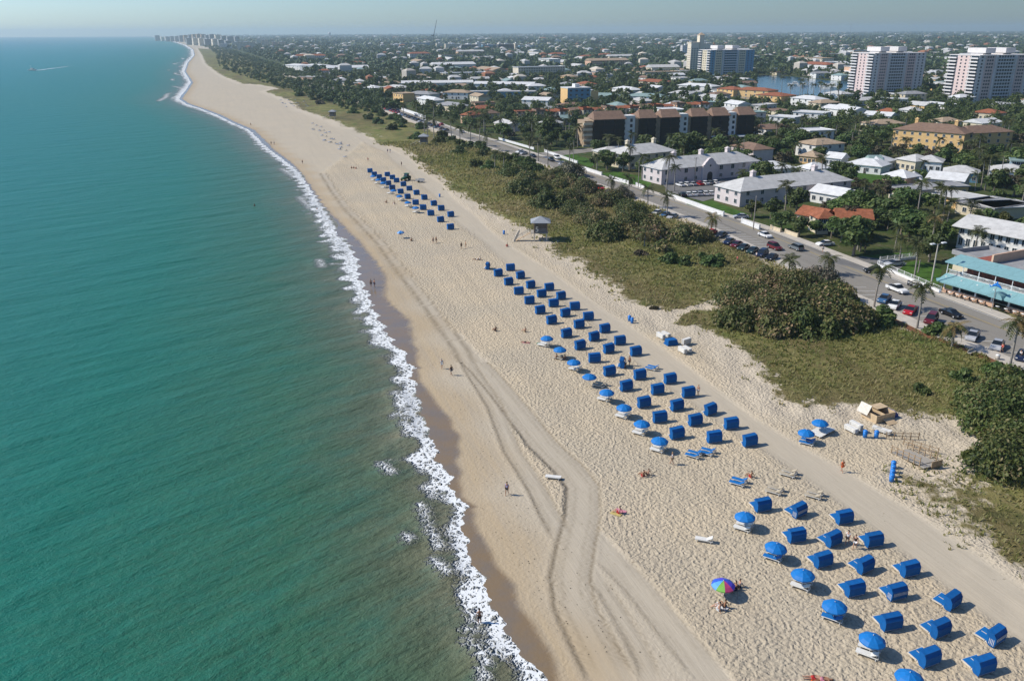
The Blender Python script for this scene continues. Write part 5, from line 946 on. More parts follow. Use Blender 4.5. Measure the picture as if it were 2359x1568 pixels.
for i in range(9):
    y_ = 500 + i * 31 + rc.uniform(-6, 6); c = rc.choice(['white', 'dark', 'silver', 'red']); q = Vector((float(fx(.56 if i % 2 else .78)(y_)), y_, ZS + .025)); kit_place(CK['sedan'], 'car', '%s car driving on the far road, %s from the camera' % (c, ORD[i]), 'car', q, TOCAM if i % 2 else ALONG, 'cars moving on the far road', {'body': [CARC[c]], 'roof': [CARC[c]]})
# ---- palms along the road
for i, (x, y, h, tan, lab) in enumerate([(2013, 708, 8, 0, 'coconut palm beside the big thicket, opposite the white fence'), (2112, 757, 8, 0, 'palm on the verge in front of the red and dark red cars'), (2192, 802, 4, 1, 'small palm left of the pale silver car'), (2325, 848, 8, 1, 'yellowing palm at the right edge'),
    (1905, 632, 4, 0, 'bushy palm on the road edge behind the big thicket'), (1638, 536, 4, 1, 'yellowish palm by the red car at the road bend'), (1536, 500, 6, 0, 'palm by the half hidden silver car'), (1492, 478, 6, 0, 'palm in front of the pink house entrance'), (1448, 450, 6, 0, 'palm left of the pale utility pole'), (1407, 440, 4, 0, 'small palm right of the bright red car'),
    (1484, 574, 4, 1, 'stubby dark trunked palm standing in the dune grass'), (2070, 612, 6, 0, 'left palm on the fenced lawn'), (2106, 640, 8, 0, 'middle palm on the fenced lawn'), (2140, 592, 10, 1, 'tall palm behind the fenced lawn beside the lamp'), (2242, 588, 6, 0, 'palm in front of the white motel'), (1815, 640, 4, 0, 'low palm inside the big thicket'), (1553, 440, 8, 0, 'palm at the corner of the pink car park'),
    (2356, 820, 6, 1, 'palm cut by the right edge beyond the yellowing one')]):
    palm_near(G(x, y), h, i * 1.3, lab, bool(tan), 17, i)
# ---- poles, benches, walls and fences
def pole(x, y, h, lab, name='utility_pole', lamp=False, r=.14, arm=True, mat='bark_grey'):
    t = thing(name, lab, 'lamp post' if lamp else 'utility pole', G(x, y), .35); part('post', MB().bar((0, 0, -.3), (0, 0, h), r * 1.2, 8, r * .8).mesh('post', M[mat]), t)
    if lamp:
        for s in (-1, 1): part('lamp_arm', MB().bar((0, 0, h - .1), (s * 1.3, 0, h + .15), .05, 5).mesh('lamp_arm', M['steel']), t); part('lamp_head', MB().cbox((s * 1.5, 0, h + .17), (1.0, .55, .2)).mesh('lamp_head', M['pole_white']), t)
    elif arm:
        part('crossarm', MB().cbox((0, 0, h - .4), (1.7, .1, .12)).mesh('crossarm', M['bark_grey']), t)
        for s in (-.7, 0, .7): part('insulator', MB().bar((s, 0, h - .34), (s, 0, h - .12), .04, 5).mesh('insulator', M['dark_metal']), t)
pole(2141, 675, 10.5, 'tall pale lamp post with two flat heads beside the restaurant', 'street_lamp', True, .15, mat='concrete')
pole(1735, 529, 9.5, 'bare timber pole at the kerb near the silver car', arm=False); pole(1470, 433, 9.5, 'pale utility pole on the wall corner left of the pink house'); pole(1959, 352, 9, 'thin utility pole among the inland gardens'); pole(1321, 374, 9, 'timber pole on the kerb by the far white van', arm=False); pole(2115, 628, 3, 'short white post at the fence corner', 'gate_post', arm=False)
for x, y, lab in [(1220, 318, 'pole left of the brown apartment house'), (1255, 330, 'pole in front of the dark hedge by the road'), (1600, 420, 'thin pole behind the pink house'), (1710, 372, 'pole right of the pink house'), (1890, 372, 'pole near the small orange house'), (1150, 300, 'pole by the far road palms'), (1085, 268, 'pole near the terracotta villa'), (2302, 420, 'pole by the yellow motel roof')]: pole(x, y, 9, lab)
def wall_seg(a, b_, h, lab, mat='paint_white', zb=.1):
    A, B = G(*a), G(*b_); L = (B - A).length; rz = math.atan2(B.y - A.y, B.x - A.x); t = thing('garden_wall', lab, 'wall', (A.x, A.y, ZS + zb), rz, 'walls along the pavement')
    part('panel', MB().box(0, -.1, -.3, L, .1, h).mesh('panel', M[mat]), t); part('coping', MB().box(-.05, -.15, h, L + .05, .15, h + .1).mesh('coping', M[mat]), t)
    for x in (0, L): part('pier', MB().box(x - .2, -.2, -.3, x + .2, .2, h + .25).mesh('pier', M[mat]), t)
simple('wall_cream', (.62, .52, .36), .8, .1, 1)
cw = lambda x, y: (1321.5 + x * .2891, 196.1 + y * .2891)
for a, b_, h, l in [((0, 648), (222, 722), 1.1, 'white wall at the far left of the pink house lawns'), ((290, 748), (440, 792), 1.1, 'white wall left of the pale utility pole'), ((500, 808), (562, 828), 1.1, 'short white wall at the car park entrance'), ((755, 892), (1192, 1046), 1.2, 'long white wall below the pink house lawn'), ((1340, 1098), (1478, 1150), 1.1, 'white wall right of the hedged driveway'), ((1572, 1148), (1645, 1175), .9, 'low cream wall under the terracotta house'), ((1688, 1182), (1782, 1215), .9, 'cream wall at the hedge below the terracotta house')]:
    wall_seg(cw(*a), cw(*b_), h, l, 'wall_cream' if 'cream' in l else 'paint_white')
for a, b_, h, l in [((925, 254), (980, 273), 1.6, 'bright white wall on the far road corner'), ((1255, 350), (1330, 377), .9, 'low white kerb wall by the far lawn'), ((1150, 322), (1230, 345), .9, 'white wall along the dark hedge by the road')]: wall_seg(a, b_, h, l)
def rail_fence(a, b_, lab, base=.5):
    A, B = G(*a), G(*b_); L = (B - A).length; t = thing('railing_fence', lab, 'fence', (A.x, A.y, ZS + .14), math.atan2(B.y - A.y, B.x - A.x)); n = int(L / 2.2); pm = MB().box(-.06, -.06, base, .06, .06, 1.45).mesh('post', M['paint_white']); bl = MB()
    part('base_wall', MB().box(0, -.1, -.3, L, .1, base).mesh('base_wall', M['paint_white']), t)
    for k in range(n + 1): part('post', pm, t, (k * L / n, 0, 0))
    for z in (base + .12, 1.32): part('rail', MB().box(0, -.025, z, L, .025, z + .05).mesh('rail', M['paint_white']), t)
    for k in range(int(L / .22)): bl.box(k * .22, -.012, base + .1, k * .22 + .025, .012, 1.34)
    p = part('balusters', bl.mesh('balusters', M['paint_white']), t); p['kind'] = 'stuff'
rail_fence((2021, 614), (2166, 676), 'white railing fence along the pavement before the restaurant'); rail_fence((2026, 606), (2110, 596), 'white railing fence at the driveway side of the lawn')
# benches, bin, bicycles, cycle rack
t = thing('bench', 'pale concrete bench on the verge below the silver car', 'bench', G(2238, 816), .6); part('seat', MB().box(-.95, -.25, .40, .95, .25, .48).mesh('seat', M['concrete']), t); part('backrest', MB().box(-.95, .2, .48, .95, .28, .9).mesh('backrest', M['concrete']), t)
for s in (-.7, .7): part('leg', MB().box(s - .08, -.22, -.1, s + .08, .22, .4).mesh('leg', M['concrete']), t)
t = thing('litter_bin', 'round white litter bin on the pavement by the yellowing palm', 'bin', G(2297, 829), 0); part('body', MB().lathe([(0, 0), (.32, 0), (.34, .85), (0, .85)], 12).mesh('body', M['concrete']), t); part('lid', MB().lathe([(.36, .85), (.34, .95), (0, 1.05)], 12).mesh('lid', M['paint_white']), t)
BIKE = [('frame', MB().bar((0, -.5, .34), (0, -.1, .34), .02, 4).bar((0, -.1, .34), (0, -.2, .85), .02, 4).bar((0, -.1, .34), (0, .4, .8), .02, 4).bar((0, -.2, .8), (0, .4, .85), .02, 4).bar((0, .4, .9), (0, .52, .34), .02, 4).mesh('frame', M['steel']), Z3, Z3)]
whl = MB()
for k in range(14): a0, a1 = 2 * PI * k / 14, 2 * PI * (k + 1) / 14; whl.bar((0, .33 * math.cos(a0), .33 * math.sin(a0)), (0, .33 * math.cos(a1), .33 * math.sin(a1)), .022, 4)
whl = whl.mesh('wheel', M['rubber']); BIKE += [('wheel', whl, (0, -.5, .34), Z3), ('wheel', whl, (0, .52, .34), Z3), ('saddle', MB().box(-.07, -.33, .86, .07, -.08, .92).mesh('saddle', M['dark_metal']), Z3, Z3), ('handlebar', MB().bar((-.28, .4, .98), (.28, .4, .98), .02, 4).mesh('handlebar', M['dark_metal']), Z3, Z3)]
for i in range(4): kit_place(BIKE, 'bicycle', '%s bicycle in the rack beside the grey parked car' % ['leftmost', 'second', 'third', 'rightmost'][i], 'bicycle', G(2166 + i * 9, 781 + i * 3.6, ZS + .14), 1.2, 'bicycles on the pavement')
for i in range(12):                                                   # newspaper boxes and cycles at the fence
    pass
NB_ = MB().box(-.25, -.22, .1, .25, .22, 1.1).mesh('news_box', M['dark_metal'])
for i in range(7): t = thing('news_box', '%s dark news box in the row against the white fence' % ORD[i], 'news box', G(2092 + i * 6.2, 657 + i * 2.7, ZS + .14), -.45, 'news boxes by the fence'); part('box', NB_, t); part('window', MB().box(-.18, -.235, .55, .18, -.22, .95).mesh('window', M['head_glass']), t)
# ================================================ main buildings
simple('stucco_pink', (.66, .58, .56), .85, .06, .5, stain=.15); simple('stucco_white', (.74, .73, .69), .85, .06, .5, stain=.12); simple('stucco_cream', (.66, .58, .42), .85, .06, .5, stain=.12); simple('stucco_yellow', (.76, .50, .22), .85, .06, .5, stain=.12); simple('stucco_peach', (.68, .44, .30), .85, .08, .5, stain=.12)
simple('roof_white', (.66, .66, .64), .8, .10, .6, bump=.02, stain=.3); simple('roof_greywhite', (.54, .53, .50), .8, .12, .6, bump=.02, stain=.3); simple('roof_grey', (.30, .30, .30), .85, .15, .5, stain=.35); simple('roof_brown', (.225, .145, .10), .85, .18, .8, bump=.04, stain=.3); simple('roof_terra', (.30, .105, .05), .85, .25, 1.0, bump=.05, stain=.35); simple('roof_tan', (.40, .30, .20), .85, .18, .8, stain=.3); simple('roof_green', (.24, .33, .31), .8, .12, .5)
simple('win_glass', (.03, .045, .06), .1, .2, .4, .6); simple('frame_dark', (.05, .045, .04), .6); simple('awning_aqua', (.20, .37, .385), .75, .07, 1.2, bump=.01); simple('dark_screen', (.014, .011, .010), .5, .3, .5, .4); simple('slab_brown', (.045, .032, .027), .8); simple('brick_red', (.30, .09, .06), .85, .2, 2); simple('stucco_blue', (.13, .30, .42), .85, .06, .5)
WIN = {}
def win_mesh(w_, h_, fr='paint_white'):
    k = (w_, h_, fr)
    if k not in WIN:
        mb = MB(); mb.box(-w_ / 2, -.02, 0, w_ / 2, .03, h_, 1); f = .07
        for b_ in ((-w_ / 2 - f, -.06, -f, -w_ / 2, .03, h_ + f), (w_ / 2, -.06, -f, w_ / 2 + f, .03, h_ + f), (-w_ / 2, -.06, h_, w_ / 2, .03, h_ + f), (-w_ / 2, -.09, -f, w_ / 2, .03, 0), (-.025, -.045, 0, .025, -.021, h_)): mb.box(*b_, 0)
        WIN[k] = mb.mesh('window', [M[fr], M['win_glass']])
    return WIN[k]
def roof_mesh(kind, L, D, h, rise, ov, mat):
    x0, x1, y0, y1 = -ov, L + ov, -ov, D + ov; mb = MB(); c = [(x0, y0, h), (x1, y0, h), (x1, y1, h), (x0, y1, h)]; b_ = [(x, y, h - .16) for x, y, _ in c]
    if kind == 'hip':
        q = (y1 - y0) / 2; 
        if x1 - x0 > 2 * q: r = [(x0 + q, (y0 + y1) / 2, h + rise), (x1 - q, (y0 + y1) / 2, h + rise)]; top = [(0, 1, 5, 4), (1, 2, 5), (2, 3, 4, 5), (3, 0, 4)]
        else: q = (x1 - x0) / 2; r = [((x0 + x1) / 2, y0 + q, h + rise), ((x0 + x1) / 2, y1 - q, h + rise)]; top = [(0, 1, 4), (1, 2, 5, 4), (2, 3, 5), (3, 0, 4, 5)]
        mb.add(c + r + b_, top + [(6, 7, 8, 9), (0, 1, 7, 6), (1, 2, 8, 7), (2, 3, 9, 8), (3, 0, 6, 9)])
    elif kind == 'gable':
        r = [(x0, (y0 + y1) / 2, h + rise), (x1, (y0 + y1) / 2, h + rise)]; mb.add(c + r + b_, [(0, 1, 5, 4), (2, 3, 4, 5), (1, 2, 5), (3, 0, 4), (6, 7, 8, 9), (0, 1, 7, 6), (1, 2, 8, 7), (2, 3, 9, 8), (3, 0, 6, 9)])
    else:
        mb.box(x0, y0, h, x1, y1, h + .12)
        for q in ((x0, y0, x1, y0 + .25), (x0, y1 - .25, x1, y1), (x0, y0 + .25, x0 + .25, y1 - .25), (x1 - .25, y0 + .25, x1, y1 - .25)): mb.box(q[0], q[1], h + .12, q[2], q[3], h + .12 + max(rise, .05))
    return mb.mesh('roof', M[mat])
FOOT = []; FLAB = []                                                              # footprints kept clear of trees
def frame(A, B): return math.atan2(B.y - A.y, B.x - A.x), math.hypot(B.x - A.x, B.y - A.y)
def keepout(o, rz, L, D, m=2.0, label=None, fr=7.0):
    c, s = math.cos(rz), math.sin(rz); e = fr / 2; FOOT.append((o.x + c * L / 2 - s * (D / 2 - e), o.y + s * L / 2 + c * (D / 2 - e), rz, L / 2 + m, D / 2 + m + e)); FLAB.append((o.x + c * L / 2 - s * D / 2, o.y + s * L / 2 + c * D / 2, label))
def front_wins(t, L, h, n, w_=1.2, hh=1.35, storeys=1, side=0, D=0, fr='paint_white', z0=.9, sh=None):
    """windows on the front (side 0) or on the left end (side 1), one object each"""
    sh = sh or h / storeys
    for s in range(storeys):
        for k in range(n):
            u = (k + .5) / n
            if side == 0: part('window', win_mesh(w_, hh, fr), t, (u * L, -.03, z0 + s * sh))
            else: part('window', win_mesh(w_, hh, fr), t, (-.03, D - u * D, z0 + s * sh), (0, 0, -PI / 2))
def house(A, B, h, D, roof, rmat, wmat, label, rise=1.6, nf=4, ns=2, storeys=1, name='house', cat='house', group=None, ov=.5, door=True, world=False, win=(1.2, 1.3), chimney=0):
    if not world: A, B = G(*A, ZS + h), G(*B, ZS + h)
    rz, L = frame(A, B); o = Vector((A.x, A.y, ZS)); t = thing(name, label, cat, o, rz, group); keepout(o, rz, L, D, 2.0, label, 16 if 'yellow apartment' in label else 4 if world else 8)
    part('wall', MB().box(0, 0, -.3, L, D, h).mesh('wall', M[wmat]), t); rf = part('roof', roof_mesh(roof, L, D, h + .004, rise, ov, rmat), t)
    if roof == 'gable':
        for x in (0.0, L): part('gable_end', MB().prism([(0, h), (D, h), (D / 2, h + rise * D / (D + 2 * ov) - .05)], x - .02 if x == 0 else x - .2, x + .2 if x == 0 else x + .02, 'x').mesh('gable_end', M[wmat]), t)
    front_wins(t, L, h, nf, *win, storeys); front_wins(t, L, h, ns, *win, storeys, 1, D)
    if door: part('door', MB().box(-.5, -.05, 0, .5, .02, 2.1).mesh('door', M['frame_dark']), t, (L * .48 + 1.2, 0, 0))
    for k in range(chimney): part('chimney', MB().box(-.7, -.7, 0, .7, .7, rise * .45 + 1.4).box(-.85, -.85, rise * .45 + 1.4, .85, .85, rise * .45 + 1.6).add([(-.8, -.8, rise * .45 + 1.6), (.8, -.8, rise * .45 + 1.6), (.8, .8, rise * .45 + 1.6), (-.8, .8, rise * .45 + 1.6), (0, 0, rise * .45 + 2.2)], [(0, 1, 4), (1, 2, 4), (2, 3, 4), (3, 0, 4)]).mesh('chimney', M[wmat]), rf, ((.22 + .56 * k / max(1, chimney - 1)) * L, D * .55, h + rise * .5))
    return t, L
# the three pink apartment houses with white roofs
t, L = house((1525, 391), (1748, 370), 5.4, 12, 'hip', 'roof_greywhite', 'stucco_pink', 'long pale pink house with curved entrance gable and arched door', 3.2, 0, 3, 2, 'apartment_house', 'apartment house', door=False, chimney=3)
for s in range(2):
    for k, u in enumerate((.05, .24, .34, .6, .72, .84, .95)): part('window', win_mesh(1.5 if s else 1.3, 1.6 if s else 1.2), t, (u * L, -.03, .8 + 2.65 * s))
ga = MB(); pts = [(-3.4, 0), (3.4, 0), (3.4, 5.6), (2.7, 5.9), (2.3, 6.6), (1.5, 7.2), (.9, 7.9), (0, 8.2), (-.9, 7.9), (-1.5, 7.2), (-2.3, 6.6), (-2.7, 5.9), (-3.4, 5.6)]
part('entrance_gable', ga.prism(pts, -.9, .2, 'y').mesh('entrance_gable', M['stucco_pink']), t, (.47 * L, 0, 0)); ar = [(-1.2, 0), (1.2, 0), (1.2, 2.0)] + [(1.2 * math.cos(a * PI / 8), 2.0 + 1.2 * math.sin(a * PI / 8)) for a in range(1, 8)] + [(-1.2, 2.0)]
part('arched_door', MB().prism(ar, -.93, -.7, 'y').mesh('arched_door', M['frame_dark']), t, (.47 * L, 0, 0)); part('round_window', MB().prism([(.4 * math.cos(a * PI / 5), 5.4 + .4 * math.sin(a * PI / 5)) for a in range(10)], -.93, -.8, 'y').mesh('round_window', M['win_glass']), t, (.47 * L, 0, 0))
house((1706.4, 441), (1962, 415), 4.9, 12.5, 'hip', 'roof_greywhite', 'stucco_pink', 'long pink house with grey white hip roof nearest the road, two square chimneys', 3.0, 8, 3, 2, 'apartment_house', 'apartment house', chimney=2)
house((1448.7, 358), (1557, 347), 5.6, 14, 'hip', 'roof_greywhite', 'stucco_cream', 'cream house with pale roof and two chimneys left of the pink house', 3.0, 6, 3, 2, 'apartment_house', 'apartment house', chimney=2)
# brown apartment block
def brown_block():
    h = 12.6; A, B = G(1369.6, 275.8, ZS + h), G(1740.7, 263.6, ZS + h); rz, L = frame(A, B); o = Vector((A.x, A.y, ZS)); D = 15; t = thing('apartment_block', 'five storey brown apartment block with six tiled roofs and white stair towers', 'apartment block', o, rz); keepout(o, rz, L, D, 2., 'brown apartment block', 20)
    k = L / 2140.; fr_ = lambda x: (x - 130) * k; bays = [(130, 525), (712, 930), (1000, 1245), (1405, 1622), (1690, 1915), (2045, 2270)]; stairs = [(522, 662, 0), (928, 1000, 1.5), (1243, 1362, 0), (1618, 1692, 1.5), (1908, 2018, 0)]
    part('wall', MB().box(.2, 1.6, -.3, L - .2, D, h - .3).mesh('wall', M['roof_tan']), t)
    st = h / 5
    for a, b_ in bays:
        x0, x1 = fr_(a), fr_(b_); w_ = x1 - x0
        part('screen_front', MB().box(x0 + .1, .5, 0, x1 - .1, 1.6, h - .2).mesh('screen_front', M['dark_screen']), t)
        for s in range(6): part('balcony_slab', MB().box(x0, 0, s * st - .12, x1, 1.6, s * st + .12).mesh('balcony_slab', M['slab_brown']), t)
        for s in range(5): part('balcony_rail', MB().box(x0 + .05, .02, s * st + .12, x1 - .05, .08, s * st + 1.05).mesh('balcony_rail', M['dark_screen']), t)
        for u in (.33, .67) if w_ > 14 else (.5,): part('pier', MB().box(x0 + u * w_ - .18, -.05, 0, x0 + u * w_ + .18, .5, h).mesh('pier', M['slab_brown']), t)
        sl_ = -.085 * w_
        part('roof', MB().add([(x0 - .4, -.6, h), (x1 + .4, -.6, h), (x1 - .3, 5.2, h + 3.4), (x0 + 1.2, 5.2, h + 3.4), (x0 - .4, 9, h + .6), (x1 + .4, 9, h + .6), (x0 - .4, -.6, h - .25), (x1 + .4, -.6, h - .25)], [(0, 1, 2, 3), (3, 2, 5, 4), (1, 5, 2), (0, 3, 4), (0, 6, 7, 1), (0, 4, 6), (1, 7, 5), (6, 4, 5, 7)]).mesh('roof', M['roof_brown']), t)
    for a, b_, yo in stairs:
        x0, x1 = fr_(a) + .05, fr_(b_) - .05; s_ = part('stair_tower', MB().box(x0, .9 + yo, -.3, x1, 7, h + 1.2 - yo).mesh('stair_tower', M['stucco_white']), t)
        for q in range(5): part('window', win_mesh(1.1, 1.3, 'frame_dark'), s_, ((x0 + x1) / 2 + .8, .87 + yo, q * st + .9))
    part('entrance_canopy', MB().box(L * .72, -6, 2.6, L * .95, -.2, 3.0).box(L * .72, -6, 0, L * .725, -5.7, 2.6).box(L * .945, -6, 0, L * .95, -5.7, 2.6).mesh('entrance_canopy', M['stucco_white']), t); part('side_wing', MB().box(-4.2, 2, -.3, -.2, 12, h - .8).mesh('side_wing', M['roof_tan']), t)
    for s in range(5): part('balcony', MB().box(-4.9, 1.2, s * st - .1, -.3, 2.0, s * st + .9).mesh('balcony', M['stucco_cream']), t)
brown_block()
# pink and white towers
simple('tower_pink', (.68, .53, .48), .8, .05, .3); simple('tower_white', (.68, .65, .62), .8, .05, .3); simple('tower_cream', (.70, .62, .48), .8, .05, .3); simple('tower_rail', (.62, .64, .66), .5)
def tower(C, R, Lf, top, n, label, pan='tower_pink', body='tower_white', hx=None, pent=2):
    """C near corner, R right base corner, Lf left base corner (pixels), height hx, n storeys"""
    c, r = G(*C), G(*R); rz = rad(14); W = (r.x * c.y / r.y - c.x) / (math.cos(rz) - math.sin(rz) * c.x / c.y) if False else Lf; D = 30; h = hx; o = Vector((c.x, c.y, ZS)); t = thing('apartment_tower', label, 'apartment tower', o, rz, 'apartment towers'); keepout(o, rz, W, D, 3); st = h / n
    part('wall', MB().box(0, 0, -.3, W, D, h).mesh('wall', M[body]), t); part('roof', MB().box(-.4, -.4, h, W + .4, D + .4, h + .5).mesh('roof', M['tower_white']), t)
    # sunlit end: white balconies at both corners, pink panel between
    part('end_panel', MB().box(-.35, D * .3, 0, .02, D * .7, h - .2).mesh('end_panel', M[pan]), t)
    wb = MB()
    for s in range(n):
        for u in (.42, .58): wb.box(-.40, D * u - .75, s * st + .9, -.34, D * u + .75, s * st + 2.05)
    part('end_windows', wb.mesh('end_windows', M['win_glass']), t)['kind'] = 'stuff'
    bal = MB().box(-1.5, 0, 0, .05, D * .28, .16).box(-1.5, .05, .16, -1.45, D * .28, 1.0).box(-1.5, 0, .16, .0, .05, 1.0).mesh('balcony', M['tower_white']); rec = MB()
    for s in range(n):
        part('balcony', bal, t, (0, 0, s * st + .1)); part('balcony', bal, t, (0, D * .72, s * st + .1))
        for y0, y1 in ((.3, D * .27), (D * .73, D - .3)): rec.box(-.06, y0, s * st + .9, -.01, y1, s * st + 2.3)
    part('balcony_doors', rec.mesh('balcony_doors', M['win_glass']), t)['kind'] = 'stuff'
    # long shaded side
    for u0, u1, m_ in ((.10, .26, pan), (.64, .80, pan)): part('side_panel', MB().box(W * u0, -.3, 0, W * u1, .02, h - .2).mesh('side_panel', M[m_]), t)
    for u in (.285, .615): part('pilaster', MB().box(W * u - .7, -.7, 0, W * u + .7, .02, h).mesh('pilaster', M['tower_white']), t)
    wb = MB()
    for s in range(n):
        for u, dy in ((.05, 0), (.14, -.3), (.18, -.3), (.22, -.3), (.68, -.3), (.72, -.3), (.76, -.3), (.86, 0), (.94, 0)): wb.box(W * u - .65, dy - .06, s * st + .9, W * u + .65, dy - .01, s * st + 2.1)
        for k in range(6): wb.box(W * (.325 + k * .045), -.06, s * st + .3, W * (.355 + k * .045), -.01, s * st + 2.3)
    part('side_windows', wb.mesh('side_windows', M['win_glass']), t)['kind'] = 'stuff'
    gal = MB().box(W * .305, -1.2, 0, W * .595, .02, .14).box(W * .305, -1.2, .14, W * .595, -1.15, .95).mesh('gallery', M['tower_rail'])
    for s in range(n): part('gallery', gal, t, (0, 0, s * st))
    for k in range(pent):
        u = .27 + .34 * k; p = part('plant_room', MB().box(W * u - 3.6, D * .3, h + .5, W * u + 3.6, D * .7, h + 1.7).box(W * u - 4.3, D * .2, h + 1.7, W * u + 4.3, D * .8, h + 5.2).mesh('plant_room', M['tower_white']), t)
    return t
tower((2003, 218.5), (2108, 219.4), 50, None, 14, 'left pink and white apartment tower beside the blue inlet', hx=32.6)
tower((2238, 238.3), (2372, 240), 52, None, 14, 'right pink and white apartment tower at the picture edge', hx=33.2)
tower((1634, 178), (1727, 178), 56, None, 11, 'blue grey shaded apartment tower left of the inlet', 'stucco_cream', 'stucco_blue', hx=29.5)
def cream_tower():
    c = G(1588, 172); h = 37; t = thing('apartment_tower', 'cream stepped tower with square turret behind the blue grey tower', 'apartment tower', c, .12, 'apartment towers'); keepout(c, .12, 34, 16)
    for nm, b_ in (('wall', (0, 0, -.3, 10, 14, h)), ('turret', (11, 2, 0, 17, 12, h + 9)), ('wing', (17, 1, 0, 28, 14, h - 1)), ('wing', (28, 1, 0, 34, 14, h - 6))): part(nm, MB().box(*b_).mesh(nm, M['tower_cream']), t)
    wb = MB()
    for s in range(12):
        for x in (2, 5, 8, 19, 22, 25): wb.box(x - .7, -.06 if x < 10 else .94, s * 2.6 + 1, x + .7, -.01 if x < 10 else .99, s * 2.6 + 2.2)
        for y in (3, 7, 11): wb.box(-.06, y - .7, s * 2.6 + 1, -.01, y + .7, s * 2.6 + 2.2)
    part('windows', wb.mesh('windows', M['win_glass']), t)['kind'] = 'stuff'; part('cornice', MB().box(-.5, -.5, h, 10.5, 14.5, h + .8).mesh('cornice', M['tower_cream']), t); part('turret_roof', MB().add([(10.5, 1.5, h + 9), (17.5, 1.5, h + 9), (17.5, 12.5, h + 9), (10.5, 12.5, h + 9), (14, 7, h + 12)], [(0, 1, 4), (1, 2, 4), (2, 3, 4), (3, 0, 4)]).mesh('turret_roof', M['roof_tan']), t); part('turret_roof', MB().add([(28, 1, h - 6), (34, 1, h - 6), (34, 14, h - 6), (28, 14, h - 6), (31, 7, h + 1)], [(0, 1, 4), (1, 2, 4), (2, 3, 4), (3, 0, 4)]).mesh('turret_roof', M['roof_brown']), t)
cream_tower()
def block(x, y, wpx, h, D, n, wall, label, rz=.08, wins=True, group='distant blocks', roof='roof_white', face=1, cols=None):
    """simple mid-rise: centre-front base pixel, pixel width"""
    g = G(x, y); W = wpx / 1900. * g.y * 1.03; o = Vector((g.x - W / 2 * math.cos(rz), g.y - W / 2 * math.sin(rz), ZS)); t = thing('apartment_block', label, 'apartment block', o, rz, group); keepout(o, rz, W, D, 3)
    part('wall', MB().box(0, 0, -.3, W, D, h).mesh('wall', M[wall]), t); part('roof', MB().box(-.3, -.3, h, W + .3, D + .3, h + .6).box(W * .4, D * .3, h + .6, W * .6, D * .7, h + 3).mesh('roof', M[roof]), t)
    if wins:
        st = h / n
        for s in range(n):
            b_ = MB(); k = cols or max(3, int(W / 4))
            for q in range(k): b_.box(W * (q + .5) / k - .9, -.05, s * st + .9, W * (q + .5) / k + .9, -.01, s * st + 2.1)
            for q in range(max(2, int(D / 4))): d_ = max(2, int(D / 4)); b_.box(-.05, D * (q + .5) / d_ - .8, s * st + .9, -.01, D * (q + .5) / d_ + .8, s * st + 2.1)
            part('window_row', b_.mesh('window_row', M['win_glass']), t)['kind'] = 'stuff'
    return t
block(1579, 131, 15, 22, 16, 7, 'tower_white', 'plain white slab left of the cream stepped tower')
# yellow apartment house with brown roof
house((2059, 297), (2223, 309), 8.4, 16, 'hip', 'roof_brown', 'stucco_yellow', 'yellow apartment house with brown tiled roof and white pediment', 3.0, 9, 3, 3, 'apartment_house', 'apartment house', chimney=2, win=(1.0, 1.1))
house((2227, 308), (2335, 303), 8.0, 13, 'hip', 'roof_brown', 'stucco_yellow', 'rear wing of the yellow apartment house behind dark trees', 2.6, 5, 2, 3, 'apartment_house', 'apartment house')
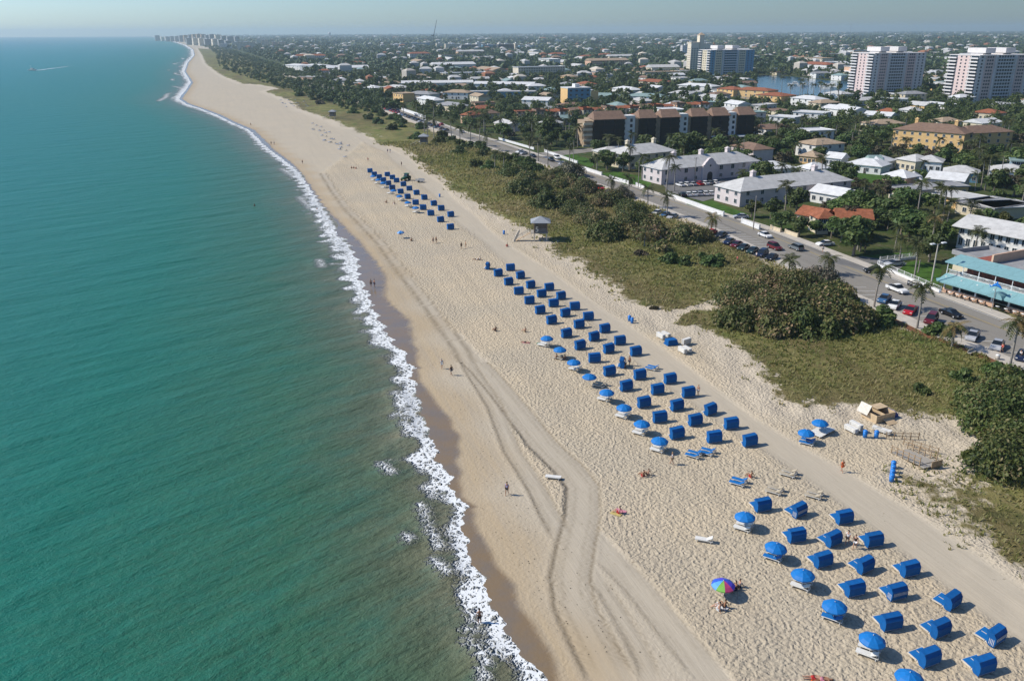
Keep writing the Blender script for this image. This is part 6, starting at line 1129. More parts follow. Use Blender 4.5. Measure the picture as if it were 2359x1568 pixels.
# restaurant with aqua awnings
def restaurant():
    A, B = G(2169, 673), G(2359, 730); rz, L0 = frame(A, B); L = L0 + 14; o = Vector((A.x, A.y, ZS + .14)); t = thing('restaurant', 'two storey seafront restaurant with aqua striped awnings and white terrace railing', 'restaurant', o, rz); keepout(o, rz, L, 22, 1)
    part('wall', MB().box(0, 3.2, -.4, L, 17, 3.5).mesh('wall', M['stucco_cream']), t); part('inner_wall', MB().box(1.2, 5.2, 3.7, L, 17, 6.6).mesh('inner_wall', M['brick_red']), t); part('terrace_floor', MB().box(0, 1.2, 3.5, L, 17, 3.7).mesh('terrace_floor', M['concrete']), t)
    part('low_wall', MB().box(0, .1, -.4, L * .36, .35, .9).box(L * .44, .1, -.4, L, .35, .9).mesh('low_wall', M['stucco_peach']), t); part('ground_floor_glass', MB().box(.3, 3.1, .1, L, 3.18, 3.2).mesh('ground_floor_glass', M['frame_dark']), t)
    for k in range(9): part('column', MB().box(-.14, -.14, -.4, .14, .14, 3.4).mesh('column', M['stucco_white']), t, (.2 + k * L / 9, .3, 0))
    nn = 14; dw = L / nn
    for k in range(nn): part('lower_awning', MB().add([(k * dw - .6, -1.5, 2.6), ((k + 1) * dw - .62, -1.5, 2.6), ((k + 1) * dw - .62, 1.3, 3.75), (k * dw - .6, 1.3, 3.75), (k * dw - .6, -1.5, 2.3), ((k + 1) * dw - .62, -1.5, 2.3)], [(0, 1, 2, 3), (0, 4, 5, 1)]).mesh('lower_awning', M['awning_aqua']), t)
    part('lower_awning', MB().add([(-.6, -1.5, 2.6), (-.6, 1.3, 3.75), (-1.6, 2.6, 2.6), (-1.6, -.4, 2.55)], [(0, 1, 2, 3)]).mesh('lower_awning', M['awning_aqua']), t)
    for k in range(nn): part('upper_awning', MB().add([(k * dw - 1.2, 1.0, 6.2), ((k + 1) * dw - 1.22, 1.0, 6.2), ((k + 1) * dw - 1.22, 5.6, 7.15), (k * dw - 1.2, 5.6, 7.15), (k * dw - 1.2, 1.0, 5.95), ((k + 1) * dw - 1.22, 1.0, 5.95)], [(0, 1, 2, 3), (0, 4, 5, 1)]).mesh('upper_awning', M['awning_aqua']), t)
    for k in range(9): part('awning_post', MB().box(-.06, -.06, 3.7, .06, .06, 6.2).mesh('awning_post', M['paint_white']), t, (-.6 + k * L / 9, 1.35, 0))
    part('railing', MB().box(-.3, 1.28, 4.62, L, 1.36, 4.72).box(-.3, 1.28, 3.78, L, 1.36, 3.86).mesh('railing', M['paint_white']), t)
    bl = MB()
    for k in range(int(L / .16)): bl.box(k * .16, 1.3, 3.86, k * .16 + .04, 1.34, 4.62)
    part('balusters', bl.mesh('balusters', M['paint_white']), t)['kind'] = 'stuff'
    rf = part('roof', MB().box(6, 5.7, 6.6, L, 17, 6.8).mesh('roof', M['roof_grey']), t)
    part('parapet', MB().box(15, 5.65, 6.8, L, 5.95, 7.9).mesh('parapet', M['stucco_cream']), t); part('parapet', MB().box(5.6, 5.7, 3.7, 6, 17, 8.6).mesh('parapet', M['stucco_peach']), t)
    for x, y, z in ((11, 9, 1.), (13.5, 8.6, .7), (20, 11, 1.2)): part('roof_vent', MB().box(-.5, -.5, 0, .5, .5, z).mesh('roof_vent', M['steel']), rf, (x, y, 6.8))
    # tables and chairs on the terrace and the pavement, each a thing of its own
    tb = MB().lathe([(0, .70), (.42, .70), (.42, .74), (0, .74)], 10).mesh('table_top', M['paint_white']); tl = MB().bar((0, 0, 0), (0, 0, .70), .04, 6).lathe([(0, 0), (.24, 0), (.2, .05), (0, .06)], 8).mesh('pedestal', M['dark_metal'])
    cs = MB().box(-.21, -.21, .42, .21, .21, .46).mesh('seat', M['dark_metal']); cb = MB().box(-.21, .18, .46, .21, .22, .86).mesh('backrest', M['dark_metal']); cl = MB().box(-.02, -.02, 0, .02, .02, .42).mesh('leg', M['dark_metal'])
    Mw = Matrix.Translation(o) @ Matrix.Rotation(rz, 4, 'Z'); idx = 0
    for k in range(12):
        if 5 <= k <= 5: continue
        for z, y in ((0, -.9), (3.56, 2.4)):
            p = Mw @ Vector((2.6 + k * 1.75, y, z)); where = 'on the pavement under the lower awning' if z == 0 else 'on the upper terrace behind the railing'; w_ = ORD[k] + ' from the left'
            q = thing('cafe_table', 'round white table, %s %s' % (w_, where), 'table', p, rz, 'restaurant tables'); part('table_top', tb, q); part('pedestal', tl, q)
            for sx, rr_ in ((-.62, PI / 2), (.62, -PI / 2)):
                p2 = Mw @ Vector((2.6 + k * 1.75 + sx, y, z)); q = thing('cafe_chair', 'dark chair %s of table %s %s' % ('left' if sx < 0 else 'right', w_, 'on the pavement' if z == 0 else 'on the upper terrace'), 'chair', p2, rz + rr_, 'restaurant chairs'); part('seat', cs, q); part('backrest', cb, q)
                for lx in (-.18, .18):
                    for ly in (-.18, .18): part('leg', cl, q, (lx, ly, 0))
    # sculpted fish sign on its post
    p = Mw @ Vector((L * .40, -2.2, 0)); t = thing('fish_sign', 'blue leaping fish sculpture on a post before the restaurant door', 'sign', p, rz); part('post', MB().bar((0, 0, -.2), (0, 0, 4.6), .07, 6).mesh('post', M['steel']), t)
    part('fish', MB().tube([(-1.0, 0, 4.5), (-.5, 0, 5.0), (.1, 0, 5.2), (.7, 0, 5.0), (1.2, 0, 4.6)], [.04, .24, .34, .22, .05], 8).mesh('fish', M['bin_blue']), t); part('fin', MB().prism([(-.2, 5.4), (.3, 5.45), (.1, 6.0)], -.03, .03, 'y').prism([(-1.0, 4.6), (-1.5, 5.1), (-1.2, 4.5), (-1.6, 4.1)], -.03, .03, 'y').mesh('fin', M['bin_blue']), t)
    part('entrance_arch', MB().prism([(1.5 * math.cos(a * PI / 10), 2.4 + 1.2 * math.sin(a * PI / 10)) for a in range(11)], .2, 2.2, 'y').mesh('entrance_arch', M['awning_aqua']), t)
restaurant()
# motels and houses round the restaurant
house((2211, 520), (2372, 551), 5.6, 11, 'gable', 'roof_greywhite', 'stucco_white', 'white two storey motel with pale gable roof and red brown doors behind the restaurant', 2.2, 9, 2, 2, 'motel', 'motel', ov=1.3, win=(1.0, 1.9))
house((2200, 585), (2265, 604), 3.6, 10, 'flat', 'roof_grey', 'stucco_cream', 'low grey parapet building between the motel and the restaurant', .9, 0, 0, 1, 'shop', 'building', door=False)
house((2129.5, 443), (2241, 464), 3.3, 10, 'flat', 'roof_greywhite', 'stucco_yellow', 'yellow motel wing with flat grey roof', .2, 6, 2, 1, 'motel', 'motel', ov=.8)
house((2241, 466), (2290, 480), 3.3, 14, 'flat', 'roof_greywhite', 'stucco_cream', 'flat grey roofed motel wing joined to the yellow one', .2, 3, 2, 1, 'motel', 'motel', ov=.8); house((2290, 482), (2372, 470), 3.3, 12, 'flat', 'roof_grey', 'stucco_cream', 'wide flat roofed motel at the right edge', .3, 5, 2, 1, 'motel', 'motel', ov=.6); house((2150, 432), (2232, 430), 3.3, 9, 'flat', 'roof_grey', 'stucco_yellow', 'rear flat roofed wing of the yellow motel', .2, 4, 2, 1, 'motel', 'motel')
T = [ # eave left, eave right (pixels), height, depth, roof, roof colour, wall colour, label
 ((1836, 492), (1893, 502), 3.0, 7, 'gable', 'roof_terra', 'stucco_peach', 'orange tiled villa wing nearest the road behind the hedge'), ((1888, 503), (1925, 502), 4.4, 6, 'hip', 'roof_terra', 'stucco_cream', 'orange tiled villa tower bay with a row of windows'), ((1930, 502), (2010, 505), 3.2, 8, 'gable', 'roof_terra', 'stucco_peach', 'long orange tiled villa wing stretching right'),
 ((1868, 440), (1938, 452), 3.4, 8, 'gable', 'roof_white', 'stucco_white', 'white gabled cottage behind the pink house'), ((1944, 446), (1985, 452), 3, 6, 'flat', 'roof_greywhite', 'stucco_white', 'flat white annex right of the white gabled cottage'), ((1748, 391), (1838, 386), 3.2, 13, 'hip', 'roof_white', 'stucco_white', 'low white house with bright white roof right of the pink house'), ((1840, 384), (1866, 390), 3, 9, 'hip', 'roof_white', 'stucco_white', 'bright white roofed wing behind the pink house'),
 ((1948, 376), (2030, 384), 3.2, 10, 'hip', 'roof_white', 'stucco_white', 'bright white bungalow on the green lawn'), ((2030, 376), (2064, 368), 3.2, 9, 'hip', 'roof_white', 'stucco_white', 'white bungalow wing right of the lawn'), ((1902, 362), (1938, 366), 3.2, 6, 'gable', 'roof_white', 'stucco_white', 'small white gabled house left of the lawn'), ((1842, 358), (1880, 362), 3.2, 7, 'hip', 'roof_tan', 'stucco_yellow', 'small orange house with pale roof'),
 ((2034, 402), (2088, 410), 4.6, 8, 'hip', 'roof_white', 'stucco_peach', 'peach two storey house with pale roof'), ((2088, 412), (2122, 414), 3.6, 8, 'hip', 'roof_greywhite', 'stucco_peach', 'grey roofed annex of the peach house'), ((2050, 430), (2098, 442), 4.2, 9, 'flat', 'roof_grey', 'stucco_cream', 'beige flat roofed cube above the hedges'), ((2135, 410), (2220, 418), 3.4, 10, 'gable', 'roof_white', 'stucco_white', 'low house with a dazzling white roof on the right'), ((2175, 395), (2256, 400), 3.4, 9, 'hip', 'roof_greywhite', 'stucco_blue', 'house with pale grey roof and blue walls'),
 ((2066, 365), (2110, 372), 4.0, 10, 'hip', 'roof_greywhite', 'stucco_cream', 'cream house with grey roof below the yellow apartments'), ((2110, 370), (2170, 374), 4.0, 9, 'hip', 'roof_greywhite', 'stucco_white', 'grey hip roofed house below the yellow apartments'), ((2280, 392), (2372, 398), 3.4, 11, 'hip', 'roof_greywhite', 'stucco_white', 'wide grey roofed house at the right edge'), ((2332, 372), (2372, 374), 4.4, 8, 'flat', 'roof_green', 'stucco_blue', 'bright blue house with flat roof at the right edge'), ((2008, 372), (2034, 372), 3.4, 7, 'gable', 'roof_green', 'stucco_blue', 'small house with a blue green roof'),
 ((1773, 268), (1830, 272), 5.2, 10, 'flat', 'roof_white', 'stucco_white', 'white multi level villa, left part'), ((1828, 258), (1900, 262), 5.6, 11, 'flat', 'roof_white', 'stucco_white', 'white multi level villa, upper part'), ((1893, 248), (1965, 256), 4.2, 12, 'gable', 'roof_white', 'stucco_white', 'house with a large bright white gable roof'), ((1822, 225), (1878, 230), 5.4, 13, 'hip', 'roof_white', 'stucco_white', 'white hip roofed mansion by the inlet palms'), ((1890, 238), (1935, 236), 4.5, 12, 'hip', 'roof_tan', 'stucco_cream', 'pale roofed house under the tall palm group'),
 ((1990, 264), (2052, 268), 3.4, 9, 'gable', 'roof_white', 'stucco_white', 'white roofed house behind the garden palms'), ((2018, 256), (2058, 259), 3.4, 9, 'hip', 'roof_terra', 'stucco_cream', 'small terracotta roofed house right of the white gable'), ((2088, 240), (2130, 244), 4.0, 12, 'gable', 'roof_greywhite', 'stucco_yellow', 'house with a pale yellow gable below the towers'), ((2070, 252), (2108, 256), 3.4, 9, 'hip', 'roof_greywhite', 'stucco_white', 'pale hip roofed house below the yellow gable'), ((2240, 258), (2296, 262), 4.2, 12, 'hip', 'roof_terra', 'stucco_cream', 'house with a rusty tiled roof under the right tower'), ((2030, 228), (2120, 230), 3, 10, 'flat', 'roof_white', 'stucco_white', 'long low white garage row at the tower foot'), ((2120, 236), (2186, 242), 3, 9, 'flat', 'roof_white', 'stucco_white', 'low white garage between the two pink towers'),
 ((1652, 204), (1690, 207), 5.4, 16, 'hip', 'roof_terra', 'stucco_yellow', 'left wing of the orange roofed waterside villa'), ((1690, 206), (1770, 210), 5.4, 16, 'hip', 'roof_terra', 'stucco_yellow', 'long orange roofed villa beside the inlet'), ((1742, 218), (1800, 222), 5.8, 18, 'hip', 'roof_terra', 'stucco_yellow', 'orange villa with a loggia front beside the inlet'), ((1600, 222), (1655, 226), 3.6, 11, 'hip', 'roof_greywhite', 'stucco_white', 'grey roofed bungalow left of the orange villa'), ((1752, 244), (1790, 240), 3.6, 9, 'flat', 'roof_greywhite', 'stucco_white', 'flat grey roof above the brown block'),
 ((1202, 230), (1262, 232), 5, 12, 'gable', 'roof_white', 'stucco_white', 'dazzling white house left of the yellow block'), ((1083, 266), (1120, 262), 5, 8, 'hip', 'roof_terra', 'stucco_peach', 'pink terracotta villa at the road corner'), ((1117, 262), (1150, 260), 4, 8, 'hip', 'roof_brown', 'stucco_cream', 'brown roofed wing of the terracotta villa'), ((1192, 258), (1232, 257), 4.4, 8, 'flat', 'roof_terra', 'stucco_peach', 'peach townhouse end wall behind the dark trees'), ((1240, 282), (1276, 285), 3.8, 9, 'hip', 'roof_greywhite', 'stucco_white', 'small white house among the dark trees'), ((1020, 213), (1078, 214), 5.4, 13, 'hip', 'roof_tan', 'stucco_white', 'white two storey house with tan hip roof'), ((934, 216), (990, 218), 5.4, 14, 'hip', 'roof_grey', 'stucco_white', 'grey roofed two storey house beside the road'), ((905, 214), (928, 217), 6.2, 10, 'flat', 'roof_tan', 'stucco_yellow', 'tall narrow yellow house by the far road'), ((838, 202), (864, 203), 4.6, 12, 'hip', 'roof_white', 'stucco_white', 'small white hip roofed house at the far road bend'), ((882, 200), (922, 203), 4, 14, 'hip', 'roof_greywhite', 'stucco_white', 'grey hip roofed house behind the road bend'), ((1005, 240), (1052, 246), 3.8, 12, 'hip', 'roof_grey', 'stucco_cream', 'house with a dark grey roof behind the far palms'), ((960, 226), (998, 232), 4.4, 9, 'hip', 'roof_white', 'stucco_white', 'low white porch house by the far road'), ((1078, 212), (1232, 212), 5, 13, 'flat', 'roof_greywhite', 'stucco_blue', 'long low blue grey motel with a white canopy'), ((925, 192), (1090, 190), 4.4, 16, 'gable', 'roof_white', 'stucco_white', 'very long white roofed hall'), ((1090, 193), (1228, 195), 4.4, 14, 'gable', 'roof_white', 'stucco_white', 'long white ridge roof behind the blue motel'),
 ((1290, 219), (1420, 222), 4, 14, 'hip', 'roof_green', 'stucco_white', 'long green grey roof with white gables'), ((1440, 221), (1530, 224), 4, 14, 'hip', 'roof_green', 'stucco_white', 'long grey roof with white dormers'), ((1410, 203), (1450, 208), 4.6, 14, 'hip', 'roof_white', 'stucco_white', 'white hip roof in front of the long green roof'), ((1462, 186), (1520, 190), 4.6, 20, 'hip', 'roof_terra', 'stucco_cream', 'large red brown roof with yellow dormers'), ((1560, 196), (1640, 200), 4, 14, 'hip', 'roof_white', 'stucco_white', 'white house group left of the blue grey tower'), ((1540, 214), (1590, 216), 4, 12, 'hip', 'roof_greywhite', 'stucco_white', 'white gabled house below the blue grey tower'), ((1530, 240), (1575, 242), 3.6, 10, 'hip', 'roof_white', 'stucco_white', 'flat white roof in the middle gardens'), ((1645, 252), (1700, 256), 3.6, 10, 'hip', 'roof_greywhite', 'stucco_white', 'pale hip roof behind the brown block'), ((652, 150), (690, 152), 6, 24, 'hip', 'roof_white', 'stucco_white', 'left wing of the big white seafront mansion'), ((690, 151), (740, 152), 7, 24, 'hip', 'roof_white', 'stucco_white', 'main wing of the big white seafront mansion'), ((688, 177), (730, 178), 4, 14, 'flat', 'roof_greywhite', 'stucco_peach', 'low peach beach house below the white mansion'), ((760, 186), (800, 186), 4, 14, 'hip', 'roof_grey', 'stucco_cream', 'grey roofed house by the far road trees')]
for a, b_, h, D, rf, rm, wm, lab in T: house(a, b_, h, D, rf, rm, wm, lab, 2.0 if rf != 'flat' else .35, 4, 2, 2 if h > 4.3 else 1, group='houses named one by one')
# townhouse row
for i in range(15):
    x = 1236 + i * 27; y = 258 - i * 1.35 + (i % 3) * 1.2; house((x, y), (x + 19, y - .6), 4.6, 9, 'gable' if i % 2 else 'flat', 'roof_terra' if i % 3 else 'roof_brown', ('stucco_peach', 'stucco_cream', 'stucco_white')[i % 3], '%s townhouse from the left in the row behind the brown block' % ORD[i], 1.3, 2, 2, 2, 'townhouse', 'townhouse', 'terracotta townhouse row', .3)
# yellow block; shade on its front is put into the wall as blue green
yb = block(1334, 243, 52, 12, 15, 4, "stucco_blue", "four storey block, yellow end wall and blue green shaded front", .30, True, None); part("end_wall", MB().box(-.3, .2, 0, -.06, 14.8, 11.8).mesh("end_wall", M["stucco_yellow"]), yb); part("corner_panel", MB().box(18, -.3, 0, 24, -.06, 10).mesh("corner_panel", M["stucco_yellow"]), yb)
# ================================================ gardens, trees and the town inland
CLEAR = [GL(l) for l in LAWNS] + [GL([(1545, 440), (1620, 466), (1740, 432), (1765, 398), (1700, 398), (1520, 420)]), GL(CANAL), GL([(1905, 604), (1985, 588), (2092, 606), (2045, 642), (1985, 624)]), GL([(1240, 350), (1330, 342), (1480, 328), (1492, 336), (1330, 356), (1262, 364)]), GL([(2020, 610), (2110, 596), (2180, 625), (2170, 680)])]
FT = np.array(FOOT)
import re as _re
FL = [(x, y, _re.split(r' with | behind | beside | below | under | left | right | above | among | at |,| nearest | before ', l)[0]) for x, y, l in FLAB if l]
FXY = np.array([f[:2] for f in FL])
def near_words(x, y):
    d = FXY - [x, y]; r = np.hypot(*d.T); i = int(r.argmin()); dx, dy = d[i]; v = np.array([x, y]) / math.hypot(x, y); al = -(dx * v[0] + dy * v[1]); si = -(dx * v[1] - dy * v[0]); w_ = ('behind' if al > 0 else 'in front of') if abs(al) > abs(si) else ('right of' if si > 0 else 'left of')
    return w_ + ' the ' + FL[i][2] if len(FL[i][2].split()) < 9 else zone(x, y)
def free(P, extra=0.):
    ok = np.ones(len(P), bool)
    for fx_, fy_, rz, a, b_ in FT:
        d = P - [fx_, fy_]; c, s = math.cos(rz), math.sin(rz); u = d[:, 0] * c + d[:, 1] * s; v = -d[:, 0] * s + d[:, 1] * c; ok &= ~((np.abs(u) < a + extra) & (np.abs(v) < b_ + extra))
    for c_ in CLEAR: ok &= ~inpoly(P, c_)
    return ok
def visible(P): return (P[:, 0] < .665 * (P[:, 1] + 8) + 6)
def scatter(y0, y1, step, jit, seed, inset=3.):
    r = np.random.default_rng(seed); out = []; y = y0
    while y < y1:
        x0, x1 = xi(y) + inset, .66 * y + 14; n = max(1, int((x1 - x0) / step)); X = x0 + (np.arange(n) + .5) * (x1 - x0) / n + r.normal(0, jit, n); out.append(np.stack([X, y + r.normal(0, jit, n)], 1)); y += step
    P = np.vstack(out); P = P[P[:, 0] > xi(P[:, 1]) + 2]; return P[visible(P)]
def zone(x, y):
    """place words from where a point stands on the ground"""
    u = (x - float(xi(y)))
    if y < 225: return 'behind the hedge by the restaurant' if u < 40 else 'round the motels at the right'
    if y < 330: return 'beside the pink houses' if u < 75 else 'in the bungalow gardens on the right'
    if y < 430: return 'along the road by the brown block' if u < 60 else 'round the brown block' if u < 130 else 'in the gardens before the yellow apartments'
    if y < 560: return 'along the far beach road' if u < 60 else 'behind the brown block' if u < 190 else 'below the pink towers'
    return 'by the upper beach road' if u < 90 else 'before the inlet' if u < 300 else 'round the pink towers'
# ---- more houses, each its own, between the ones named above
rh = random.Random(21); nrg = np.random.default_rng(33); HN = {}
cand = scatter(300, 1500, 30, 6, 55, 14); ok = free(cand, 9); cand = cand[ok]; cand = cand[np.argsort(cand[:, 1])]; placed = []
ROOFS = ['roof_white', 'roof_white', 'roof_greywhite', 'roof_greywhite', 'roof_terra', 'roof_tan', 'roof_grey', 'roof_brown', 'roof_green']; RW = {'roof_white': 'white', 'roof_greywhite': 'pale grey', 'roof_terra': 'terracotta', 'roof_tan': 'tan', 'roof_grey': 'dark grey', 'roof_brown': 'brown', 'roof_green': 'green grey'}
WALLS = {'stucco_white': 'white', 'stucco_cream': 'cream', 'stucco_peach': 'peach', 'stucco_yellow': 'yellow', 'stucco_pink': 'pink'}
for x, y in cand:
    if len(placed) >= 215: break
    if any((x - a) ** 2 + (y - b_) ** 2 < (22 + y * .012) ** 2 for a, b_ in placed): continue
    placed.append((x, y)); rz = -1.22 + PI / 2 + rh.choice((0, PI / 2)) + rh.uniform(-.06, .06); rz = .34 + rh.choice((0, -PI / 2)) + rh.uniform(-.08, .08); L, D = rh.uniform(12, 20), rh.uniform(9, 13); rm = rh.choice(ROOFS); wm = rh.choice(list(WALLS)); rf = rh.choice(('hip', 'hip', 'gable', 'flat')); h = rh.choice((3.2, 3.4, 5.6))
    zn = zone(x, y) if y < 700 else ('among the dense trees beyond the inlet' if x > 150 else 'among the hazy trees inland of the far beach')
    ad = ['', 'broad ', 'narrow ', 'deep ', 'small ', 'long ', 'wide '][len(placed) % 7]; lab = '%s%s %s, %s %s roof, %s' % (ad, WALLS[wm], 'house' if h < 5 else 'villa', RW[rm], rf, zn)
    HN[lab] = HN.get(lab, 0) + 1
    c, s = math.cos(rz), math.sin(rz); A = Vector((x - c * L / 2 + s * D / 2, y - s * L / 2 - c * D / 2, 0)); house(A, A + Vector((c * L, s * L, 0)), h, D, rf, rm, wm, lab, 1.9 if rf != 'flat' else .3, 3 if y < 800 else 2, 2 if y < 800 else 1, 2 if h > 5 else 1, group='houses among the trees inland', world=True, door=y < 600)
# ---- larger low blocks of the town, one by one
rl = random.Random(77); LB = {}; bl_ = 0
for x, y in scatter(1000, 2900, 125, 45, 66, 80):
    if bl_ >= 75 or not free(np.array([[x, y]]), 14)[0]: continue
    L, D, h = rl.uniform(26, 62), rl.uniform(14, 24), rl.choice((5.5, 6, 8, 8, 11)); wm = rl.choice(['stucco_white', 'stucco_cream', 'stucco_white', 'stucco_peach', 'tower_cream']); rm = rl.choice(['roof_white', 'roof_greywhite', 'roof_terra', 'roof_tan', 'roof_greywhite']); rf = 'hip' if rm == 'roof_terra' else rl.choice(('flat', 'flat', 'gable')); rz = .34 + rl.choice((0, 0, -PI / 2)) + rl.uniform(-.1, .1)
    px = 1179 + x / y * 1900; zn = 'left of the crane' if px < 960 else 'below the crane' if px < 1080 else 'in the hazy middle of the town' if px < 1500 else 'beyond the inlet' if px < 1900 else 'beyond the pink towers'
    lab = '%s %s block, %s %s roof, %s' % ('long' if L > 48 else 'broad' if L > 36 else 'compact', {'stucco_white': 'white', 'stucco_cream': 'cream', 'stucco_peach': 'peach', 'tower_cream': 'pale cream'}[wm], RW[rm], rf, zn)
    c, s = math.cos(rz), math.sin(rz); t = thing('low_block', lab, 'building', (x - c * L / 2 + s * D / 2, y - s * L / 2 - c * D / 2, ZS), rz, 'low blocks of the town inland'); keepout(t.location, rz, L, D, 3, None, 16); bl_ += 1
    part('wall', MB().box(0, 0, -.3, L, D, h).mesh('wall', M[wm]), t); part('roof', roof_mesh(rf, L, D, h + .004, 3 if rf != 'flat' else .5, .6, rm), t)
    for q in range(max(1, int(h / 2.7))):
        b_ = MB(); k = int(L / 3.2)
        for u in range(k): b_.box(L * (u + .5) / k - .8, -.05, q * 2.7 + .9, L * (u + .5) / k + .8, -.01, q * 2.7 + 2.1)
        part('window_row', b_.mesh('window_row', M['win_glass']), t)['kind'] = 'stuff'
FT = np.array(FOOT)
# ---- individual trees and palms, nearest first
P = scatter(150, 620, 7.6, 2.2, 7); P = P[free(P, 1.0)]; P = P[np.argsort(np.hypot(P[:, 0], P[:, 1]))]
dens = wave_noise(P, .05, 12); P = P[dens > -.95]; rt = random.Random(3); npalm = 0; nt_ = 0; rest = []
KIND = ['dense dark green', 'bushy mid green', 'wide dark green', 'small yellow green', 'thin grey brown', 'round mid green']
for x, y in P:
    z = zone(x, y)
    if rt.random() < .30 and npalm < 150:
        h = rt.choice((6, 6, 8, 8, 10)); palm_far((x, y, ZS), h, rt.uniform(0, 6.3), '%s palm %s' % ({6: 'short', 8: 'medium', 10: 'tall'}[h], near_words(x, y)), 'palms in the gardens inland', rt.uniform(.85, 1.2)); npalm += 1
    elif nt_ < 298:
        k = rt.choice((0, 0, 1, 2, 3, 4, 5, 0)); sc = rt.uniform(.55, .9) if y < 260 else rt.uniform(.55, 1.05); tree((x, y, ZS), k, sc, rt.uniform(0, 6.3), '%s %s tree %s' % ('smaller' if sc < .85 else 'larger', KIND[k].split(' ', 1)[1] if sc > 2 else KIND[k], near_words(x, y)), 'broadleaf trees in the gardens'); nt_ += 1
    else: rest.append((x, y))
# named tree by the brown block and the bare pine
tree(G(1585, 372), 2, 1.35, 1., 'largest round green tree, in front of the brown apartment block', 'broadleaf trees in the gardens'); tree(G(1270, 335), 0, 1.5, 2., 'large dark tree in the hedge by the road bend', 'broadleaf trees in the gardens'); tree(G(1965, 590), 0, 1.1, .5, 'dark tree beside the hedged driveway', 'broadleaf trees in the gardens'); tree(G(1938, 558), 1, .9, .5, 'green tree before the orange villa', 'broadleaf trees in the gardens')
def bare_tree():
    t = thing('bare_pine', 'tall dark leaning pine with thin ragged crown above the brown block', 'tree', G(1932, 246), .3); part('trunk', MB().tube([(0, 0, 0), (-.8, 0, 6), (-2.0, 0, 12), (-2.6, 0, 18)], [.45, .36, .25, .08], 7).tube([(-.8, 0, 6), (1.8, 0, 9), (2.6, 0, 12)], [.2, .14, .05], 5).tube([(-1.6, 0, 10), (-4, 0, 13)], [.2, .05], 5).mesh('trunk', M['bark']), t); part('crown', crown_mesh('pine_crown', 7, 2.6, 9, 10, 12, 26, .6, M['leaf_dark'], spread=.7), t, (-1.6, 0, -1))
bare_tree()
# ---- the rest of the trees, past counting
TQ = {}
def unit_tree(seed, nq, leaf, R, H, z0, ncl=9):
    rng = np.random.default_rng(seed); d = rng.normal(0, 1, (nq, 3)); d /= np.linalg.norm(d, axis=1)[:, None]; d[:, 2] = np.where(d[:, 2] < -.25, -d[:, 2], d[:, 2]); cl = rng.normal(0, 1, (ncl, 3)); cl /= np.linalg.norm(cl, axis=1)[:, None]; cl *= rng.uniform(.2, .65, (ncl, 1)); i = rng.integers(0, ncl, nq)
    q = cl[i] + d * rng.uniform(.3, .5, (nq, 1)); C = np.column_stack([q[:, 0] * R, q[:, 1] * R, z0 + (q[:, 2] + .7) / 1.5 * H]); V, F = quads(C, d + [0, 0, .4], leaf, rng); tt = np.clip(rng.uniform(.25, .75, ncl)[i] + rng.normal(0, .18, nq), 0, 1); return V.reshape(nq, 4, 3), tt
def tree_mass(name, P, units, smin, smax, mat, label, seed):
    rng = np.random.default_rng(seed); Vs = []; Ts = []; g = rng.integers(0, len(units), len(P))
    for k, (U, tt) in enumerate(units):
        Q = P[g == k]; n = len(Q); a = rng.uniform(0, 2 * PI, n); s = rng.uniform(smin, smax, n); ca, sa = np.cos(a) * s, np.sin(a) * s
        X = U[None, :, :, 0] * ca[:, None, None] - U[None, :, :, 1] * sa[:, None, None] + Q[:, 0, None, None]; Y = U[None, :, :, 0] * sa[:, None, None] + U[None, :, :, 1] * ca[:, None, None] + Q[:, 1, None, None]; Z = U[None, :, :, 2] * (s * rng.uniform(.75, 1.2, n))[:, None, None] + ZS
        Vs.append(np.stack([X, Y, Z], -1).reshape(-1, 3)); Ts.append(np.repeat(np.clip(tt[None] + rng.normal(0, .16, (n, 1)), 0, 1).ravel(), 4))
    V = np.vstack(Vs); o = part(name, npmesh(name, V, np.arange(len(V)).reshape(-1, 4), mat, False, {'tint': ('FLOAT', np.concatenate(Ts))})); setp(o, label, 'trees', None, 'stuff')
U1 = [unit_tree(k, 150, .85, 4.6, 6.8, .8) for k in range(6)]; U2 = [unit_tree(20 + k, 70, 1.5, 5.2, 7.5, .5) for k in range(6)]; U3 = [unit_tree(40 + k, 26, 3.2, 8.5, 9, .3, 5) for k in range(6)]; U4 = [unit_tree(60 + k, 12, 9, 26, 12, 0., 4) for k in range(5)]
rest = np.array(rest); tree_mass('tree_canopy', rest, U1, .5, .95, M['leaf_mid'], 'mixed green tree canopy filling the gardens inland', 1)
P = scatter(620, 1150, 9.4, 3., 8); P = P[free(P, 1.)]; P = P[wave_noise(P, .03, 14) > -1.0]; tree_mass('tree_canopy', P, U2, .5, 1.05, M['leaf_dark'], 'dark tree canopy round the inlet and the far villas', 2)
P = scatter(1150, 3000, 17, 6, 9, 25); P = P[free(P, 2.)]; P = P[wave_noise(P, .012, 15) > -1.1]; tree_mass('far_woods', P, U3, .6, 1.25, M['leaf_far'], 'hazy tree canopy over the town inland', 3)
P = scatter(3000, 12500, 62, 22, 10, 40); P = P[wave_noise(P, .003, 16) > -1.3]; tree_mass('far_woods', P, U4, .6, 1.2, M['leaf_far'], 'pale hazy woods out to the horizon', 4)
def scrub():
    r = np.random.default_rng(4); y = np.exp(r.uniform(math.log(600), math.log(3600), 2600)); x = xi(y) - 78 * r.uniform(-.05, 1, 2600) ** 1.8 * np.clip(y / 1100, .3, 1.3); Q = np.stack([x, y], 1); Q = Q[Q[:, 0] > xw(Q[:, 1]) + 55]; tree_mass('coastal_scrub', Q, U2, .22, .75, M['leaf_dark'], 'dark coastal scrub between the far beach and the road', 5)
scrub()
